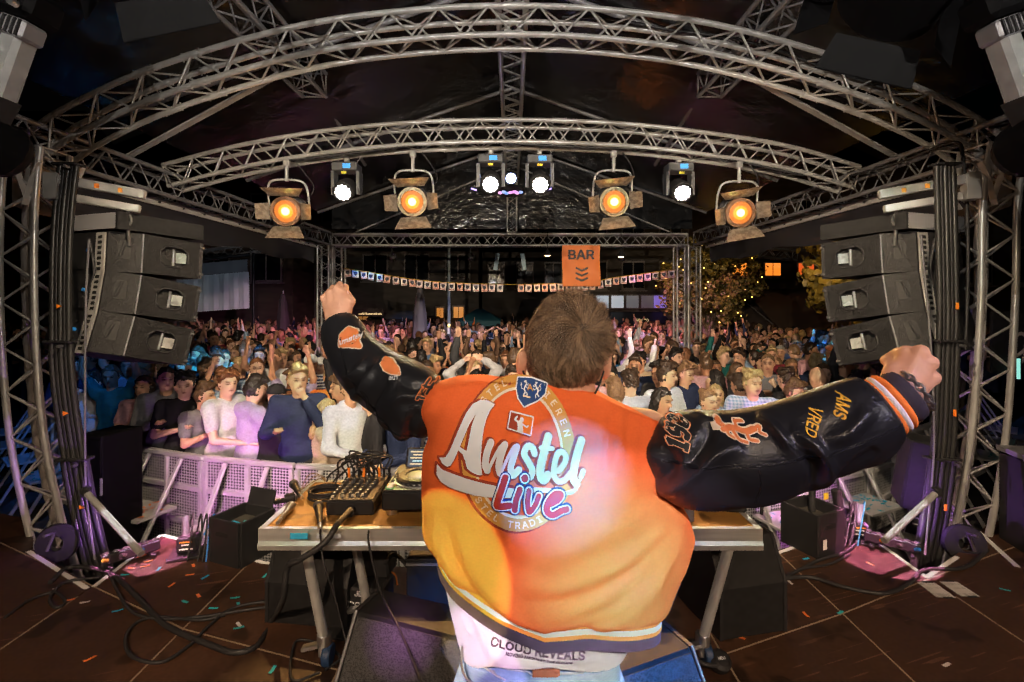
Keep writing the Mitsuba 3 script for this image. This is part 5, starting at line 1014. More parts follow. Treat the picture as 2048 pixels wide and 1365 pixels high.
def tree(base, blobs, n, label, ls, cola, colb, name='tree', trunk_r=.14, fairy=0):
    t = thing(name, label, 'tree'); base = np.array(base); top = np.mean([b[0] for b in blobs], 0)
    tr = part(t, 'trunk', MB().path(catmull([base, base + (top - base) * [.1, .1, .35] + [.04, 0, 0], base + (top - base) * [.6, .6, .7], top], 6), np.linspace(trunk_r, trunk_r * .35, 19), 10), BARK)
    for c, r in blobs: part(t, 'limb', MB().path(catmull([base + (top - base) * [.3, .3, .5], (base + (top - base) * .6 + c) / 2 + [0, 0, .1], c], 6), np.linspace(trunk_r * .5, .02, 13), 7), BARK)
    cen, nor, col, sz = [], [], [], []
    tot = sum(r**2 for _, r in blobs)
    for c, r in blobs:
        k = int(n * r**2 / tot); tw = rng.normal(size=(max(4, k // 14), 3)); tw /= np.linalg.norm(tw, axis=1, keepdims=True); tw *= r * rng.uniform(.55, 1.05, (len(tw), 1)) * [1, 1, .8]
        tone = rng.uniform(0, 1, len(tw)); idx = rng.integers(0, len(tw), k)
        p = tw[idx] + rng.normal(0, r * .13, (k, 3)); cen.append(c + p); nn = p / (np.linalg.norm(p, axis=1, keepdims=True) + 1e-6) + rng.normal(0, .6, (k, 3)) + [0, -.2, -.3]; nor.append(nn)
        f = np.clip(tone[idx] + rng.normal(0, .2, k), 0, 1)[:, None]; col.append(np.array(cola) * (1 - f) + np.array(colb) * f); sz.append(rng.uniform(.7, 1.25, k) * ls)
    v, f, c = leaf_mesh(np.vstack(cen), np.vstack(nor), np.concatenate(sz), np.vstack(col)); cr = part(t, 'crown', (v, f), LEAF, color=c)
    if fairy:
        m = MB(); P = np.vstack(cen)
        for q in P[rng.integers(0, len(P), fairy)]: m.ball(q + [0, -.12, 0] + rng.normal(0, .05, 3), .021, 4)
        part(cr, 'fairy_light', m, GLASSY, emit=(6, 3.0, .5), kind='stuff')
    return t
b = S(1413, 600, 14.5); b[2] = GZ
tree(b, [(S(1410, 575, 14.5), .85), (S(1375, 590, 14.2), .7), (S(1460, 560, 14.3), .85), (S(1440, 610, 14.0), .65), (S(1390, 530, 14.8), .8), (S(1500, 575, 14.6), .45), (S(1345, 555, 15), .55), (S(1450, 520, 14.9), .7)], 4200, 'small tree hung with fairy lights behind the right front column', .12, (.055, .05, .012), (.13, .10, .025), fairy=70)
b = S(1745, 600, 8.6); b[2] = GZ
tree(b, [(S(1665, 500, 8.4), .38), (S(1640, 545, 8.4), .32), (S(1672, 590, 8.3), .38), (S(1730, 520, 8.8), .6), (S(1860, 520, 8.9), .5), (S(1868, 575, 8.9), .35), (S(1790, 480, 9), .6), (S(1690, 628, 8.3), .28)], 2600, 'yellow-leaved tree partly hidden by the right speaker array', .12, (.12, .085, .012), (.30, .20, .03), trunk_r=.11)
spot('light_unseen_tree', (3.3, 11.7, 2.6), S(1410, 575, 14.5), (1, .62, .22), 20, 40, 20)  # unseen lamps without bodies, placed to light both trees
spot('light_unseen_tree_001', (4.5, 5.5, 2.9), S(1665, 560, 8.4), (1, .66, .24), 12, 26, 12)
spot('light_unseen_tree_002', (3.2, 11.7, 2.4), S(1495, 580, 14.4), (1, .25, .55), 30, 8, 4)
# vague roof trusses of the neighbouring stalls
truss('stall_truss', 'dim lattice beam of a stall roof above the pale screen at left', [S(350, 520, 16.5), S(560, 488, 17.5)], (0, 1, 0), .3, .3, .03, .015, .5, single=False, m=ALUD)
truss('stall_truss', 'dim lattice beam of a stall roof behind the trees at right', [S(1470, 500, 17), S(1590, 512, 17)], (0, 1, 0), .3, .3, .03, .015, .5, single=False, m=ALUD)

h6 = house('town_house', 13.8, 24.0, 16.5, 6.0, FAC[2], 'darkest house at the far right behind the right speaker array', (2.95,), 5)
h7 = house('town_house', -30.0, -17.7, 17.0, 7.0, FAC[2], 'darkest house at the far left behind the left speaker array', (3.1, 5.2), 5)
spot('light_unseen_sign', (6.6, 7.2, 2.6), (8.9, 9.0, .9), (1, .8, .6), 7, 22, 12)  # unseen lamp without body, placed to brighten the script sign
# ---------------------------------------------------------------- the person with raised arms, seen from behind
from scipy.interpolate import LinearNDInterpolator, NearestNDInterpolator
from scipy.spatial import cKDTree
SKIN = mat('skin', proc(lambda p, n, uv: mix((.50, .25, .155), (.62, .335, .215), fbm(p.x * 40, p.y * 40, p.z * 40))), .45, spec=.35, bump=(lambda p, n, uv: fbm(p.x * 330, p.y * 330, p.z * 330), .0005, 1e-3))
WOOL = mat('orange_wool', proc(lambda p, n, uv: mix((.62, .098, .022), (.78, .140, .036), fbm(p.x * 300, p.y * 300, p.z * 300) * .6 + fbm(p.x * 14, p.y * 14, p.z * 14) * .4)), .75, spec=.15, sheen=.08, bump=(lambda p, n, uv: fbm(p.x * 420, p.y * 420, p.z * 420), .0011, 8e-4))
LEATHER = mat('black_leather', (.012, .012, .014), .33, spec=.5, bump=(lambda p, n, uv: fbm(p.x * 260, p.y * 260, p.z * 260) * .8 + fbm(p.x * 60, p.y * 60, p.z * 60) * .5, .0019, 1e-3))
RIBD = mat('dark_rib', (.030, .022, .036), .8, bump=(lambda p, n, uv: .5 + .5 * dr.sin(p.x * 1500), .0012, 5e-4)); RIBO = mat('orange_rib', (.80, .19, .03), .8, bump=(lambda p, n, uv: .5 + .5 * dr.sin(p.x * 1500), .0012, 5e-4)); RIBW = mat('white_rib', (.70, .66, .64), .8, bump=(lambda p, n, uv: .5 + .5 * dr.sin(p.x * 1500), .0012, 5e-4))
TEE = mat('white_cotton', (.58, .55, .57), .8, bump=(lambda p, n, uv: fbm(p.x * 500, p.y * 500, p.z * 500), .0005, 8e-4))
JEAN = mat('blue_denim', proc(lambda p, n, uv: mix((.07, .15, .30), (.20, .33, .52), fbm(p.x * 120, p.y * 30, p.z * 320) * .5 + fbm(p.x * 9, p.y * 9, p.z * 9) * .5)), .8, bump=(lambda p, n, uv: fbm(p.x * 500, p.y * 500, p.z * 200), .0008, 8e-4))
dj = thing('person', 'person in orange jacket with black leather sleeves, back turned, both arms raised', 'person')

def rows(tab, D):
    """tab: (py, xl, xr) outlines -> arrays of height, centre, half width"""
    t = np.array(tab, float); z = EYE + (600 - t[:, 0]) / 1024 * D; l = (t[:, 1] - 1024) / 1024 * D; r = (t[:, 2] - 1024) / 1024 * D
    o = np.argsort(z); return z[o], ((l + r) / 2)[o], ((r - l) / 2)[o]
def section(tab, D, cy, bz, k=.03, grow=0.0, n=2.5):
    z, c, a = rows(tab, D)
    def fn(P):
        zz = P[..., 2]; cx = np.interp(zz, z, c); ax_ = np.interp(zz, z, a) + grow; b = np.interp(zz, *bz) + grow
        r = ((np.abs(P[..., 0] - cx) / ax_)**n + (np.abs(P[..., 1] - cy) / b)**n)**(1 / n)
        return (r - 1) * np.minimum(ax_, b) * .95
    return dict(fn=fn, lo=np.array([(c - a).min() - grow, cy - .3, -9]), hi=np.array([(c + a).max() + grow, cy + .3, 9]), k=k)
def cut(fn_): return dict(fn=fn_, lo=np.full(3, -9.), hi=np.full(3, 9.), op='cut')
def smaxcut(fn_, k): return dict(fn=lambda P: -fn_(P), lo=np.full(3, -9.), hi=np.full(3, 9.), op='sub', k=k)

# --- skin: one continuous body
HC = S(1129, 704, 1.21)                       # centre of the skull
tilt = R3(y=7, x=8)
armL = [S(838, 812, 1.24), S(742, 762, 1.40), S(676, 660, 1.55)]
armR = [S(1350, 915, 1.14), S(1560, 905, 1.07), S(1785, 800, 1.0)]
def hand(wrist, knuck, fwd, tip, thumb, r):
    pr = []
    for i, kq in enumerate(knuck):
        pr.append(rc(wrist + (kq - np.mean(knuck, 0)) * .35, kq, r * 1.5, r * .98, k=.010)); pr.append(el(kq - fwd * r * .1 + (kq - wrist) * .03, np.full(3, r * 1.10), None, .004))
        L = (.042, .046, .043, .034)[i]; a = kq + fwd * L; pr.append(rc(kq, a, r * 1.0, r * .92, k=.003)); pr.append(el(a, np.full(3, r * .98), None, .002)); b = a + tip * L * .66; pr.append(rc(a, b, r * .92, r * .82, k=.003)); c = b - fwd * L * .45 + tip * .004; pr.append(rc(b, c, r * .82, r * .7, k=.003))
    for a, b, ra, rb in zip(thumb[:-1], thumb[1:], (r * 1.55, r * 1.25, r * 1.1), (r * 1.25, r * 1.1, r * .85)): pr.append(rc(a, b, ra, rb, k=.012))
    return pr
wL, wR = S(672, 652, 1.555), S(1797, 797, 1.0)
knL = [S(685, 585, 1.56), S(673, 581, 1.565), S(660, 587, 1.57), S(649, 598, 1.575)]
knR = [S(1812, 708, 1.02), S(1840, 707, 1.0), S(1858, 728, .995), S(1862, 757, 1.0)]
core = [el(HC, (.082, .099, .114), tilt, .03), el(HC + [.0, .05, -.07], (.055, .06, .06), tilt, .04), el(HC + [.003, .10, -.02], (.012, .03, .028), None, .02),
        rc(S(1122, 830, 1.20), S(1130, 745, 1.2), .066, .058, k=.04), rc(S(930, 830, 1.2), S(1290, 870, 1.18), .06, .06, k=.05),
        el(S(1100, 950, 1.2), (.16, .09, .2), None, .06), el(S(1085, 1180, 1.2), (.14, .09, .2), None, .06), el(S(1075, 1340, 1.21), (.15, .10, .12), None, .06)]
hip = S(1072, 1370, 1.21)
for sx in (-1, 1): core += [rc(hip + [sx * .08, 0, -.02], [hip[0] + sx * .11, 1.19, .5], .085, .055, k=.04), rc([hip[0] + sx * .11, 1.19, .5], [hip[0] + sx * .12, 1.22, .08], .052, .038, k=.03), rc([hip[0] + sx * .12, 1.22, .04], [hip[0] + sx * .13, 1.36, .03], .036, .03, k=.03)]
for sx, ex in ((-1, S(1044, 722, 1.215)), (1, S(1211, 726, 1.215))):
    core += [el(ex, (.012, .022, .033), R3(z=-25 * sx) @ tilt, .008), el(ex + [sx * .006, -.014, .0], (.006, .009, .030), R3(z=-25 * sx) @ tilt, .006), rc(ex + [0, -.003, -.026], ex + [-sx * .003, 0, -.034], .009, .007, k=.008)]
for arm, w in ((armL, wL), (armR, wR)): core += [rc(arm[0], arm[1], .05, .042, k=.04), rc(arm[1], w, .040, .028, k=.03)]
core += hand(wL, knL, np.array([-.1, .92, .38]), np.array([.15, -.1, -.98]), [wL + [.012, .01, .02], S(692, 628, 1.56), S(701, 603, 1.565), S(696, 588, 1.575)], .0115)
core += hand(wR, knR, np.array([.35, .92, -.1]), np.array([-.85, .1, -.5]), [wR + [-.012, .01, .02], S(1788, 745, 1.02), S(1796, 722, 1.055), S(1822, 722, 1.085)], .0135)
xs = grid((-.62, -.46, .004), (-.46, -.02, .014), (-.02, .26, .0045), (.26, .70, .014), (.70, .88, .004)); ys = grid((.90, 1.10, .006), (1.10, 1.34, .006), (1.34, 1.46, .012), (1.46, 1.70, .0045)); zs = grid((-.02, 1.0, .025), (1.0, 1.52, .012), (1.52, 1.92, .0042))
v, f = nets(field(core, xs, ys, zs), xs, ys, zs); v = smooth_mesh(v, f, 1, .4)
part(dj, 'body', (v, f), SKIN)
# finger nails of the thumb
nl = S(694, 586, 1.562); part(dj, 'thumb_nail', MB().ball(nl, .006, 6, (1, .5, 1.3)), mat('nail', (.62, .40, .32), .3))

# --- orange body of the jacket
JD = 1.2
JT = [(700, 940, 1180), (780, 885, 1262), (850, 864, 1305), (900, 848, 1318), (960, 847, 1330), (1020, 848, 1366), (1060, 846, 1380), (1110, 848, 1366), (1160, 854, 1342), (1210, 870, 1322), (1260, 888, 1306), (1300, 895, 1298)]
BZ = ([1.0, 1.15, 1.3, 1.45, 1.6, 1.72], [.165, .175, .165, .16, .135, .10])
topx = np.array([S(840, 800, JD), S(880, 752, JD), S(915, 742, JD), S(1000, 757, JD), S(1110, 762, JD), S(1195, 782, JD), S(1245, 803, JD), S(1300, 822, JD), S(1340, 850, JD)])
def ztop(P): return np.interp(P[..., 0], topx[:, 0], topx[:, 2]) - 1.2 * np.maximum(np.abs(P[..., 1] - 1.19) - .055, 0)
hemx = np.array([S(846, 1072, 1.16), S(905, 1134, 1.12), S(1000, 1214, 1.06), S(1090, 1258, 1.04), S(1180, 1252, 1.04), S(1290, 1240, 1.1), S(1345, 1228, 1.16)])
def zhem(x): return np.interp(x, hemx[:, 0], hemx[:, 2])
# a wrinkle follows a line over the cloth: (points, width, height in metres)
def wrinkles(v, n, lines, D):
    dd = np.zeros(len(v))
    for pts, w, a in lines:
        L = resample(catmull([S(x, y, D) if np.isscalar(x) else x for x, y in pts], 6)[:, [0, 2]], 60); q = np.linspace(0, 1, 60)
        d, i = cKDTree(L).query(v[:, [0, 2]]); dd += a * np.exp(-(d / w)**2) * np.sin(np.pi * np.clip(q[i] * .96 + .04, 0, 1))**.6
    return v + n * (dd * np.clip(-n[:, 1] * 1.6 + .2, 0, 1))[:, None]
def vnormals(v, f): return meshkit.arrays(trimesh.Trimesh(v, f, process=False), True)[2]
jk = [section(JT, JD, 1.2, BZ, .03), rc(S(885, 800, 1.19), S(990, 800, 1.19), .055, .06, k=.05), rc(S(1200, 832, 1.19), S(1310, 880, 1.17), .055, .075, k=.05),
      smaxcut(lambda P: P[..., 2] - ztop(P), .05), smaxcut(lambda P: zhem(P[..., 0]) - .012 - P[..., 2], .035)]
hole = rc(S(1125, 800, 1.225), S(1135, 700, 1.24), .060, .075); hole.update(op='sub', k=.010); jk.append(hole)
xs = np.arange(-.31, .47, .0052); ys = np.arange(.98, 1.44, .0062); zs = np.arange(1.0, 1.74, .0052)
v, f = nets(field(jk, xs, ys, zs), xs, ys, zs); v = smooth_mesh(v, f, 3)
WR = [(((1380, 1028), (1250, 1100), (1130, 1150), (1030, 1150)), .020, .011), (((1378, 1040), (1260, 1150), (1150, 1195), (1060, 1200)), .022, .010), (((1372, 1060), (1300, 1150), (1220, 1215), (1170, 1245)), .022, .010), (((1365, 1020), (1230, 1040), (1140, 1085), (1080, 1120)), .022, .007),
      (((1372, 1034), (1250, 1122), (1140, 1172), (1040, 1176)), .012, -.007), (((1372, 1050), (1290, 1130), (1200, 1190), (1120, 1215)), .012, -.007), (((880, 1060), (892, 1120), (930, 1180), (985, 1232)), .012, .010), (((868, 1030), (872, 1090), (884, 1140)), .008, .006), (((895, 1050), (912, 1120), (950, 1180), (1010, 1238)), .012, -.009),
      (((1255, 830), (1238, 880), (1225, 940)), .014, .008), (((1235, 830), (1215, 890), (1210, 940)), .012, -.006), (((1275, 870), (1262, 930), (1275, 990)), .012, .006), (((1000, 770), (1060, 800), (1130, 812), (1200, 815)), .014, .006), (((930, 760), (985, 790), (1040, 800)), .014, .006), (((900, 800), (880, 850), (858, 900)), .014, .006), (((1330, 1100), (1290, 1180), (1240, 1235)), .018, .008), (((1250, 1200), (1180, 1225), (1130, 1245)), .010, -.006), (((1010, 1200), (1060, 1235), (1100, 1250)), .012, .007)]
n = vnormals(v, f); v = wrinkles(v, n, WR, 1.08)
v += vnormals(v, f) * ((meshkit.fbm(v * 9, 2) - .5) * .012)[:, None]
jacket = part(dj, 'jacket', (v, f), WOOL, label='bright orange wool body of the jacket')
def back_of(v, f):
    n = vnormals(v, f); b = np.where(n[:, 1] < -.12)[0]; q_ = np.floor(v[b][:, [0, 2]] / .016).astype(int); key = q_[:, 0] * 100003 + q_[:, 1]; u_, inv = np.unique(key, return_inverse=True); mn = np.full(len(u_), 9.); np.minimum.at(mn, inv, v[b][:, 1]); p = v[b[v[b][:, 1] < mn[inv] + .022]]; I = LinearNDInterpolator(p[:, [0, 2]], p[:, 1]); Nn = NearestNDInterpolator(p[:, [0, 2]], p[:, 1])
    def Y(x, z):
        y = I(x, z); m = np.isnan(y); y[m] = Nn(x[m], z[m]) if m.any() else 0; return y
    return Y
YJ = back_of(v, f)
def sewn(parent, name, poly, Y, D, h, m, lift=0.0, edge=.009, **kw):
    """a cloth patch of the outline poly (in survey pixels at depth D) laid onto the garment"""
    out_v, out_f, k = [], [], 0
    for g in getattr(poly, 'geoms', [poly]):
        if g.geom_type != 'Polygon' or g.area < 1: continue
        g = sa.affine_transform(g.simplify(.25), [D / 1024, 0, 0, -D / 1024, -D, EYE + 600 / 1024 * D])
        try: e = trimesh.creation.extrude_polygon(g, 1.0, engine='earcut')
        except Exception: continue
        vv, ff = trimesh.remesh.subdivide_to_size(np.array(e.vertices) * [1, 1, h], e.faces, edge, max_iter=12)
        y = Y(vv[:, 0], vv[:, 1]) - lift - (vv[:, 2] - .002); P = np.stack([vv[:, 0], y, vv[:, 1]], 1)
        out_v.append(P); out_f.append(ff[:, ::-1] + k); k += len(P)
    if not out_v: return None
    V_, F_ = np.vstack(out_v), np.vstack(out_f); mb = MB().flat(V_, F_)
    tm = trimesh.Trimesh(V_, F_, process=False); 
    return part(parent, name, mb, m, **kw) if parent else mb

# hem band: five stripes
def band(lo, hi, m, nm, parent, rr=0.0):
    pts = []; th = np.linspace(0, 2 * np.pi, 90, endpoint=False); zc, cc, aa = rows(JT, JD)
    for s_ in np.linspace(0, 1, 4):
        row = []
        for q in th:
            x0 = np.interp(1.12, zc, cc) + (np.interp(1.12, zc, aa) - .003 + rr) * np.sign(np.cos(q)) * abs(np.cos(q))**.8; y0 = 1.2 + (.150 + rr) * np.sign(np.sin(q)) * abs(np.sin(q))**.8
            row.append([x0, y0, zhem(x0) + .012 - (lo + (hi - lo) * s_) + (.02 if np.sin(q) > 0 else 0) * 0])
        pts.append(row)
    P = np.array(pts); N = 90; j = np.arange(N); qd = np.vstack([np.stack([j, j + N, (j + 1) % N + N, (j + 1) % N], 1) + k * N for k in range(3)])
    return part(parent, nm, MB().add(P.reshape(-1, 3), qd), m)
hb = band(-.02, .070, RIBD, 'hem_band', jacket)
band(.014, .024, RIBO, 'hem_stripe', jacket, .0018); band(.024, .036, RIBW, 'hem_stripe', jacket, .0020); band(.036, .045, RIBO, 'hem_stripe', jacket, .0018)
sewn(jacket, 'pocket_welt', sg.LineString([(1346, 1150), (1338, 1170), (1328, 1192)]).buffer(3.4), YJ, 1.17, .004, RIBD)

# --- black sleeves
def sleeve(pts, rad, lines, D, seam, amp, seed, nm, lab):
    p = catmull(pts, 4); r = np.interp(np.linspace(0, 1, len(p)), np.linspace(0, 1, len(rad)), rad)
    pr = [rc(a, b, ra, rb, k=.03) for a, b, ra, rb in zip(p[:-1], p[1:], r[:-1], r[1:])]
    lo = p.min(0) - r.max() - .03; hi = p.max(0) + r.max() + .03; h = .0052
    end = (p[-1] - p[-3]) / np.linalg.norm(p[-1] - p[-3]); pr.append(smaxcut(lambda P: (P - p[-1]) @ end, .012))
    ax_ = [np.arange(a, b, h) for a, b in zip(lo, hi)]; v, f = nets(field(pr, *ax_), *ax_); v = smooth_mesh(v, f, 2); n = vnormals(v, f)
    v = wrinkles(v, n, [(q_, w_ * .85, a_ * 1.25) for q_, w_, a_ in lines], D); n = vnormals(v, f)
    w = meshkit.fbm(v * 10, 2, seed=seed) - .5; v += n * (w * amp)[:, None]
    k = part(dj, nm, (v, f), LEATHER, label=lab); Y = back_of(v, f)
    for s_ in seam:
        for off in (-1.6, 1.6): sewn(k, 'seam', sg.LineString([(x, y + off) for x, y in catmull([(a, b, 0) for a, b in s_], 8)[:, :2]]).buffer(.9), Y, D, .0035, LEATHER, edge=.02)
    return k, Y
LL = [(((700, 800), (735, 775), (760, 740), (775, 715)), .014, .013), (((680, 760), (715, 745), (745, 715)), .013, .010), (((690, 785), (722, 768), (748, 735)), .009, -.012), (((760, 815), (770, 780), (800, 745)), .013, -.012), (((830, 885), (825, 850), (805, 820)), .012, .012), (((845, 865), (840, 830), (860, 790)), .012, -.010), (((810, 870), (790, 840), (772, 810)), .013, .009), (((870, 770), (835, 770), (805, 790)), .012, .011), (((880, 750), (850, 755), (815, 745)), .012, -.010), (((655, 690), (690, 700), (720, 680)), .010, .007)]
slL, YL = sleeve([S(838, 812, 1.24), S(797, 780, 1.32), S(745, 748, 1.40), S(704, 702, 1.48), S(679, 652, 1.55)], [.076, .073, .069, .059, .050], LL, 1.34, [[(840, 850), (780, 815), (720, 770), (690, 735), (660, 680)], [(738, 772), (752, 790), (740, 815)]], .007, 3, 'sleeve', 'black leather left sleeve with sewn patches')
LR = [(((1330, 1010), (1370, 960), (1420, 905), (1470, 880)), .014, .013), (((1320, 985), (1340, 945), (1350, 900)), .015, -.014), (((1300, 960), (1312, 915), (1300, 870)), .012, .010), (((1620, 960), (1612, 920), (1585, 870), (1550, 845)), .016, .014), (((1595, 955), (1590, 915), (1565, 880)), .013, -.014), (((1640, 950), (1660, 910), (1690, 870)), .016, -.010), (((1545, 880), (1530, 850), (1512, 830)), .012, .012), (((1430, 850), (1400, 890), (1372, 935)), .012, -.012), (((1440, 1000), (1520, 990), (1580, 965)), .016, .008), (((1680, 800), (1640, 840), (1600, 865)), .014, .012), (((1395, 830), (1420, 845), (1450, 850)), .010, .010), (((1700, 940), (1720, 900), (1745, 870)), .012, .006)]
slR, YR = sleeve([S(1372, 918, 1.13), S(1460, 918, 1.09), S(1560, 896, 1.06), S(1665, 860, 1.03), S(1762, 815, 1.01)], [.098, .085, .078, .072, .059], LR, 1.04, [[(1330, 930), (1410, 925), (1500, 912), (1600, 885), (1680, 850), (1752, 818)], [(1492, 925), (1497, 960), (1492, 990)]], .007, 11, 'sleeve', 'black leather right sleeve with a number, a lion and yellow letters')
# cuffs
def cuff(c0, c1, bands, parent, squash=1.0):
    d = (c1 - c0); L = np.linalg.norm(d); d = d / L
    for a, b, r, m, nm in bands: part(parent, nm, MB().path([c0 + d * (a - .004), c0 + d * a, c0 + d * (a + b) / 2, c0 + d * b, c0 + d * (b + .004)], [r - .006, r, r + .003, r, r - .006], 28), m)
cuff(S(1752, 821, 1.012), S(1800, 796, 1.0), ((-.006, .010, .060, RIBD, 'cuff'), (.008, .020, .058, RIBO, 'cuff_stripe'), (.020, .030, .057, RIBW, 'cuff_stripe'), (.030, .040, .056, RIBO, 'cuff_stripe'), (.038, .066, .049, RIBD, 'cuff')), slR)
cuff(S(684, 670, 1.53), S(675, 648, 1.552), ((.0, .040, .050, RIBD, 'cuff'),), slL)
# bracelet of metal links
bc, bd = S(1752, 821, 1.012), (S(1800, 796, 1.0) - S(1752, 821, 1.012)); bd /= np.linalg.norm(bd); bx_, by_, _ = frame(bd); bc = bc + bd * .079
br = thing('bracelet', 'silver link bracelet on the raised right wrist', 'bracelet'); 
for i in range(20):
    a = i * 2 * math.pi / 20; c = bc + .039 * (math.cos(a) * bx_ + math.sin(a) * by_); tg = -math.sin(a) * bx_ + math.cos(a) * by_; od = math.cos(a) * bx_ + math.sin(a) * by_; up = (bd if i % 2 else od)
    th = np.linspace(0, 2 * np.pi, 10, endpoint=False); part(br, 'link', MB().path(c + .0095 * np.cos(th)[:, None] * tg + .0055 * np.sin(th)[:, None] * up, .0021, 6, closed=True), CHROME)

# --- white shirt, jeans, shoes
ST = [(1100, 880, 1330), (1200, 900, 1290), (1260, 915, 1255), (1310, 930, 1240), (1350, 945, 1232), (1400, 950, 1225)]
sb = ([.9, 1.3], [.135, .135])
shemx = np.array([S(930, 1292, 1.2), S(985, 1325, 1.1), S(1100, 1338, 1.07), S(1240, 1342, 1.1)])
sh = [section(ST, 1.2, 1.2, sb, .02), smaxcut(lambda P: np.interp(P[..., 0], shemx[:, 0], shemx[:, 2]) - P[..., 2], .008), smaxcut(lambda P: P[..., 2] - 1.22, .02)]
xs = np.arange(-.2, .36, .006); ys = np.arange(1.02, 1.38, .006); zs = np.arange(.94, 1.26, .006); v, f = nets(field(sh, xs, ys, zs), xs, ys, zs); v = smooth_mesh(v, f, 2); n = vnormals(v, f)
v = wrinkles(v, n, [(((930, 1210), (960, 1260), (985, 1320)), .010, .008), (((950, 1215), (985, 1270), (1000, 1310)), .008, -.007), (((1010, 1262), (1080, 1300), (1180, 1310)), .012, .006), (((1020, 1290), (1100, 1322), (1220, 1320)), .009, -.005), (((920, 1240), (945, 1290)), .008, .006)], 1.08)
tee = part(dj, 'shirt', (v, f), TEE, label='white cotton shirt showing below the jacket hem'); YT = back_of(v, f)
JNT = [(1270, 928, 1235), (1330, 925, 1238), (1400, 905, 1260), (1500, 900, 1270)]
jn = [section(JNT, 1.2, 1.205, ([.7, 1.1], [.142, .128]), .02), smaxcut(lambda P: P[..., 2] - 1.055, .006)]
jn[0]['lo'][2] = .80; jn[1]['lo'] = np.full(3, -9.); jn.append(smaxcut(lambda P: .80 - P[..., 2], .02))
for sx in (-1, 1): jn += [rc(hip + [sx * .08, 0, -.04], [hip[0] + sx * .11, 1.19, .5], .10, .085, k=.05), rc([hip[0] + sx * .11, 1.19, .5], [hip[0] + sx * .12, 1.21, .09], .085, .072, k=.03)]
jn.insert(0, jn.pop(1) if False else jn.pop(0))
xs = np.arange(-.3, .42, .009); ys = np.arange(1.0, 1.42, .009); zs = grid((.0, .8, .02), (.8, 1.1, .006)); v, f = nets(field(jn, xs, ys, zs), xs, ys, zs); v = smooth_mesh(v, f, 1)
je = part(dj, 'jeans', (v, f), JEAN); YN = back_of(v, f)
sewn(je, 'waistband_seam', sg.LineString([(930, 1318), (1000, 1340), (1090, 1352), (1200, 1350)]).buffer(1.2), YN, 1.08, .004, mat('denim_seam', (.25, .30, .36), .8)); sewn(je, 'leather_label', sg.box(1065, 1338, 1120, 1352), YN, 1.08, .006, mat('label_leather', (.22, .085, .04), .6))
sewn(je, 'pocket_edge', sg.LineString([(940, 1320), (965, 1350), (1010, 1362)]).buffer(1.5), YN, 1.08, .004, 'mat_denim_seam')
for sx in (-1, 1):
    o = np.array([hip[0] + sx * .125, 1.27, 0]); part(dj, 'shoe', MB().hull([o + np.array([x * w_, y, z]) for w_, y, z in ((.045, -.11, 0), (.05, .0, 0), (.048, .14, 0), (.03, .18, 0), (.045, -.11, .06), (.045, 0, .09), (.045, .13, .05), (.025, .175, .03)) for x in (-1, 1)]), mat('shoe_white', (.5, .5, .5), .6) if 'mat_shoe_white' not in scene else 'mat_shoe_white')
ch = thing('key_chain', 'thin metal chain hanging at the left hip of the person', 'chain'); cp = resample(catmull([S(938, 1275, 1.12), S(924, 1300, 1.12), S(925, 1340, 1.11), S(945, 1368, 1.1), S(985, 1372, 1.08)], 8), 40)
for i in range(0, 40, 1): part(ch, 'link', MB().ball(cp[i], .0028, 4), CHROME)
part(dj, 'earphone_wire', MB().path(catmull([S(1046, 742, 1.19), S(1056, 770, 1.17), S(1068, 795, 1.14)], 6), .0022, 5), BLACKR); part(dj, 'earphone_wire', MB().path(catmull([S(1208, 742, 1.19), S(1198, 772, 1.17), S(1186, 795, 1.14)], 6), .0022, 5), BLACKR)

# --- hair: a cap and many strands that turn round the crown
HAIRC = mat('hair_strand', {'type': 'mesh_attribute', 'name': 'vertex_color'}, .28, spec=.8); HAIRB = mat('hair_base', (.045, .026, .015), .6)
hr = np.array([.089, .106, .120]); cap = [el(HC + [0, -.004, .006], hr, tilt, .02), smaxcut(lambda P: -((P - HC) @ np.array([0, -.42, 1.])) - .106, .012), smaxcut(lambda P: (P - HC) @ np.array([0, .9, -.42]) - .075, .02)]
xs = np.arange(HC[0] - .12, HC[0] + .12, .006); ys = np.arange(HC[1] - .14, HC[1] + .14, .006); zs = np.arange(HC[2] - .14, HC[2] + .15, .006); v, f = nets(field(cap, xs, ys, zs), xs, ys, zs)
hair = part(dj, 'hair', (v, f), HAIRB, label='short brown hair turning round a crown whorl')
r2 = np.random.default_rng(5); N = 17000
u = r2.normal(size=(N * 3, 3)); u /= np.linalg.norm(u, axis=1, keepdims=True); p = (u * hr) @ tilt.T + HC + [0, -.004, .006]
q = p - HC; keep = ((q @ [0, -.42, 1.]) > -.110) & ((q @ [0, .9, -.42]) < .07) & (u[:, 1] < .75); u, p = u[keep][:N], p[keep][:N]; N = len(p)
nn = (u / hr) @ tilt.T; nn /= np.linalg.norm(nn, axis=1, keepdims=True)
crown = S(1168, 655, 1.12) - HC; crown /= np.linalg.norm(crown); rad = (p - HC) - ((p - HC) @ crown)[:, None] * crown; rad -= (rad * nn).sum(1)[:, None] * nn; rl = np.linalg.norm(rad, axis=1, keepdims=True); rad /= rl + 1e-9
swl = np.cross(nn, rad); ang = np.radians(38) * np.exp(-((rl[:, 0]) / .07)) + r2.normal(0, .16, N) + (meshkit.noise(p * 34) - .5) * 1.3; tan_ = rad * np.cos(ang)[:, None] + swl * np.sin(ang)[:, None]
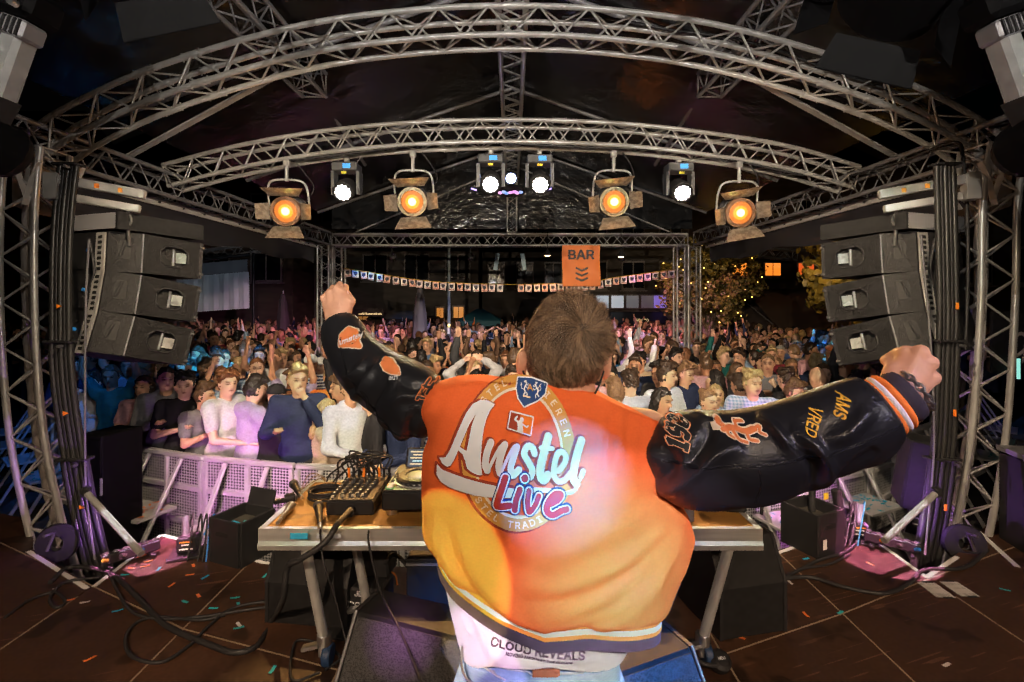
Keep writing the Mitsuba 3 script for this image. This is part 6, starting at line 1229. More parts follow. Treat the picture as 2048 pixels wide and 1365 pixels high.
hgt = (p - HC)[:, 2]; ln = np.interp(hgt, [-.11, -.07, -.02, .05, .11], [.008, .012, .026, .046, .054]) * r2.uniform(.75, 1.2, N); lift = np.interp(hgt, [-.1, 0, .1], [.25, .34, .42]) + r2.normal(0, .08, N) + (meshkit.noise(p * 38 + 5) - .5) * .35
side = np.clip((p - HC)[:, 0] / .08, 0, 1); lift += .22 * side * (hgt > 0)
lean = np.array([.25, .1, .0]); t = np.linspace(0, 1, 6)[None, :, None]
pth = p[:, None] + ln[:, None, None] * (t * (tan_ * .85 + nn * lift[:, None] + lean * .25)[:, None] + t * t * (nn * -.22 + np.array([.08, 0, -.06]))[:, None])
croot = p[r2.choice(N, 1100, replace=False)]; cid = cKDTree(croot).query(p + tan_ * .004)[1]; tip = pth[:, -1]; cs_ = np.zeros((1100, 3)); cn = np.bincount(cid, minlength=1100)[:, None]; np.add.at(cs_, cid, tip); cm = cs_ / np.maximum(cn, 1); pth = pth + (t**1.6) * .36 * (cm[cid] - tip)[:, None] * (hgt > -.06)[:, None, None]
tw = np.cross(tan_, nn); rr = np.linspace(.00085, .0002, 6); th = np.arange(3) * 2 * np.pi / 3
V_ = pth[:, :, None] + rr[None, :, None, None] * (np.cos(th)[None, None, :, None] * tw[:, None, None] + np.sin(th)[None, None, :, None] * nn[:, None, None])
ii, jj = np.meshgrid(np.arange(5), np.arange(3), indexing='ij'); Q = np.stack([ii * 3 + jj, ii * 3 + (jj + 1) % 3, (ii + 1) * 3 + (jj + 1) % 3, (ii + 1) * 3 + jj], -1).reshape(-1, 4); Q = np.vstack([Q[:, [0, 1, 2]], Q[:, [0, 2, 3]]])
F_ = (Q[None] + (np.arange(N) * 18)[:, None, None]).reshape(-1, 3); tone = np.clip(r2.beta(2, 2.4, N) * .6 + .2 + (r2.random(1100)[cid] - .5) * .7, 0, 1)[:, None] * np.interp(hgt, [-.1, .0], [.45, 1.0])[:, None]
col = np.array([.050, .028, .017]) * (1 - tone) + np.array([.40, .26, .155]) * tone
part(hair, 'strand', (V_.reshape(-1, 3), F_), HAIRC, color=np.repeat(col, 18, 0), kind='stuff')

# ---------------------------------------------------------------- the print on the back
zp = lambda pts, ox=820, oy=700, s_=3.175: [(ox + a / s_, oy + b / s_) for a, b in pts]
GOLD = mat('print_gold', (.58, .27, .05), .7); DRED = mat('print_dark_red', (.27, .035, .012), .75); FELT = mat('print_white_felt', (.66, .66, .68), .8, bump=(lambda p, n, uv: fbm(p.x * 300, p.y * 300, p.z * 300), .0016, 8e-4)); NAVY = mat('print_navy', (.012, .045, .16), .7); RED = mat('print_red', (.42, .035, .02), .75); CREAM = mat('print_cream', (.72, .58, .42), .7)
PD = 1.055
def st(pts, w, cap=1): return sg.LineString(catmull([(a, b, 0) for a, b in zp(pts)], 7)[:, :2]).buffer(w / 3.175 / 2, cap_style=cap, join_style=1)
def ell(rx, ry): return sa.scale(sg.Point(1036, 908).buffer(1, 48), rx, ry)
ring = ell(116, 148).difference(ell(91, 122))
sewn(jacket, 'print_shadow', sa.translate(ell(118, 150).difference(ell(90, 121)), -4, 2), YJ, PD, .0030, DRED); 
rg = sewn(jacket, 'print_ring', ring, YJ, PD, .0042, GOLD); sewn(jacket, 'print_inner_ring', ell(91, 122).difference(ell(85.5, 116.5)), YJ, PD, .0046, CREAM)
def arc_text(word, a0, a1, hpx, flip, m):
    out = MB(); got = False
    for i, chx in enumerate(word):
        if chx == ' ': continue
        a = math.radians(a0 + (a1 - a0) * (i / max(1, len(word) - 1))); cx, cy = 1036 + 103.5 * math.cos(a), 908 - 135 * math.sin(a)
        tg = math.degrees(math.atan2(135 * math.cos(a), 103.5 * math.sin(a))); rot = (tg - 0) if not flip else tg
        tm = meshkit.text_mesh(chx, hpx * PD / 1024, .0012, True); b = tm.bounds; q = np.array(tm.vertices) - [(b[0][0] + b[1][0]) / 2, hpx * PD / 1024 / 2, 0]
        d = np.array([-103.5 * math.sin(a), -135 * math.cos(a)]) * (1 if flip else -1); d /= np.linalg.norm(d); ux = np.array([d[0], -d[1]]); uy = np.array([-ux[1], ux[0]])
        x = cx * PD / 1024 - PD + q[:, 0] * ux[0] + q[:, 1] * uy[0]; z = EYE + (600 - cy) / 1024 * PD + q[:, 0] * ux[1] + q[:, 1] * uy[1]
        out.flat(np.stack([x, YJ(x, z) - .0022 - q[:, 2], z], 1), np.array(tm.faces)[:, ::-1])
    part(jacket, 'print_lettering', out, m)
arc_text('AMSTEL', 152, 106, 13, False, CREAM); arc_text('BIEREN', 62, 16, 13, False, CREAM); arc_text('AMSTEL TRADITIE', 205, 318, 13, True, CREAM)
shield = sg.Polygon(zp([(690, 208), (785, 215), (885, 252), (870, 310), (815, 352), (728, 390), (690, 340), (678, 280)])).buffer(-1).buffer(2)
sewn(jacket, 'crest_border', shield.buffer(1.5), YJ, PD, .0052, FELT); sewn(jacket, 'crest', shield.buffer(-1.5), YJ, PD, .0060, NAVY)
for nm, sx in (('l', -1), ('r', 1)):
    cx = 735 if sx < 0 else 818; fl_ = lambda pts: [(cx + sx * a, 268 + b + (10 if sx > 0 else 0)) for a, b in pts]
    lion = so.unary_union([st(fl_([(0, -30), (-12, -20), (-5, -5), (4, 15), (0, 35), (8, 48)]), 9), st(fl_([(-8, -12), (-22, -5), (-26, -16)]), 5), st(fl_([(-4, 2), (-20, 12), (-26, 4)]), 5), st(fl_([(0, 30), (-14, 42), (-12, 56)]), 6), st(fl_([(6, 18), (24, 10), (20, -14), (28, -24)]), 4), st(fl_([(0, -30), (-8, -34)]), 12)])
    sewn(jacket, 'crest_lion', lion, YJ, PD, .0068, FELT)
sewn(jacket, 'crest_letter', so.unary_union([st([(757, 290), (770, 258), (786, 294)], 7), st([(763, 280), (781, 283)], 5)]), YJ, PD, .0072, GOLD); sewn(jacket, 'crest_bar', sg.Polygon(zp([(722, 318), (770, 328), (768, 338), (720, 328)])), YJ, PD, .0072, CREAM)
bg = sg.Polygon(zp([(640, 420), (785, 452), (766, 552), (622, 512)])).buffer(2)
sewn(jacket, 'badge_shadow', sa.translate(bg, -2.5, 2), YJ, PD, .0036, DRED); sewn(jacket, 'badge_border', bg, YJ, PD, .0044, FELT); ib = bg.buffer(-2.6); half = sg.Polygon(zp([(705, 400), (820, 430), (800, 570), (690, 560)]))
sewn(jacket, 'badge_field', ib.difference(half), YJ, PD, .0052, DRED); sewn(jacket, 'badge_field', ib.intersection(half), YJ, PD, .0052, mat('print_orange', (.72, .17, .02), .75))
sewn(jacket, 'badge_figure', so.unary_union([st([(712, 462), (712, 466)], 26), st([(700, 485), (702, 528)], 36), st([(690, 480), (668, 462), (682, 446)], 11), st([(718, 490), (742, 505), (752, 500)], 9)]).intersection(ib), YJ, PD, .0060, FELT)
zq = lambda pts: zp(pts, 850, 800, 5.251)
def sq(pts, w): return sg.LineString(catmull([(a, b, 0) for a, b in zq(pts)], 7)[:, :2]).buffer(w / 5.251 / 2, join_style=1)
A_ = sg.Polygon(zq([(125, 668), (190, 655), (240, 580), (290, 460), (350, 320), (410, 190), (480, 95), (560, 56), (640, 56), (728, 96), (680, 150), (640, 230), (610, 340), (595, 480), (585, 620), (602, 780), (560, 785), (500, 765), (440, 730), (415, 650), (385, 590), (340, 560), (300, 650), (255, 725), (210, 740), (160, 715)])).difference(sg.Polygon(zq([(520, 190), (480, 300), (455, 430), (430, 560), (400, 545), (355, 525), (400, 420), (450, 300)])))
mm_ = so.unary_union([sq([(690, 458), (650, 560), (635, 680), (655, 730)], 74), sq([(665, 730), (720, 620), (790, 500), (835, 468)], 34), sq([(838, 478), (798, 580), (775, 690), (790, 752)], 72), sq([(800, 750), (860, 620), (930, 500), (965, 488)], 34), sq([(965, 498), (930, 600), (900, 700), (918, 772), (985, 720)], 68)])
ss_ = sq([(1150, 560), (1125, 500), (1075, 492), (1040, 560), (1085, 640), (1125, 720), (1105, 785), (1055, 770)], 66)
tt_ = so.unary_union([sq([(1298, 400), (1255, 530), (1210, 690), (1212, 780), (1245, 815), (1285, 770)], 84), sq([(1215, 505), (1340, 512)], 44)])
ee_ = sq([(1395, 725), (1455, 660), (1478, 590), (1440, 545), (1385, 570), (1352, 680), (1350, 775), (1395, 828), (1460, 815), (1515, 750)], 58)
ll_ = so.unary_union([sq([(1650, 445), (1600, 560), (1558, 700), (1550, 800), (1580, 850)], 84), sq([(1580, 860), (1635, 800), (1668, 735), (1645, 722), (1615, 785)], 26)])
sw1 = sg.Polygon(zq([(100, 745), (160, 785), (300, 810), (450, 840), (600, 862), (745, 885), (930, 905), (930, 990), (720, 990), (560, 985), (400, 970), (250, 945), (150, 905), (95, 845)])).buffer(.6)
sw2 = sq([(1600, 872), (1545, 930), (1450, 948), (1300, 922), (1120, 912)], 38)
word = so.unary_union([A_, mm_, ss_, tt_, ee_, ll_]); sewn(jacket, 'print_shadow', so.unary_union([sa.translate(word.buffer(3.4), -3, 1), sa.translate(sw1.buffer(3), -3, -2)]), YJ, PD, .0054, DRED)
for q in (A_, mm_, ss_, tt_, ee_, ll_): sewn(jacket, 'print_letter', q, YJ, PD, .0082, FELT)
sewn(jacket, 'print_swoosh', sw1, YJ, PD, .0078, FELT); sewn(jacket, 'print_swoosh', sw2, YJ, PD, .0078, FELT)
live = [sq([(845, 795), (800, 920), (757, 1058), (800, 1078), (890, 1066)], 80), sq([(995, 905), (955, 1010), (942, 1110)], 72), sq([(1045, 795), (1047, 799)], 84), sq([(1088, 915), (1072, 1030), (1092, 1130), (1150, 1060), (1190, 965)], 64), sq([(1290, 1055), (1380, 1010), (1415, 955), (1350, 955), (1285, 1035), (1272, 1115), (1330, 1165), (1420, 1120), (1475, 1105)], 78)]
sewn(jacket, 'print_outline', so.unary_union(live).buffer(3.6), YJ, PD, .0086, NAVY); sewn(jacket, 'print_outline', so.unary_union(live).buffer(1.6), YJ, PD, .0092, FELT)
for q in live: sewn(jacket, 'print_letter', q.buffer(-1.2), YJ, PD, .0102, RED)
# print on the shirt and patches on the sleeves
def word_on(parent, nm, word, cx, cy, hpx, rot, Y, D, m, h=.0012, lift=0.0, sx=1.0, arc=0.0):
    tm = meshkit.text_mesh(word, hpx, .001, True); b = tm.bounds; q = np.array(tm.vertices); q[:, 0] = (q[:, 0] - (b[0][0] + b[1][0]) / 2) * sx; q[:, 1] -= hpx / 2; q[:, 1] -= arc * q[:, 0]**2
    a = math.radians(rot); x = cx + q[:, 0] * math.cos(a) + q[:, 1] * math.sin(a); y = cy - (q[:, 1] * math.cos(a) - q[:, 0] * math.sin(a))
    vx, vz = (x - 1024) / 1024 * D, EYE + (600 - y) / 1024 * D; vv, ff = np.stack([vx, Y(vx, vz) - lift - .0005 - (q[:, 2] > .0005) * h, vz], 1), np.array(tm.faces)
    return part(parent, nm, MB().flat(vv, ff[:, ::-1] if True else ff), m)
PINK_INK = mat('shirt_ink', (.05, .03, .05), .8)
word_on(tee, 'shirt_print', 'CLOUD REVEALS', 1076, 1297, 17, 6, YT, 1.07, PINK_INK, arc=.0003); word_on(tee, 'shirt_print', 'MOVING AMONGST THE CLOUDS', 1078, 1316, 6, 7, YT, 1.07, PINK_INK)
P19 = lambda pts: sg.LineString(pts)
n19 = so.unary_union([P19([(1333, 882), (1371, 872)]).buffer(5, cap_style=2), P19([(1371, 863), (1372, 884)]).buffer(3.5, cap_style=2), P19([(1336, 892), (1342, 878)]).buffer(3, cap_style=2), sa.rotate(sa.scale(sg.Point(0, 0).buffer(1).boundary, 8.5, 8), 0).buffer(3.6)]) if False else None
mat('patch_orange', (.70, .20, .06), .7)
num = [sg.LineString(q).buffer(w, cap_style=2, join_style=2) for q, w in (([(11, 3), (11, 34)], 5), ([(2, 3), (20, 3)], 3.4), ([(13, 33), (3, 28)], 3.2))] + [sg.LineString([(41, 20), (30, 18), (27, 26), (31, 33), (40, 33), (42, 24), (41, 9), (36, 3), (28, 5)]).buffer(4.2, join_style=1), sg.LineString([(50, 27), (54, 33), (60, 30), (60, 22), (51, 16), (50, 6), (58, 3), (62, 10)]).buffer(4)]
num = sa.translate(sa.rotate(sa.scale(so.unary_union(num), .92, -1.02, origin=(0, 0)), -74, origin=(0, 0)), 1374, 906)
sewn(slR, 'number_border', num.buffer(2.2), YR, 1.04, .003, 'mat_patch_orange'); sewn(slR, 'number_border', num.buffer(1.0), YR, 1.04, .0036, CREAM); sewn(slR, 'number', num, YR, 1.04, .0044, BLACKR)
li = lambda pts, w: sg.LineString(catmull([(a, b, 0) for a, b in pts], 6)[:, :2]).buffer(w / 2)
lion = so.unary_union([li([(1452, 862), (1470, 858), (1490, 862), (1505, 856)], 9), li([(1455, 856), (1446, 850), (1452, 846)], 8), li([(1468, 862), (1474, 876), (1486, 880)], 5), li([(1490, 862), (1492, 874), (1504, 876)], 5), li([(1478, 856), (1480, 848), (1492, 846)], 4), li([(1505, 856), (1515, 850), (1512, 860), (1520, 864)], 4), li([(1462, 858), (1458, 868), (1466, 874)], 4)])
sewn(slR, 'lion_border', lion.buffer(2.2), YR, 1.02, .003, CREAM); sewn(slR, 'lion_patch', lion, YR, 1.02, .0042, 'mat_patch_orange'); sewn(slR, 'patch_tab', sg.Polygon([(1433, 852), (1444, 849), (1447, 864), (1436, 867)]), YR, 1.02, .003, CREAM)
YELP = mat('patch_yellow', (.66, .36, .03), .7)
word_on(slR, 'yellow_lettering', 'VRED', 1612, 838, 16, 118, YR, 1.0, YELP, lift=.001); word_on(slR, 'yellow_lettering', 'AMS', 1664, 806, 16, 122, YR, 1.0, YELP, lift=.001)
pt_ = sg.Polygon([(690, 668), (700, 655), (716, 660), (732, 676), (742, 688), (720, 686), (696, 688)]).buffer(2)
sewn(slL, 'round_patch', pt_.buffer(2), YL, 1.47, .003, mat('patch_cream', (.62, .52, .42), .7)); sewn(slL, 'round_patch', pt_, YL, 1.47, .004, 'mat_patch_orange'); word_on(slL, 'patch_lettering', 'Amstel', 712, 675, 10, -24, YL, 1.47, FELT, lift=.003); 
sp = sg.Polygon([(773, 712), (790, 716), (812, 728), (818, 736), (800, 736), (782, 732), (772, 722)]).buffer(1)
sewn(slL, 'crest_patch', sp.buffer(1.8), YL, 1.33, .003, 'mat_patch_cream'); sewn(slL, 'crest_patch', sp, YL, 1.33, .0042, 'mat_patch_orange'); word_on(slL, 'patch_lettering', 'LIVE', 806, 743, 6, 174, YL, 1.33, FELT); word_on(slL, 'patch_lettering', 'VAN', 812, 735, 4.5, 174, YL, 1.33, FELT)
mg = so.unary_union([li([(846, 786), (856, 766), (862, 756)], 5), li([(852, 766), (874, 772)], 4), li([(862, 778), (870, 764), (878, 756)], 5), li([(848, 782), (858, 786)], 4)]); sewn(slL, 'monogram', mg.buffer(1.6), YL, 1.24, .003, 'mat_patch_orange'); sewn(slL, 'monogram', mg, YL, 1.24, .004, BLACKR)
# ---------------------------------------------------------------- the crowd
ARM = {'rail': ((.27, -.12, 1.15), (.12, -.36, 1.10)), 'drink': ((.27, -.05, 1.17), (.12, -.30, 1.24)), 'down': ((.27, .0, 1.15), (.24, -.14, .94)), 'up': ((.31, -.05, 1.66), (.27, -.10, 1.94)), 'fist': ((.30, -.20, 1.55), (.22, -.26, 1.84)), 'head': ((.38, -.03, 1.62), (.13, .0, 1.76)),
       'phone': ((.25, -.16, 1.22), (.11, -.25, 1.50)), 'point': ((.31, -.24, 1.53), (.31, -.50, 1.70)), 'chest': ((.27, -.08, 1.18), (.04, -.22, 1.27)), 'wave': ((.36, .0, 1.60), (.48, -.02, 1.88))}
POSES = [('rail', 'rail'), ('drink', 'down'), ('down', 'drink'), ('up', 'down'), ('fist', 'drink'), ('up', 'up'), ('head', 'head'), ('phone', 'drink'), ('point', 'down'), ('chest', 'chest'), ('down', 'up'), ('wave', 'chest'), ('drink', 'phone'), ('fist', 'fist')]
PTXT = {('rail', 'rail'): 'leaning forward', ('drink', 'down'): 'one hand at the chest', ('down', 'drink'): 'holding a hand forward', ('up', 'down'): 'one arm straight up', ('fist', 'drink'): 'one fist raised', ('up', 'up'): 'both arms up', ('head', 'head'): 'hands on head', ('phone', 'drink'): 'hand at the face', ('point', 'down'): 'pointing ahead', ('chest', 'chest'): 'arms folded', ('down', 'up'): 'one arm up', ('wave', 'chest'): 'waving', ('drink', 'phone'): 'hand near the mouth', ('fist', 'fist'): 'both fists raised'}
TONES = [((.55, .31, .20), (.07, .035, .02)), ((.46, .24, .145), (.05, .025, .015)), ((.30, .145, .08), (.03, .016, .01)), ((.62, .38, .27), (.10, .055, .03))]

def person_meshes(pose, hair, sleeve, hood, female, hyaw, lod, seed):
    """skin (with a class per vertex), top, trousers and hair of one standing figure, facing -y, feet at z = 0"""
    fine = lod == 0; hs, bs, vs = ((.0085, .020, .026) if fine else (.0135, .030, .040)) if lod < 2 else (.024, .055, .075)
    hc = np.array([0, -.035, 1.635]); Rh = R3(z=hyaw) @ R3(x=(6 if seed % 3 else 16)); H = lambda x, y, z: hc + Rh @ np.array([x, y, z])
    sw = .175 if female else .20; sc = np.array([sw / .20, 1, 1])
    skin = [el(hc, (.073, .092, .108), Rh, .02), el(H(0, -.030, -.062), (.052, .052, .056), Rh, .035)]
    if lod < 2:
        skin += [el(H(0, -.098, -.014), (.012, .020, .022), Rh, .010), el(H(0, -.106, -.026), (.015, .012, .010), Rh, .008)]
        for s_ in (-1, 1): skin += [el(H(.032 * s_, -.093, .012), (.016, .012, .010), Rh, .010, op='sub'), el(H(.077 * s_, .005, -.008), (.010, .020, .032), Rh @ R3(z=-20 * s_), .008)]
        if fine: skin += [el(H(0, -.084, -.062), (.022, .012, .006), Rh, .006), el(H(0, -.086, -.050), (.020, .010, .0035), Rh, .005, op='sub'), el(H(0, -.075, -.092), (.020, .018, .014), Rh, .015), el(H(0, -.083, .030), (.05, .012, .010), Rh, .015)]
    skin += [rc((0, .0, 1.44), (0, -.02, 1.57), .058 if not female else .050, .052, k=.03), el((0, .01, 1.2), (.13, .075, .26), None, .04)]
    top = [rc((-sw + .03, .01, 1.425), (sw - .03, .01, 1.425), .072, .072, k=.05), el((0, .0, 1.27), (.175 if not female else .155, .118 if not female else .125, .19), None, .06), rc((0, .01, 1.16), (0, .01, .95), .13, .135, k=.06, flat=((0, 1, 0), .78)), rc((-.06, .012, 1.0), (.06, .012, 1.0), .115, .115, k=.05)]
    if hood: top += [el((0, .085, 1.46), (.10, .055, .075), None, .03), rc((-.06, .03, 1.50), (.06, .03, 1.50), .035, .035, k=.03)]
    tr = []
    for s_ in (-1, 1): tr += [rc((.085 * s_, .01, .93), (.10 * s_, .0, .48), .095, .066, k=.04), rc((.10 * s_, .0, .48), (.11 * s_, .02, .06), .064, .05, k=.03), rc((.11 * s_, .03, .04), (.12 * s_, -.10, .035), .045, .04, k=.02)]
    for s_, pn in ((-1, pose[0]), (1, pose[1])):
        e, w = (np.array(q) * [s_, 1, 1] * sc for q in ARM[pn]); sh = np.array([sw * s_, .01, 1.42]); d = (w - e) / np.linalg.norm(w - e)
        skin += [rc(sh, e, .046, .038, k=.03), rc(e, w, .038, .025, k=.02)]
        top.append(rc(sh - [.02 * s_, 0, 0], sh + (e - sh) * (.62 if sleeve == 'short' else 1), .068, .062 if sleeve == 'short' else .058, k=.05))
        if sleeve == 'long': top.append(rc(e, e + (w - e) * .92, .056, .044, k=.03))
        pz = w + d * .075; nrm = np.array([0, -1, 0]) if abs(d[1]) < .8 else np.array([0, 0, 1.]); sd = np.cross(d, nrm); sd /= np.linalg.norm(sd)
        if lod == 2: skin.append(rc(w, w + d * .11, .034, .03, k=.02)); continue
        skin.append(rc(w + d * .02, pz, .030, .034, k=.015, flat=(np.cross(sd, d), .6)))
        closed = pn in ('fist', 'drink', 'phone')
        for i in range(4):
            b = pz + sd * (.013 * (i - 1.5) * 1.35); L = (.055, .066, .062, .048)[i] if not closed else .03
            skin.append(rc(b, b + d * L + sd * (.004 * (i - 1.5)), .0105, .009, k=.008)); 
            if closed: skin.append(rc(b + d * L, b + d * (L - .028) + nrm * .026, .010, .009, k=.008))
        skin.append(rc(w + d * .035 - sd * .022 * s_, w + d * .085 - sd * (.05 if not closed else .025) * s_ + nrm * .012, .013, .010, k=.012))
    hp = []
    if hair != 'bald':
        E = (.082, .098, .112); c2 = H(0, .010, .012)
        hp = [el(c2, E, Rh, .02)]
        if hair == 'long': hp += [rc(H(0, .055, -.02), H(0, .075, -.26), .085, .075, k=.04, flat=(Rh @ np.array([0, 1., 0]), .55)), rc(H(.07, .01, -.02), H(.075, .03, -.20), .028, .03, k=.03), rc(H(-.07, .01, -.02), H(-.075, .03, -.20), .028, .03, k=.03)]
        if hair == 'bun': hp += [el(H(0, .10, .07), (.045, .045, .045), None, .02)]
        if hair == 'curly': hp += [el(H(.05 * math.cos(a) * 1.1, .01 + .06 * math.sin(a), .085 + .02 * math.sin(3 * a)), (.04, .04, .04), None, .02) for a in np.arange(7) * .9]
        if hair == 'quiff': hp += [rc(H(-.045, -.07, .10), H(.045, -.07, .105), .03, .03, k=.03), rc(H(0, -.05, .11), H(0, .04, .12), .045, .04, k=.03)]
        if hair == 'cap': hp = [el(H(0, .008, .035), (.085, .102, .088), Rh, .02), rc(H(-.045, -.10, .052), H(.045, -.10, .052), .045, .045, k=.01, flat=(Rh @ np.array([0, 0, 1.]), .18))]
        if hair in ('short', 'quiff', 'curly', 'bun', 'long'):   # free the face and, for short hair, the nape
            hp += [dict(fn=lambda P: -(np.maximum(-(((P - hc) @ Rh) @ np.array([0, -1, -.42])) + .052, 0) - .0) if False else (((P - hc) @ Rh)[..., 1] * -1 - .040 - np.clip((((P - hc) @ Rh)[..., 2] - .062) * 1.25, -.025, .09)), lo=np.full(3, -9.), hi=np.full(3, 9.), op='cut')]
            if hair != 'long': hp += [dict(fn=lambda P: -.052 - ((P - hc) @ Rh)[..., 2] - .35 * ((P - hc) @ Rh)[..., 1] * 1.0, lo=np.full(3, -9.), hi=np.full(3, 9.), op='cut')]
        if hair == 'cap': hp += [dict(fn=lambda P: .02 - ((P - hc) @ Rh)[..., 2], lo=np.full(3, -9.), hi=np.full(3, 9.), op='cut')]
    xs = grid((-.62, -.11, bs), (-.11, .11, hs), (.11, .62, bs)); ys = grid((-.60, -.17, bs), (-.17, .10, hs), (.10, .30, bs)); zu = 2.12
    zs = grid((1.0, 1.49, bs), (1.49, 1.76, hs), (1.76, zu, bs * (.8 if lod < 2 else 1)))
    if lod == 2: zs = zs[zs > .98]
    sv, sf = nets(field(skin, xs, ys, zs), xs, ys, zs)
    if lod < 2: sv = smooth_mesh(sv, sf, 1, .35)
    cls = np.zeros((len(sv), 2)); q = (sv - hc) @ Rh      # darkening amounts: (dark feature, lips)
    if lod < 2:
        for s_ in (-1, 1):
            cls[:, 0] = np.maximum(cls[:, 0], np.clip(1.5 - np.linalg.norm((q - [.032 * s_, -.086, .011]) / [.018, .03, .008], axis=1), 0, 1) * (q[:, 1] < -.05))
            cls[:, 0] = np.maximum(cls[:, 0], .8 * np.clip(1.5 - np.linalg.norm((q - [.034 * s_, -.088, .032]) / [.024, .03, .006], axis=1), 0, 1) * (q[:, 1] < -.05))
        cls[:, 1] = np.clip(1.4 - np.linalg.norm((q - [0, -.088, -.055]) / [.026, .03, .010], axis=1), 0, 1)
        cls[:, 0] = np.maximum(cls[:, 0], .7 * np.clip(1.3 - np.linalg.norm((q - [0, -.088, -.0545]) / [.022, .03, .004], axis=1), 0, 1))
    yb = np.arange(-.55, .24, vs); xb = np.arange(-.6, .62, vs); zb = np.arange(.86, 2.0, vs)
    tv, tf = nets(field(top, xb, yb, zb, pad=.07), xb, yb, zb); nn = vnormals(tv, tf); tv = tv + nn * ((meshkit.fbm(tv * 8.5 * [1, 1, .6] + seed, 2) - .5) * (.036 if lod < 2 else 0))[:, None]
    xl = np.arange(-.24, .26, vs * 1.3); yl = np.arange(-.24, .2, vs * 1.3); zl = np.arange(-.03, 1.05, .06 if lod < 2 else .12); lv, lf = nets(field(tr, xl, yl, zl), xl, yl, zl)
    hv = hf = None
    if hp:
        hh = hs * 1.05; xh = np.arange(-.20, .20, hh) ; yh = np.arange(-.22, .24, hh); zh = np.arange(1.30 if hair == 'long' else 1.5, 1.86, hh)
        hv, hf = nets(field(hp, xh, yh, zh), xh, yh, zh)
        if lod < 2:
            nh = vnormals(hv, hf); fr = 58 if hair != 'curly' else 62; hv = hv + nh * ((meshkit.noise(hv * [fr, fr, fr * (.5 if hair == 'long' else 1)] + seed) - .45) * (.021 if hair in ('short', 'quiff', 'long', 'bun') else .034 if hair == 'curly' else .0))[:, None]
    return sv, sf, cls, (tv, tf), (lv, lf), (hv, hf)

def skin_color(cls, tone, noise_v):
    a, b = np.array(TONES[tone][0]), np.array(TONES[tone][1]); c = a * (.9 + .2 * noise_v[:, None]); c = c * (1 - .5 * cls[:, 1:2]) + np.array([.33, .08, .07]) * .5 * cls[:, 1:2]
    return c * (1 - cls[:, :1]) + b * cls[:, :1]
PSKIN = mat('crowd_skin', {'type': 'mesh_attribute', 'name': 'vertex_color'}, .5, spec=.3)
TOPC = {'black': (.012, .012, .014), 'charcoal': (.035, .036, .04), 'navy': (.014, .022, .055), 'white': (.60, .59, .58), 'light grey': (.38, .38, .40), 'grey': (.17, .17, .18), 'pale blue': (.26, .38, .52), 'teal': (.010, .085, .080), 'pink': (.55, .30, .33), 'olive': (.10, .095, .045), 'wine red': (.16, .018, .03), 'beige': (.42, .33, .24), 'denim blue': (.08, .15, .28), 'orange': (.62, .15, .03), 'brown': (.12, .07, .045), 'lilac': (.34, .30, .46)}
HAIRC2 = {'black': (.012, .010, .009), 'dark brown': (.028, .017, .011), 'brown': (.07, .04, .022), 'auburn': (.13, .055, .025), 'light brown': (.16, .095, .05), 'blond': (.36, .25, .12), 'grey': (.25, .24, .23)}
TM = {c: mat('top_' + c.replace(' ', '_'), proc(lambda p, n, uv, b=b: mi.Color3f(*b) * (.8 + .4 * fbm(p.x * 60, p.y * 60, p.z * 60))), .8, spec=.2) for c, b in TOPC.items()}
HM = {c: mat('hair_' + c.replace(' ', '_'), proc(lambda p, n, uv, b=b: mi.Color3f(*b) * (.45 + 1.1 * fbm(p.x * 130, p.y * 130, p.z * 34))), .4, spec=.5) for c, b in HAIRC2.items()}
TRM = [mat('trousers_%d' % i, b, .8) for i, b in enumerate(((.02, .028, .05), (.015, .015, .016), (.10, .08, .055)))]
CAPM = {'black': TM['black'], 'white': TM['white'], 'orange': TM['orange']}
for nm, c1, c2, fr in (('striped', (.50, .49, .47), (.03, .04, .10), 24), ('checked', (.40, .50, .60), (.16, .26, .42), 30)):
    TOPC[nm] = c1
    TM[nm] = mat('top_' + nm, proc((lambda p, n, uv, c1=c1, c2=c2: mix(c1, c2, smoothstep(.45, .55, p.z * 24 - dr.floor(p.z * 24)))) if nm == 'striped' else (lambda p, n, uv, c1=c1, c2=c2: mix(c1, c2, .5 * smoothstep(.4, .6, p.z * 30 - dr.floor(p.z * 30)) + .5 * smoothstep(.4, .6, p.x * 30 - dr.floor(p.x * 30))))), .8, spec=.2)
_arch = {}
def archetype(pose, hair, sleeve, hood, female, hyaw, lod):
    k = (pose, hair, sleeve, hood, female, hyaw, lod)
    if k not in _arch:
        sv, sf, cls, t_, l_, h_ = person_meshes(*k, seed=len(_arch) + 1)
        _arch[k] = dict(skin={}, sv=sv, sf=sf, cls=cls, nz=meshkit.noise(sv * 25), top=t_, legs=shape(l_, TRM[0]), hair=h_, topd=shape(t_, 'mat_x'), haird=shape(h_, 'mat_x') if h_[0] is not None else None)
    return _arch[k]
def ordinal(i): return f"{i}{'th' if 10 <= i % 100 <= 20 else {1: 'st', 2: 'nd', 3: 'rd'}.get(i % 10, 'th')}"
PEOPLE = []
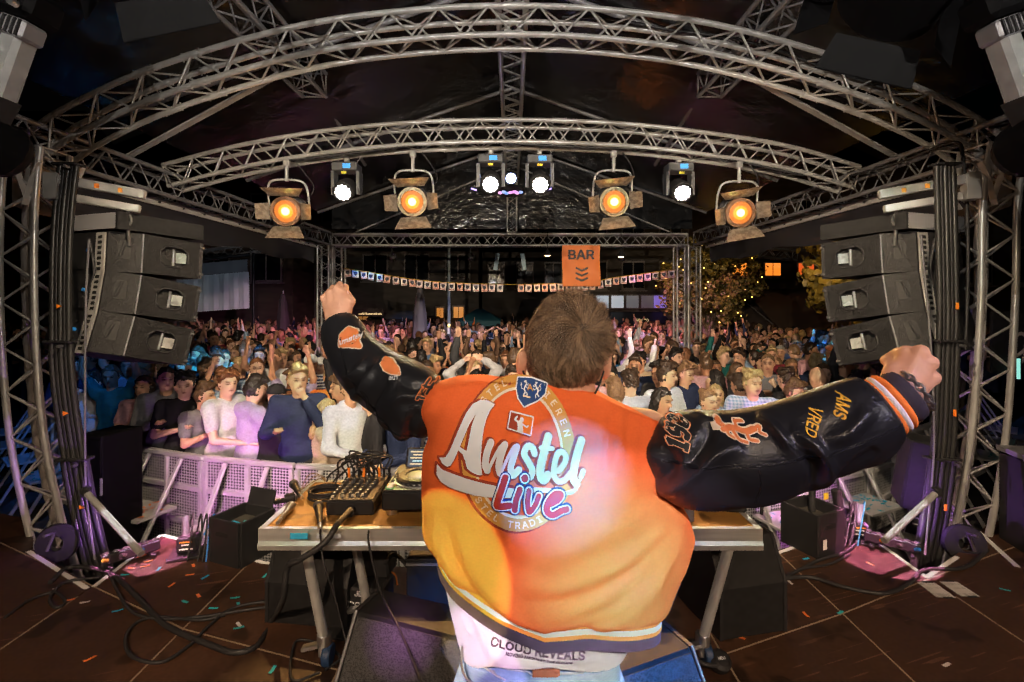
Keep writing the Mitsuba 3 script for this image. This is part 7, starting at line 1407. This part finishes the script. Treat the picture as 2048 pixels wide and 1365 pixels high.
def put_person(x, y, yaw, sc, pose, hair, hcol, top, sleeve, hood, female, hyaw, tone, lod, label, leg):
    A = archetype(pose, hair, sleeve, hood, female, hyaw, lod); k = thing('person', label, 'person', 'people in the crowd')
    if A['skin'].get(tone) is None: A['skin'][tone] = shape((A['sv'], A['sf']), PSKIN, color=skin_color(A['cls'], tone, A['nz']))
    W = T().translate([float(x), float(y), GZ]).rotate([0, 0, 1], float(yaw)).scale(float(sc)); ref = lambda m: {'type': 'ref', 'id': m}
    part(k, 'body', {**A['skin'][tone], 'to_world': W}, None); part(k, 'hoodie' if hood else 'shirt' if sleeve == 'short' else 'jumper', {**A['topd'], 'to_world': W, 'bsdf': ref(TM[top])}, None); part(k, 'trousers', {**A['legs'], 'to_world': W, 'bsdf': ref(TRM[leg])}, None)
    if A['haird'] is not None: part(k, 'cap' if hair == 'cap' else 'hair', {**A['haird'], 'to_world': W, 'bsdf': ref(CAPM.get(hcol, TM['black']) if hair == 'cap' else HM[hcol])}, None)
    PEOPLE.append(k)
rc_ = np.random.default_rng(23)
def pick(a, p=None): return a[rc_.choice(len(a), p=p)]
TOPS = list(TOPC)[:16]; TP = np.array([8, 4, 3.6, 3.6, 2.2, 2.2, 1.8, 1.0, 1.2, 1.4, 1.0, 1.5, 1.3, .5, 1.2, .9]); TP = np.r_[TP, 1.2, 1.2] if False else TP; TP /= TP.sum()
HCN = list(HAIRC2); HP = np.array([2.5, 4, 3.2, 1, 2, 2.2, .4]); HP /= HP.sum()
HSTY = ['short', 'quiff', 'curly', 'long', 'bun', 'cap', 'bald']; HSP = np.array([4, 3, 1.6, 2.6, .6, .6, .35]); HSP /= HSP.sum()
FRONT = [(150, 'short', 'dark brown', 'navy', 'long', 0, ('drink', 'down'), 30), (190, 'quiff', 'dark brown', 'white', 'short', 0, ('phone', 'drink'), 20), (226, 'short', 'brown', 'teal', 'short', 0, ('up', 'up'), 0), (287, 'long', 'dark brown', 'pink', 'short', 0, ('chest', 'chest'), 35), (332, 'short', 'black', 'grey', 'long', 1, ('drink', 'phone'), 40), (368, 'curly', 'black', 'black', 'short', 0, ('drink', 'down'), 50), (404, 'quiff', 'brown', 'grey', 'short', 0, ('chest', 'chest'), 72), (450, 'curly', 'auburn', 'white', 'short', 0, ('rail', 'rail'), 78), (502, 'quiff', 'black', 'lilac', 'long', 1, ('rail', 'rail'), 140), (548, 'cap', 'black', 'black', 'short', 0, ('drink', 'phone'), 160), (598, 'quiff', 'blond', 'navy', 'long', 0, ('drink', 'phone'), 10), (648, 'long', 'blond', 'beige', 'long', 0, ('rail', 'rail'), 110), (700, 'quiff', 'light brown', 'white', 'long', 1, ('rail', 'rail'), 45), (748, 'short', 'brown', 'black', 'long', 0, ('drink', 'down'), -70), (800, 'short', 'dark brown', 'navy', 'long', 1, ('rail', 'rail'), -30)]
n_ind, far, USED = 0, [], set()
ROWP = .60
for row in range(31):
    pts = []
    if row == 0:
        for fx_ in FRONT:
            d = 5.3
            for _ in range(4): d = barrier_y((fx_[0] - 1024) / 1024 * d) + .30
            pts.append(((fx_[0] - 1024) / 1024 * d, d, fx_))
        x = pts[-1][0] + .5
        while x < 5.7: pts.append((x + rc_.normal(0, .05), barrier_y(x) + .30 + rc_.uniform(0, .08), None)); x += rc_.uniform(.46, .62)
        x = pts[0][0] - .5
        while x > -5.8: pts.insert(0, (x, barrier_y(x) + .32, None)); x -= .55
    else:
        dm = barrier_y(0) + .30 + ROWP * row; w_ = 1.05 * dm + .6; x = -w_ + rc_.uniform(0, .5)
        while x < w_:
            bow_ = max(0, barrier_y(x) - barrier_y(0)) * max(.25, 1 - row * .06); y = dm + bow_ + rc_.normal(0, .10)
            if min(abs(x + 4.02), abs(x - 3.65)) > .45 or abs(y - 11) > .7: pts.append((x + rc_.normal(0, .07), y, None))
            x += rc_.uniform(.44, .64) * (1 if row < 9 else 1.04)
    pts.sort(key=lambda q: q[0])
    seen = [q for q in pts if abs(q[0]) < 1.02 * q[1]]
    for j, (x, y, sp) in enumerate(pts):
        if y > 20.5 and rc_.random() < .35: continue
        if sp: hair, hc_, top, sl, hood, pose, yaw = sp[1:]; fem = hair == 'long'
        else:
            hair, hc_, top, pose = pick(HSTY, HSP), pick(HCN, HP), pick(TOPS, TP), pick(POSES, np.array([1, 4, 4, .7, .9, .35, .3, 1.8, .3, 2.0, .7, .35, 2.0, .4]) / 18.8); fem = hair in ('long', 'bun'); sl = pick(['short', 'long']); hood = int(sl == 'long' and rc_.random() < .3); yaw = rc_.normal(0, 42) + (0 if rc_.random() < .82 else 180)
            if rc_.random() < .07: top = 'striped' if rc_.random() < .5 else 'checked'
            if hair == 'cap': hc_ = pick(['black', 'white', 'orange'])
        hyaw = int(pick([-28, 0, 24])); tone = int(pick([0, 1, 2, 3], [.42, .26, .10, .22])); sc = (rc_.normal(1.07, .035) if not fem else rc_.normal(1.0, .03))
        vis = abs(x) < 1.02 * y
        if n_ind < 300 and vis:
            nth = ordinal([q[0] for q in seen].index(x) + 1) if x in [q[0] for q in seen] else 'last'
            hn = {'cap': f'{hc_} cap', 'bald': 'shaved head', 'short': f'short {hc_} hair', 'quiff': f'{hc_} swept hair', 'curly': f'curly {hc_} hair', 'long': f'long {hc_} hair', 'bun': f'{hc_} hair in a bun'}[hair]
            if hair == 'bald' : hn = 'shaved head'
            gar = 'hoodie' if hood else 'tee' if sl == 'short' else 'jumper'
            lab = f'person with {hn}, {top} {gar}, {PTXT[pose]}, {nth} from left in crowd row {row + 1}'
            ws = lab.split()
            if len(ws) > 16: lab = f'{hn}, {top} {gar}, {PTXT[pose]}, {nth} from left, crowd row {row + 1}'
            if len(lab.split()) > 16: lab = f'person in {top} {gar}, {hn}, {nth} from left in crowd row {row + 1}'
            if len(lab.split()) > 16: lab = f'{top} {gar}, {hn}, {nth} from left in crowd row {row + 1}'
            while lab in USED: lab = lab.replace('person', 'one person', 1) if 'person' in lab else 'a person, ' + lab
            USED.add(lab)
            lod = 0 if row < 3 else 1
            if lod == 1:   # fewer variants further back
                hyaw = 0 if hyaw < 10 else 24; hair = 'short' if hair == 'bun' else hair
            put_person(x, y, yaw, sc, pose, hair, hc_, top, sl, hood, fem, hyaw, tone, lod, lab, int(rc_.integers(3))); n_ind += 1
        elif row > 0 and not (x > 7.0 and y > 17.9) and not (x > 13.2 and y > 15.9) and not (x < -17.2 and y > 16.4): far.append((x, y, yaw, sc, pose, hair, hc_, top, sl, tone))
# everyone further back: one mass
base = {}
V_, F_, C_, k = [], [], [], 0
for x, y, yaw, sc, pose, hair, hc_, top, sl, tone in far:
    if 'up' in pose and (len(V_) * 7) % 10 < 7: pose = ('drink', 'down')
    hair = {'bun': 'short', 'cap': 'short', 'quiff': 'short'}.get(hair, hair); hc_ = hc_ if hc_ in HAIRC2 else 'black'; key = (pose, hair, sl)
    if key not in base:
        sv, sf, cls, t_, l_, h_ = person_meshes(pose, hair, sl, 0, hair == 'long', 0, 2, len(base)); vs_ = [sv, t_[0], l_[0]] + ([h_[0]] if h_[0] is not None else []); fs_ = [sf, t_[1], l_[1]] + ([h_[1]] if h_[0] is not None else []); o = np.cumsum([0] + [len(q) for q in vs_])
        base[key] = (np.vstack(vs_), np.vstack([f + a for f, a in zip(fs_, o)]), np.concatenate([np.full(len(q), i) for i, q in enumerate(vs_)]))
    bv, bf, bc = base[key]; pal = np.array([TONES[tone][0], TOPC[top], (.02, .025, .04), HAIRC2[hc_]])
    V_.append((bv * sc) @ R3(z=yaw).T + [x, y, GZ]); F_.append(bf + k); C_.append(pal[bc]); k += len(bv)
solo('crowd', 'dense far part of the crowd filling the square up to the houses', 'crowd', (np.vstack(V_), np.vstack(F_)), mat('crowd_mix', {'type': 'mesh_attribute', 'name': 'vertex_color'}, .7, spec=.2), kind='stuff', color=np.vstack(C_))
print('people', n_ind, 'far', len(far), 'archetypes', len(_arch), 'tris', sum(len(f) for f in F_))
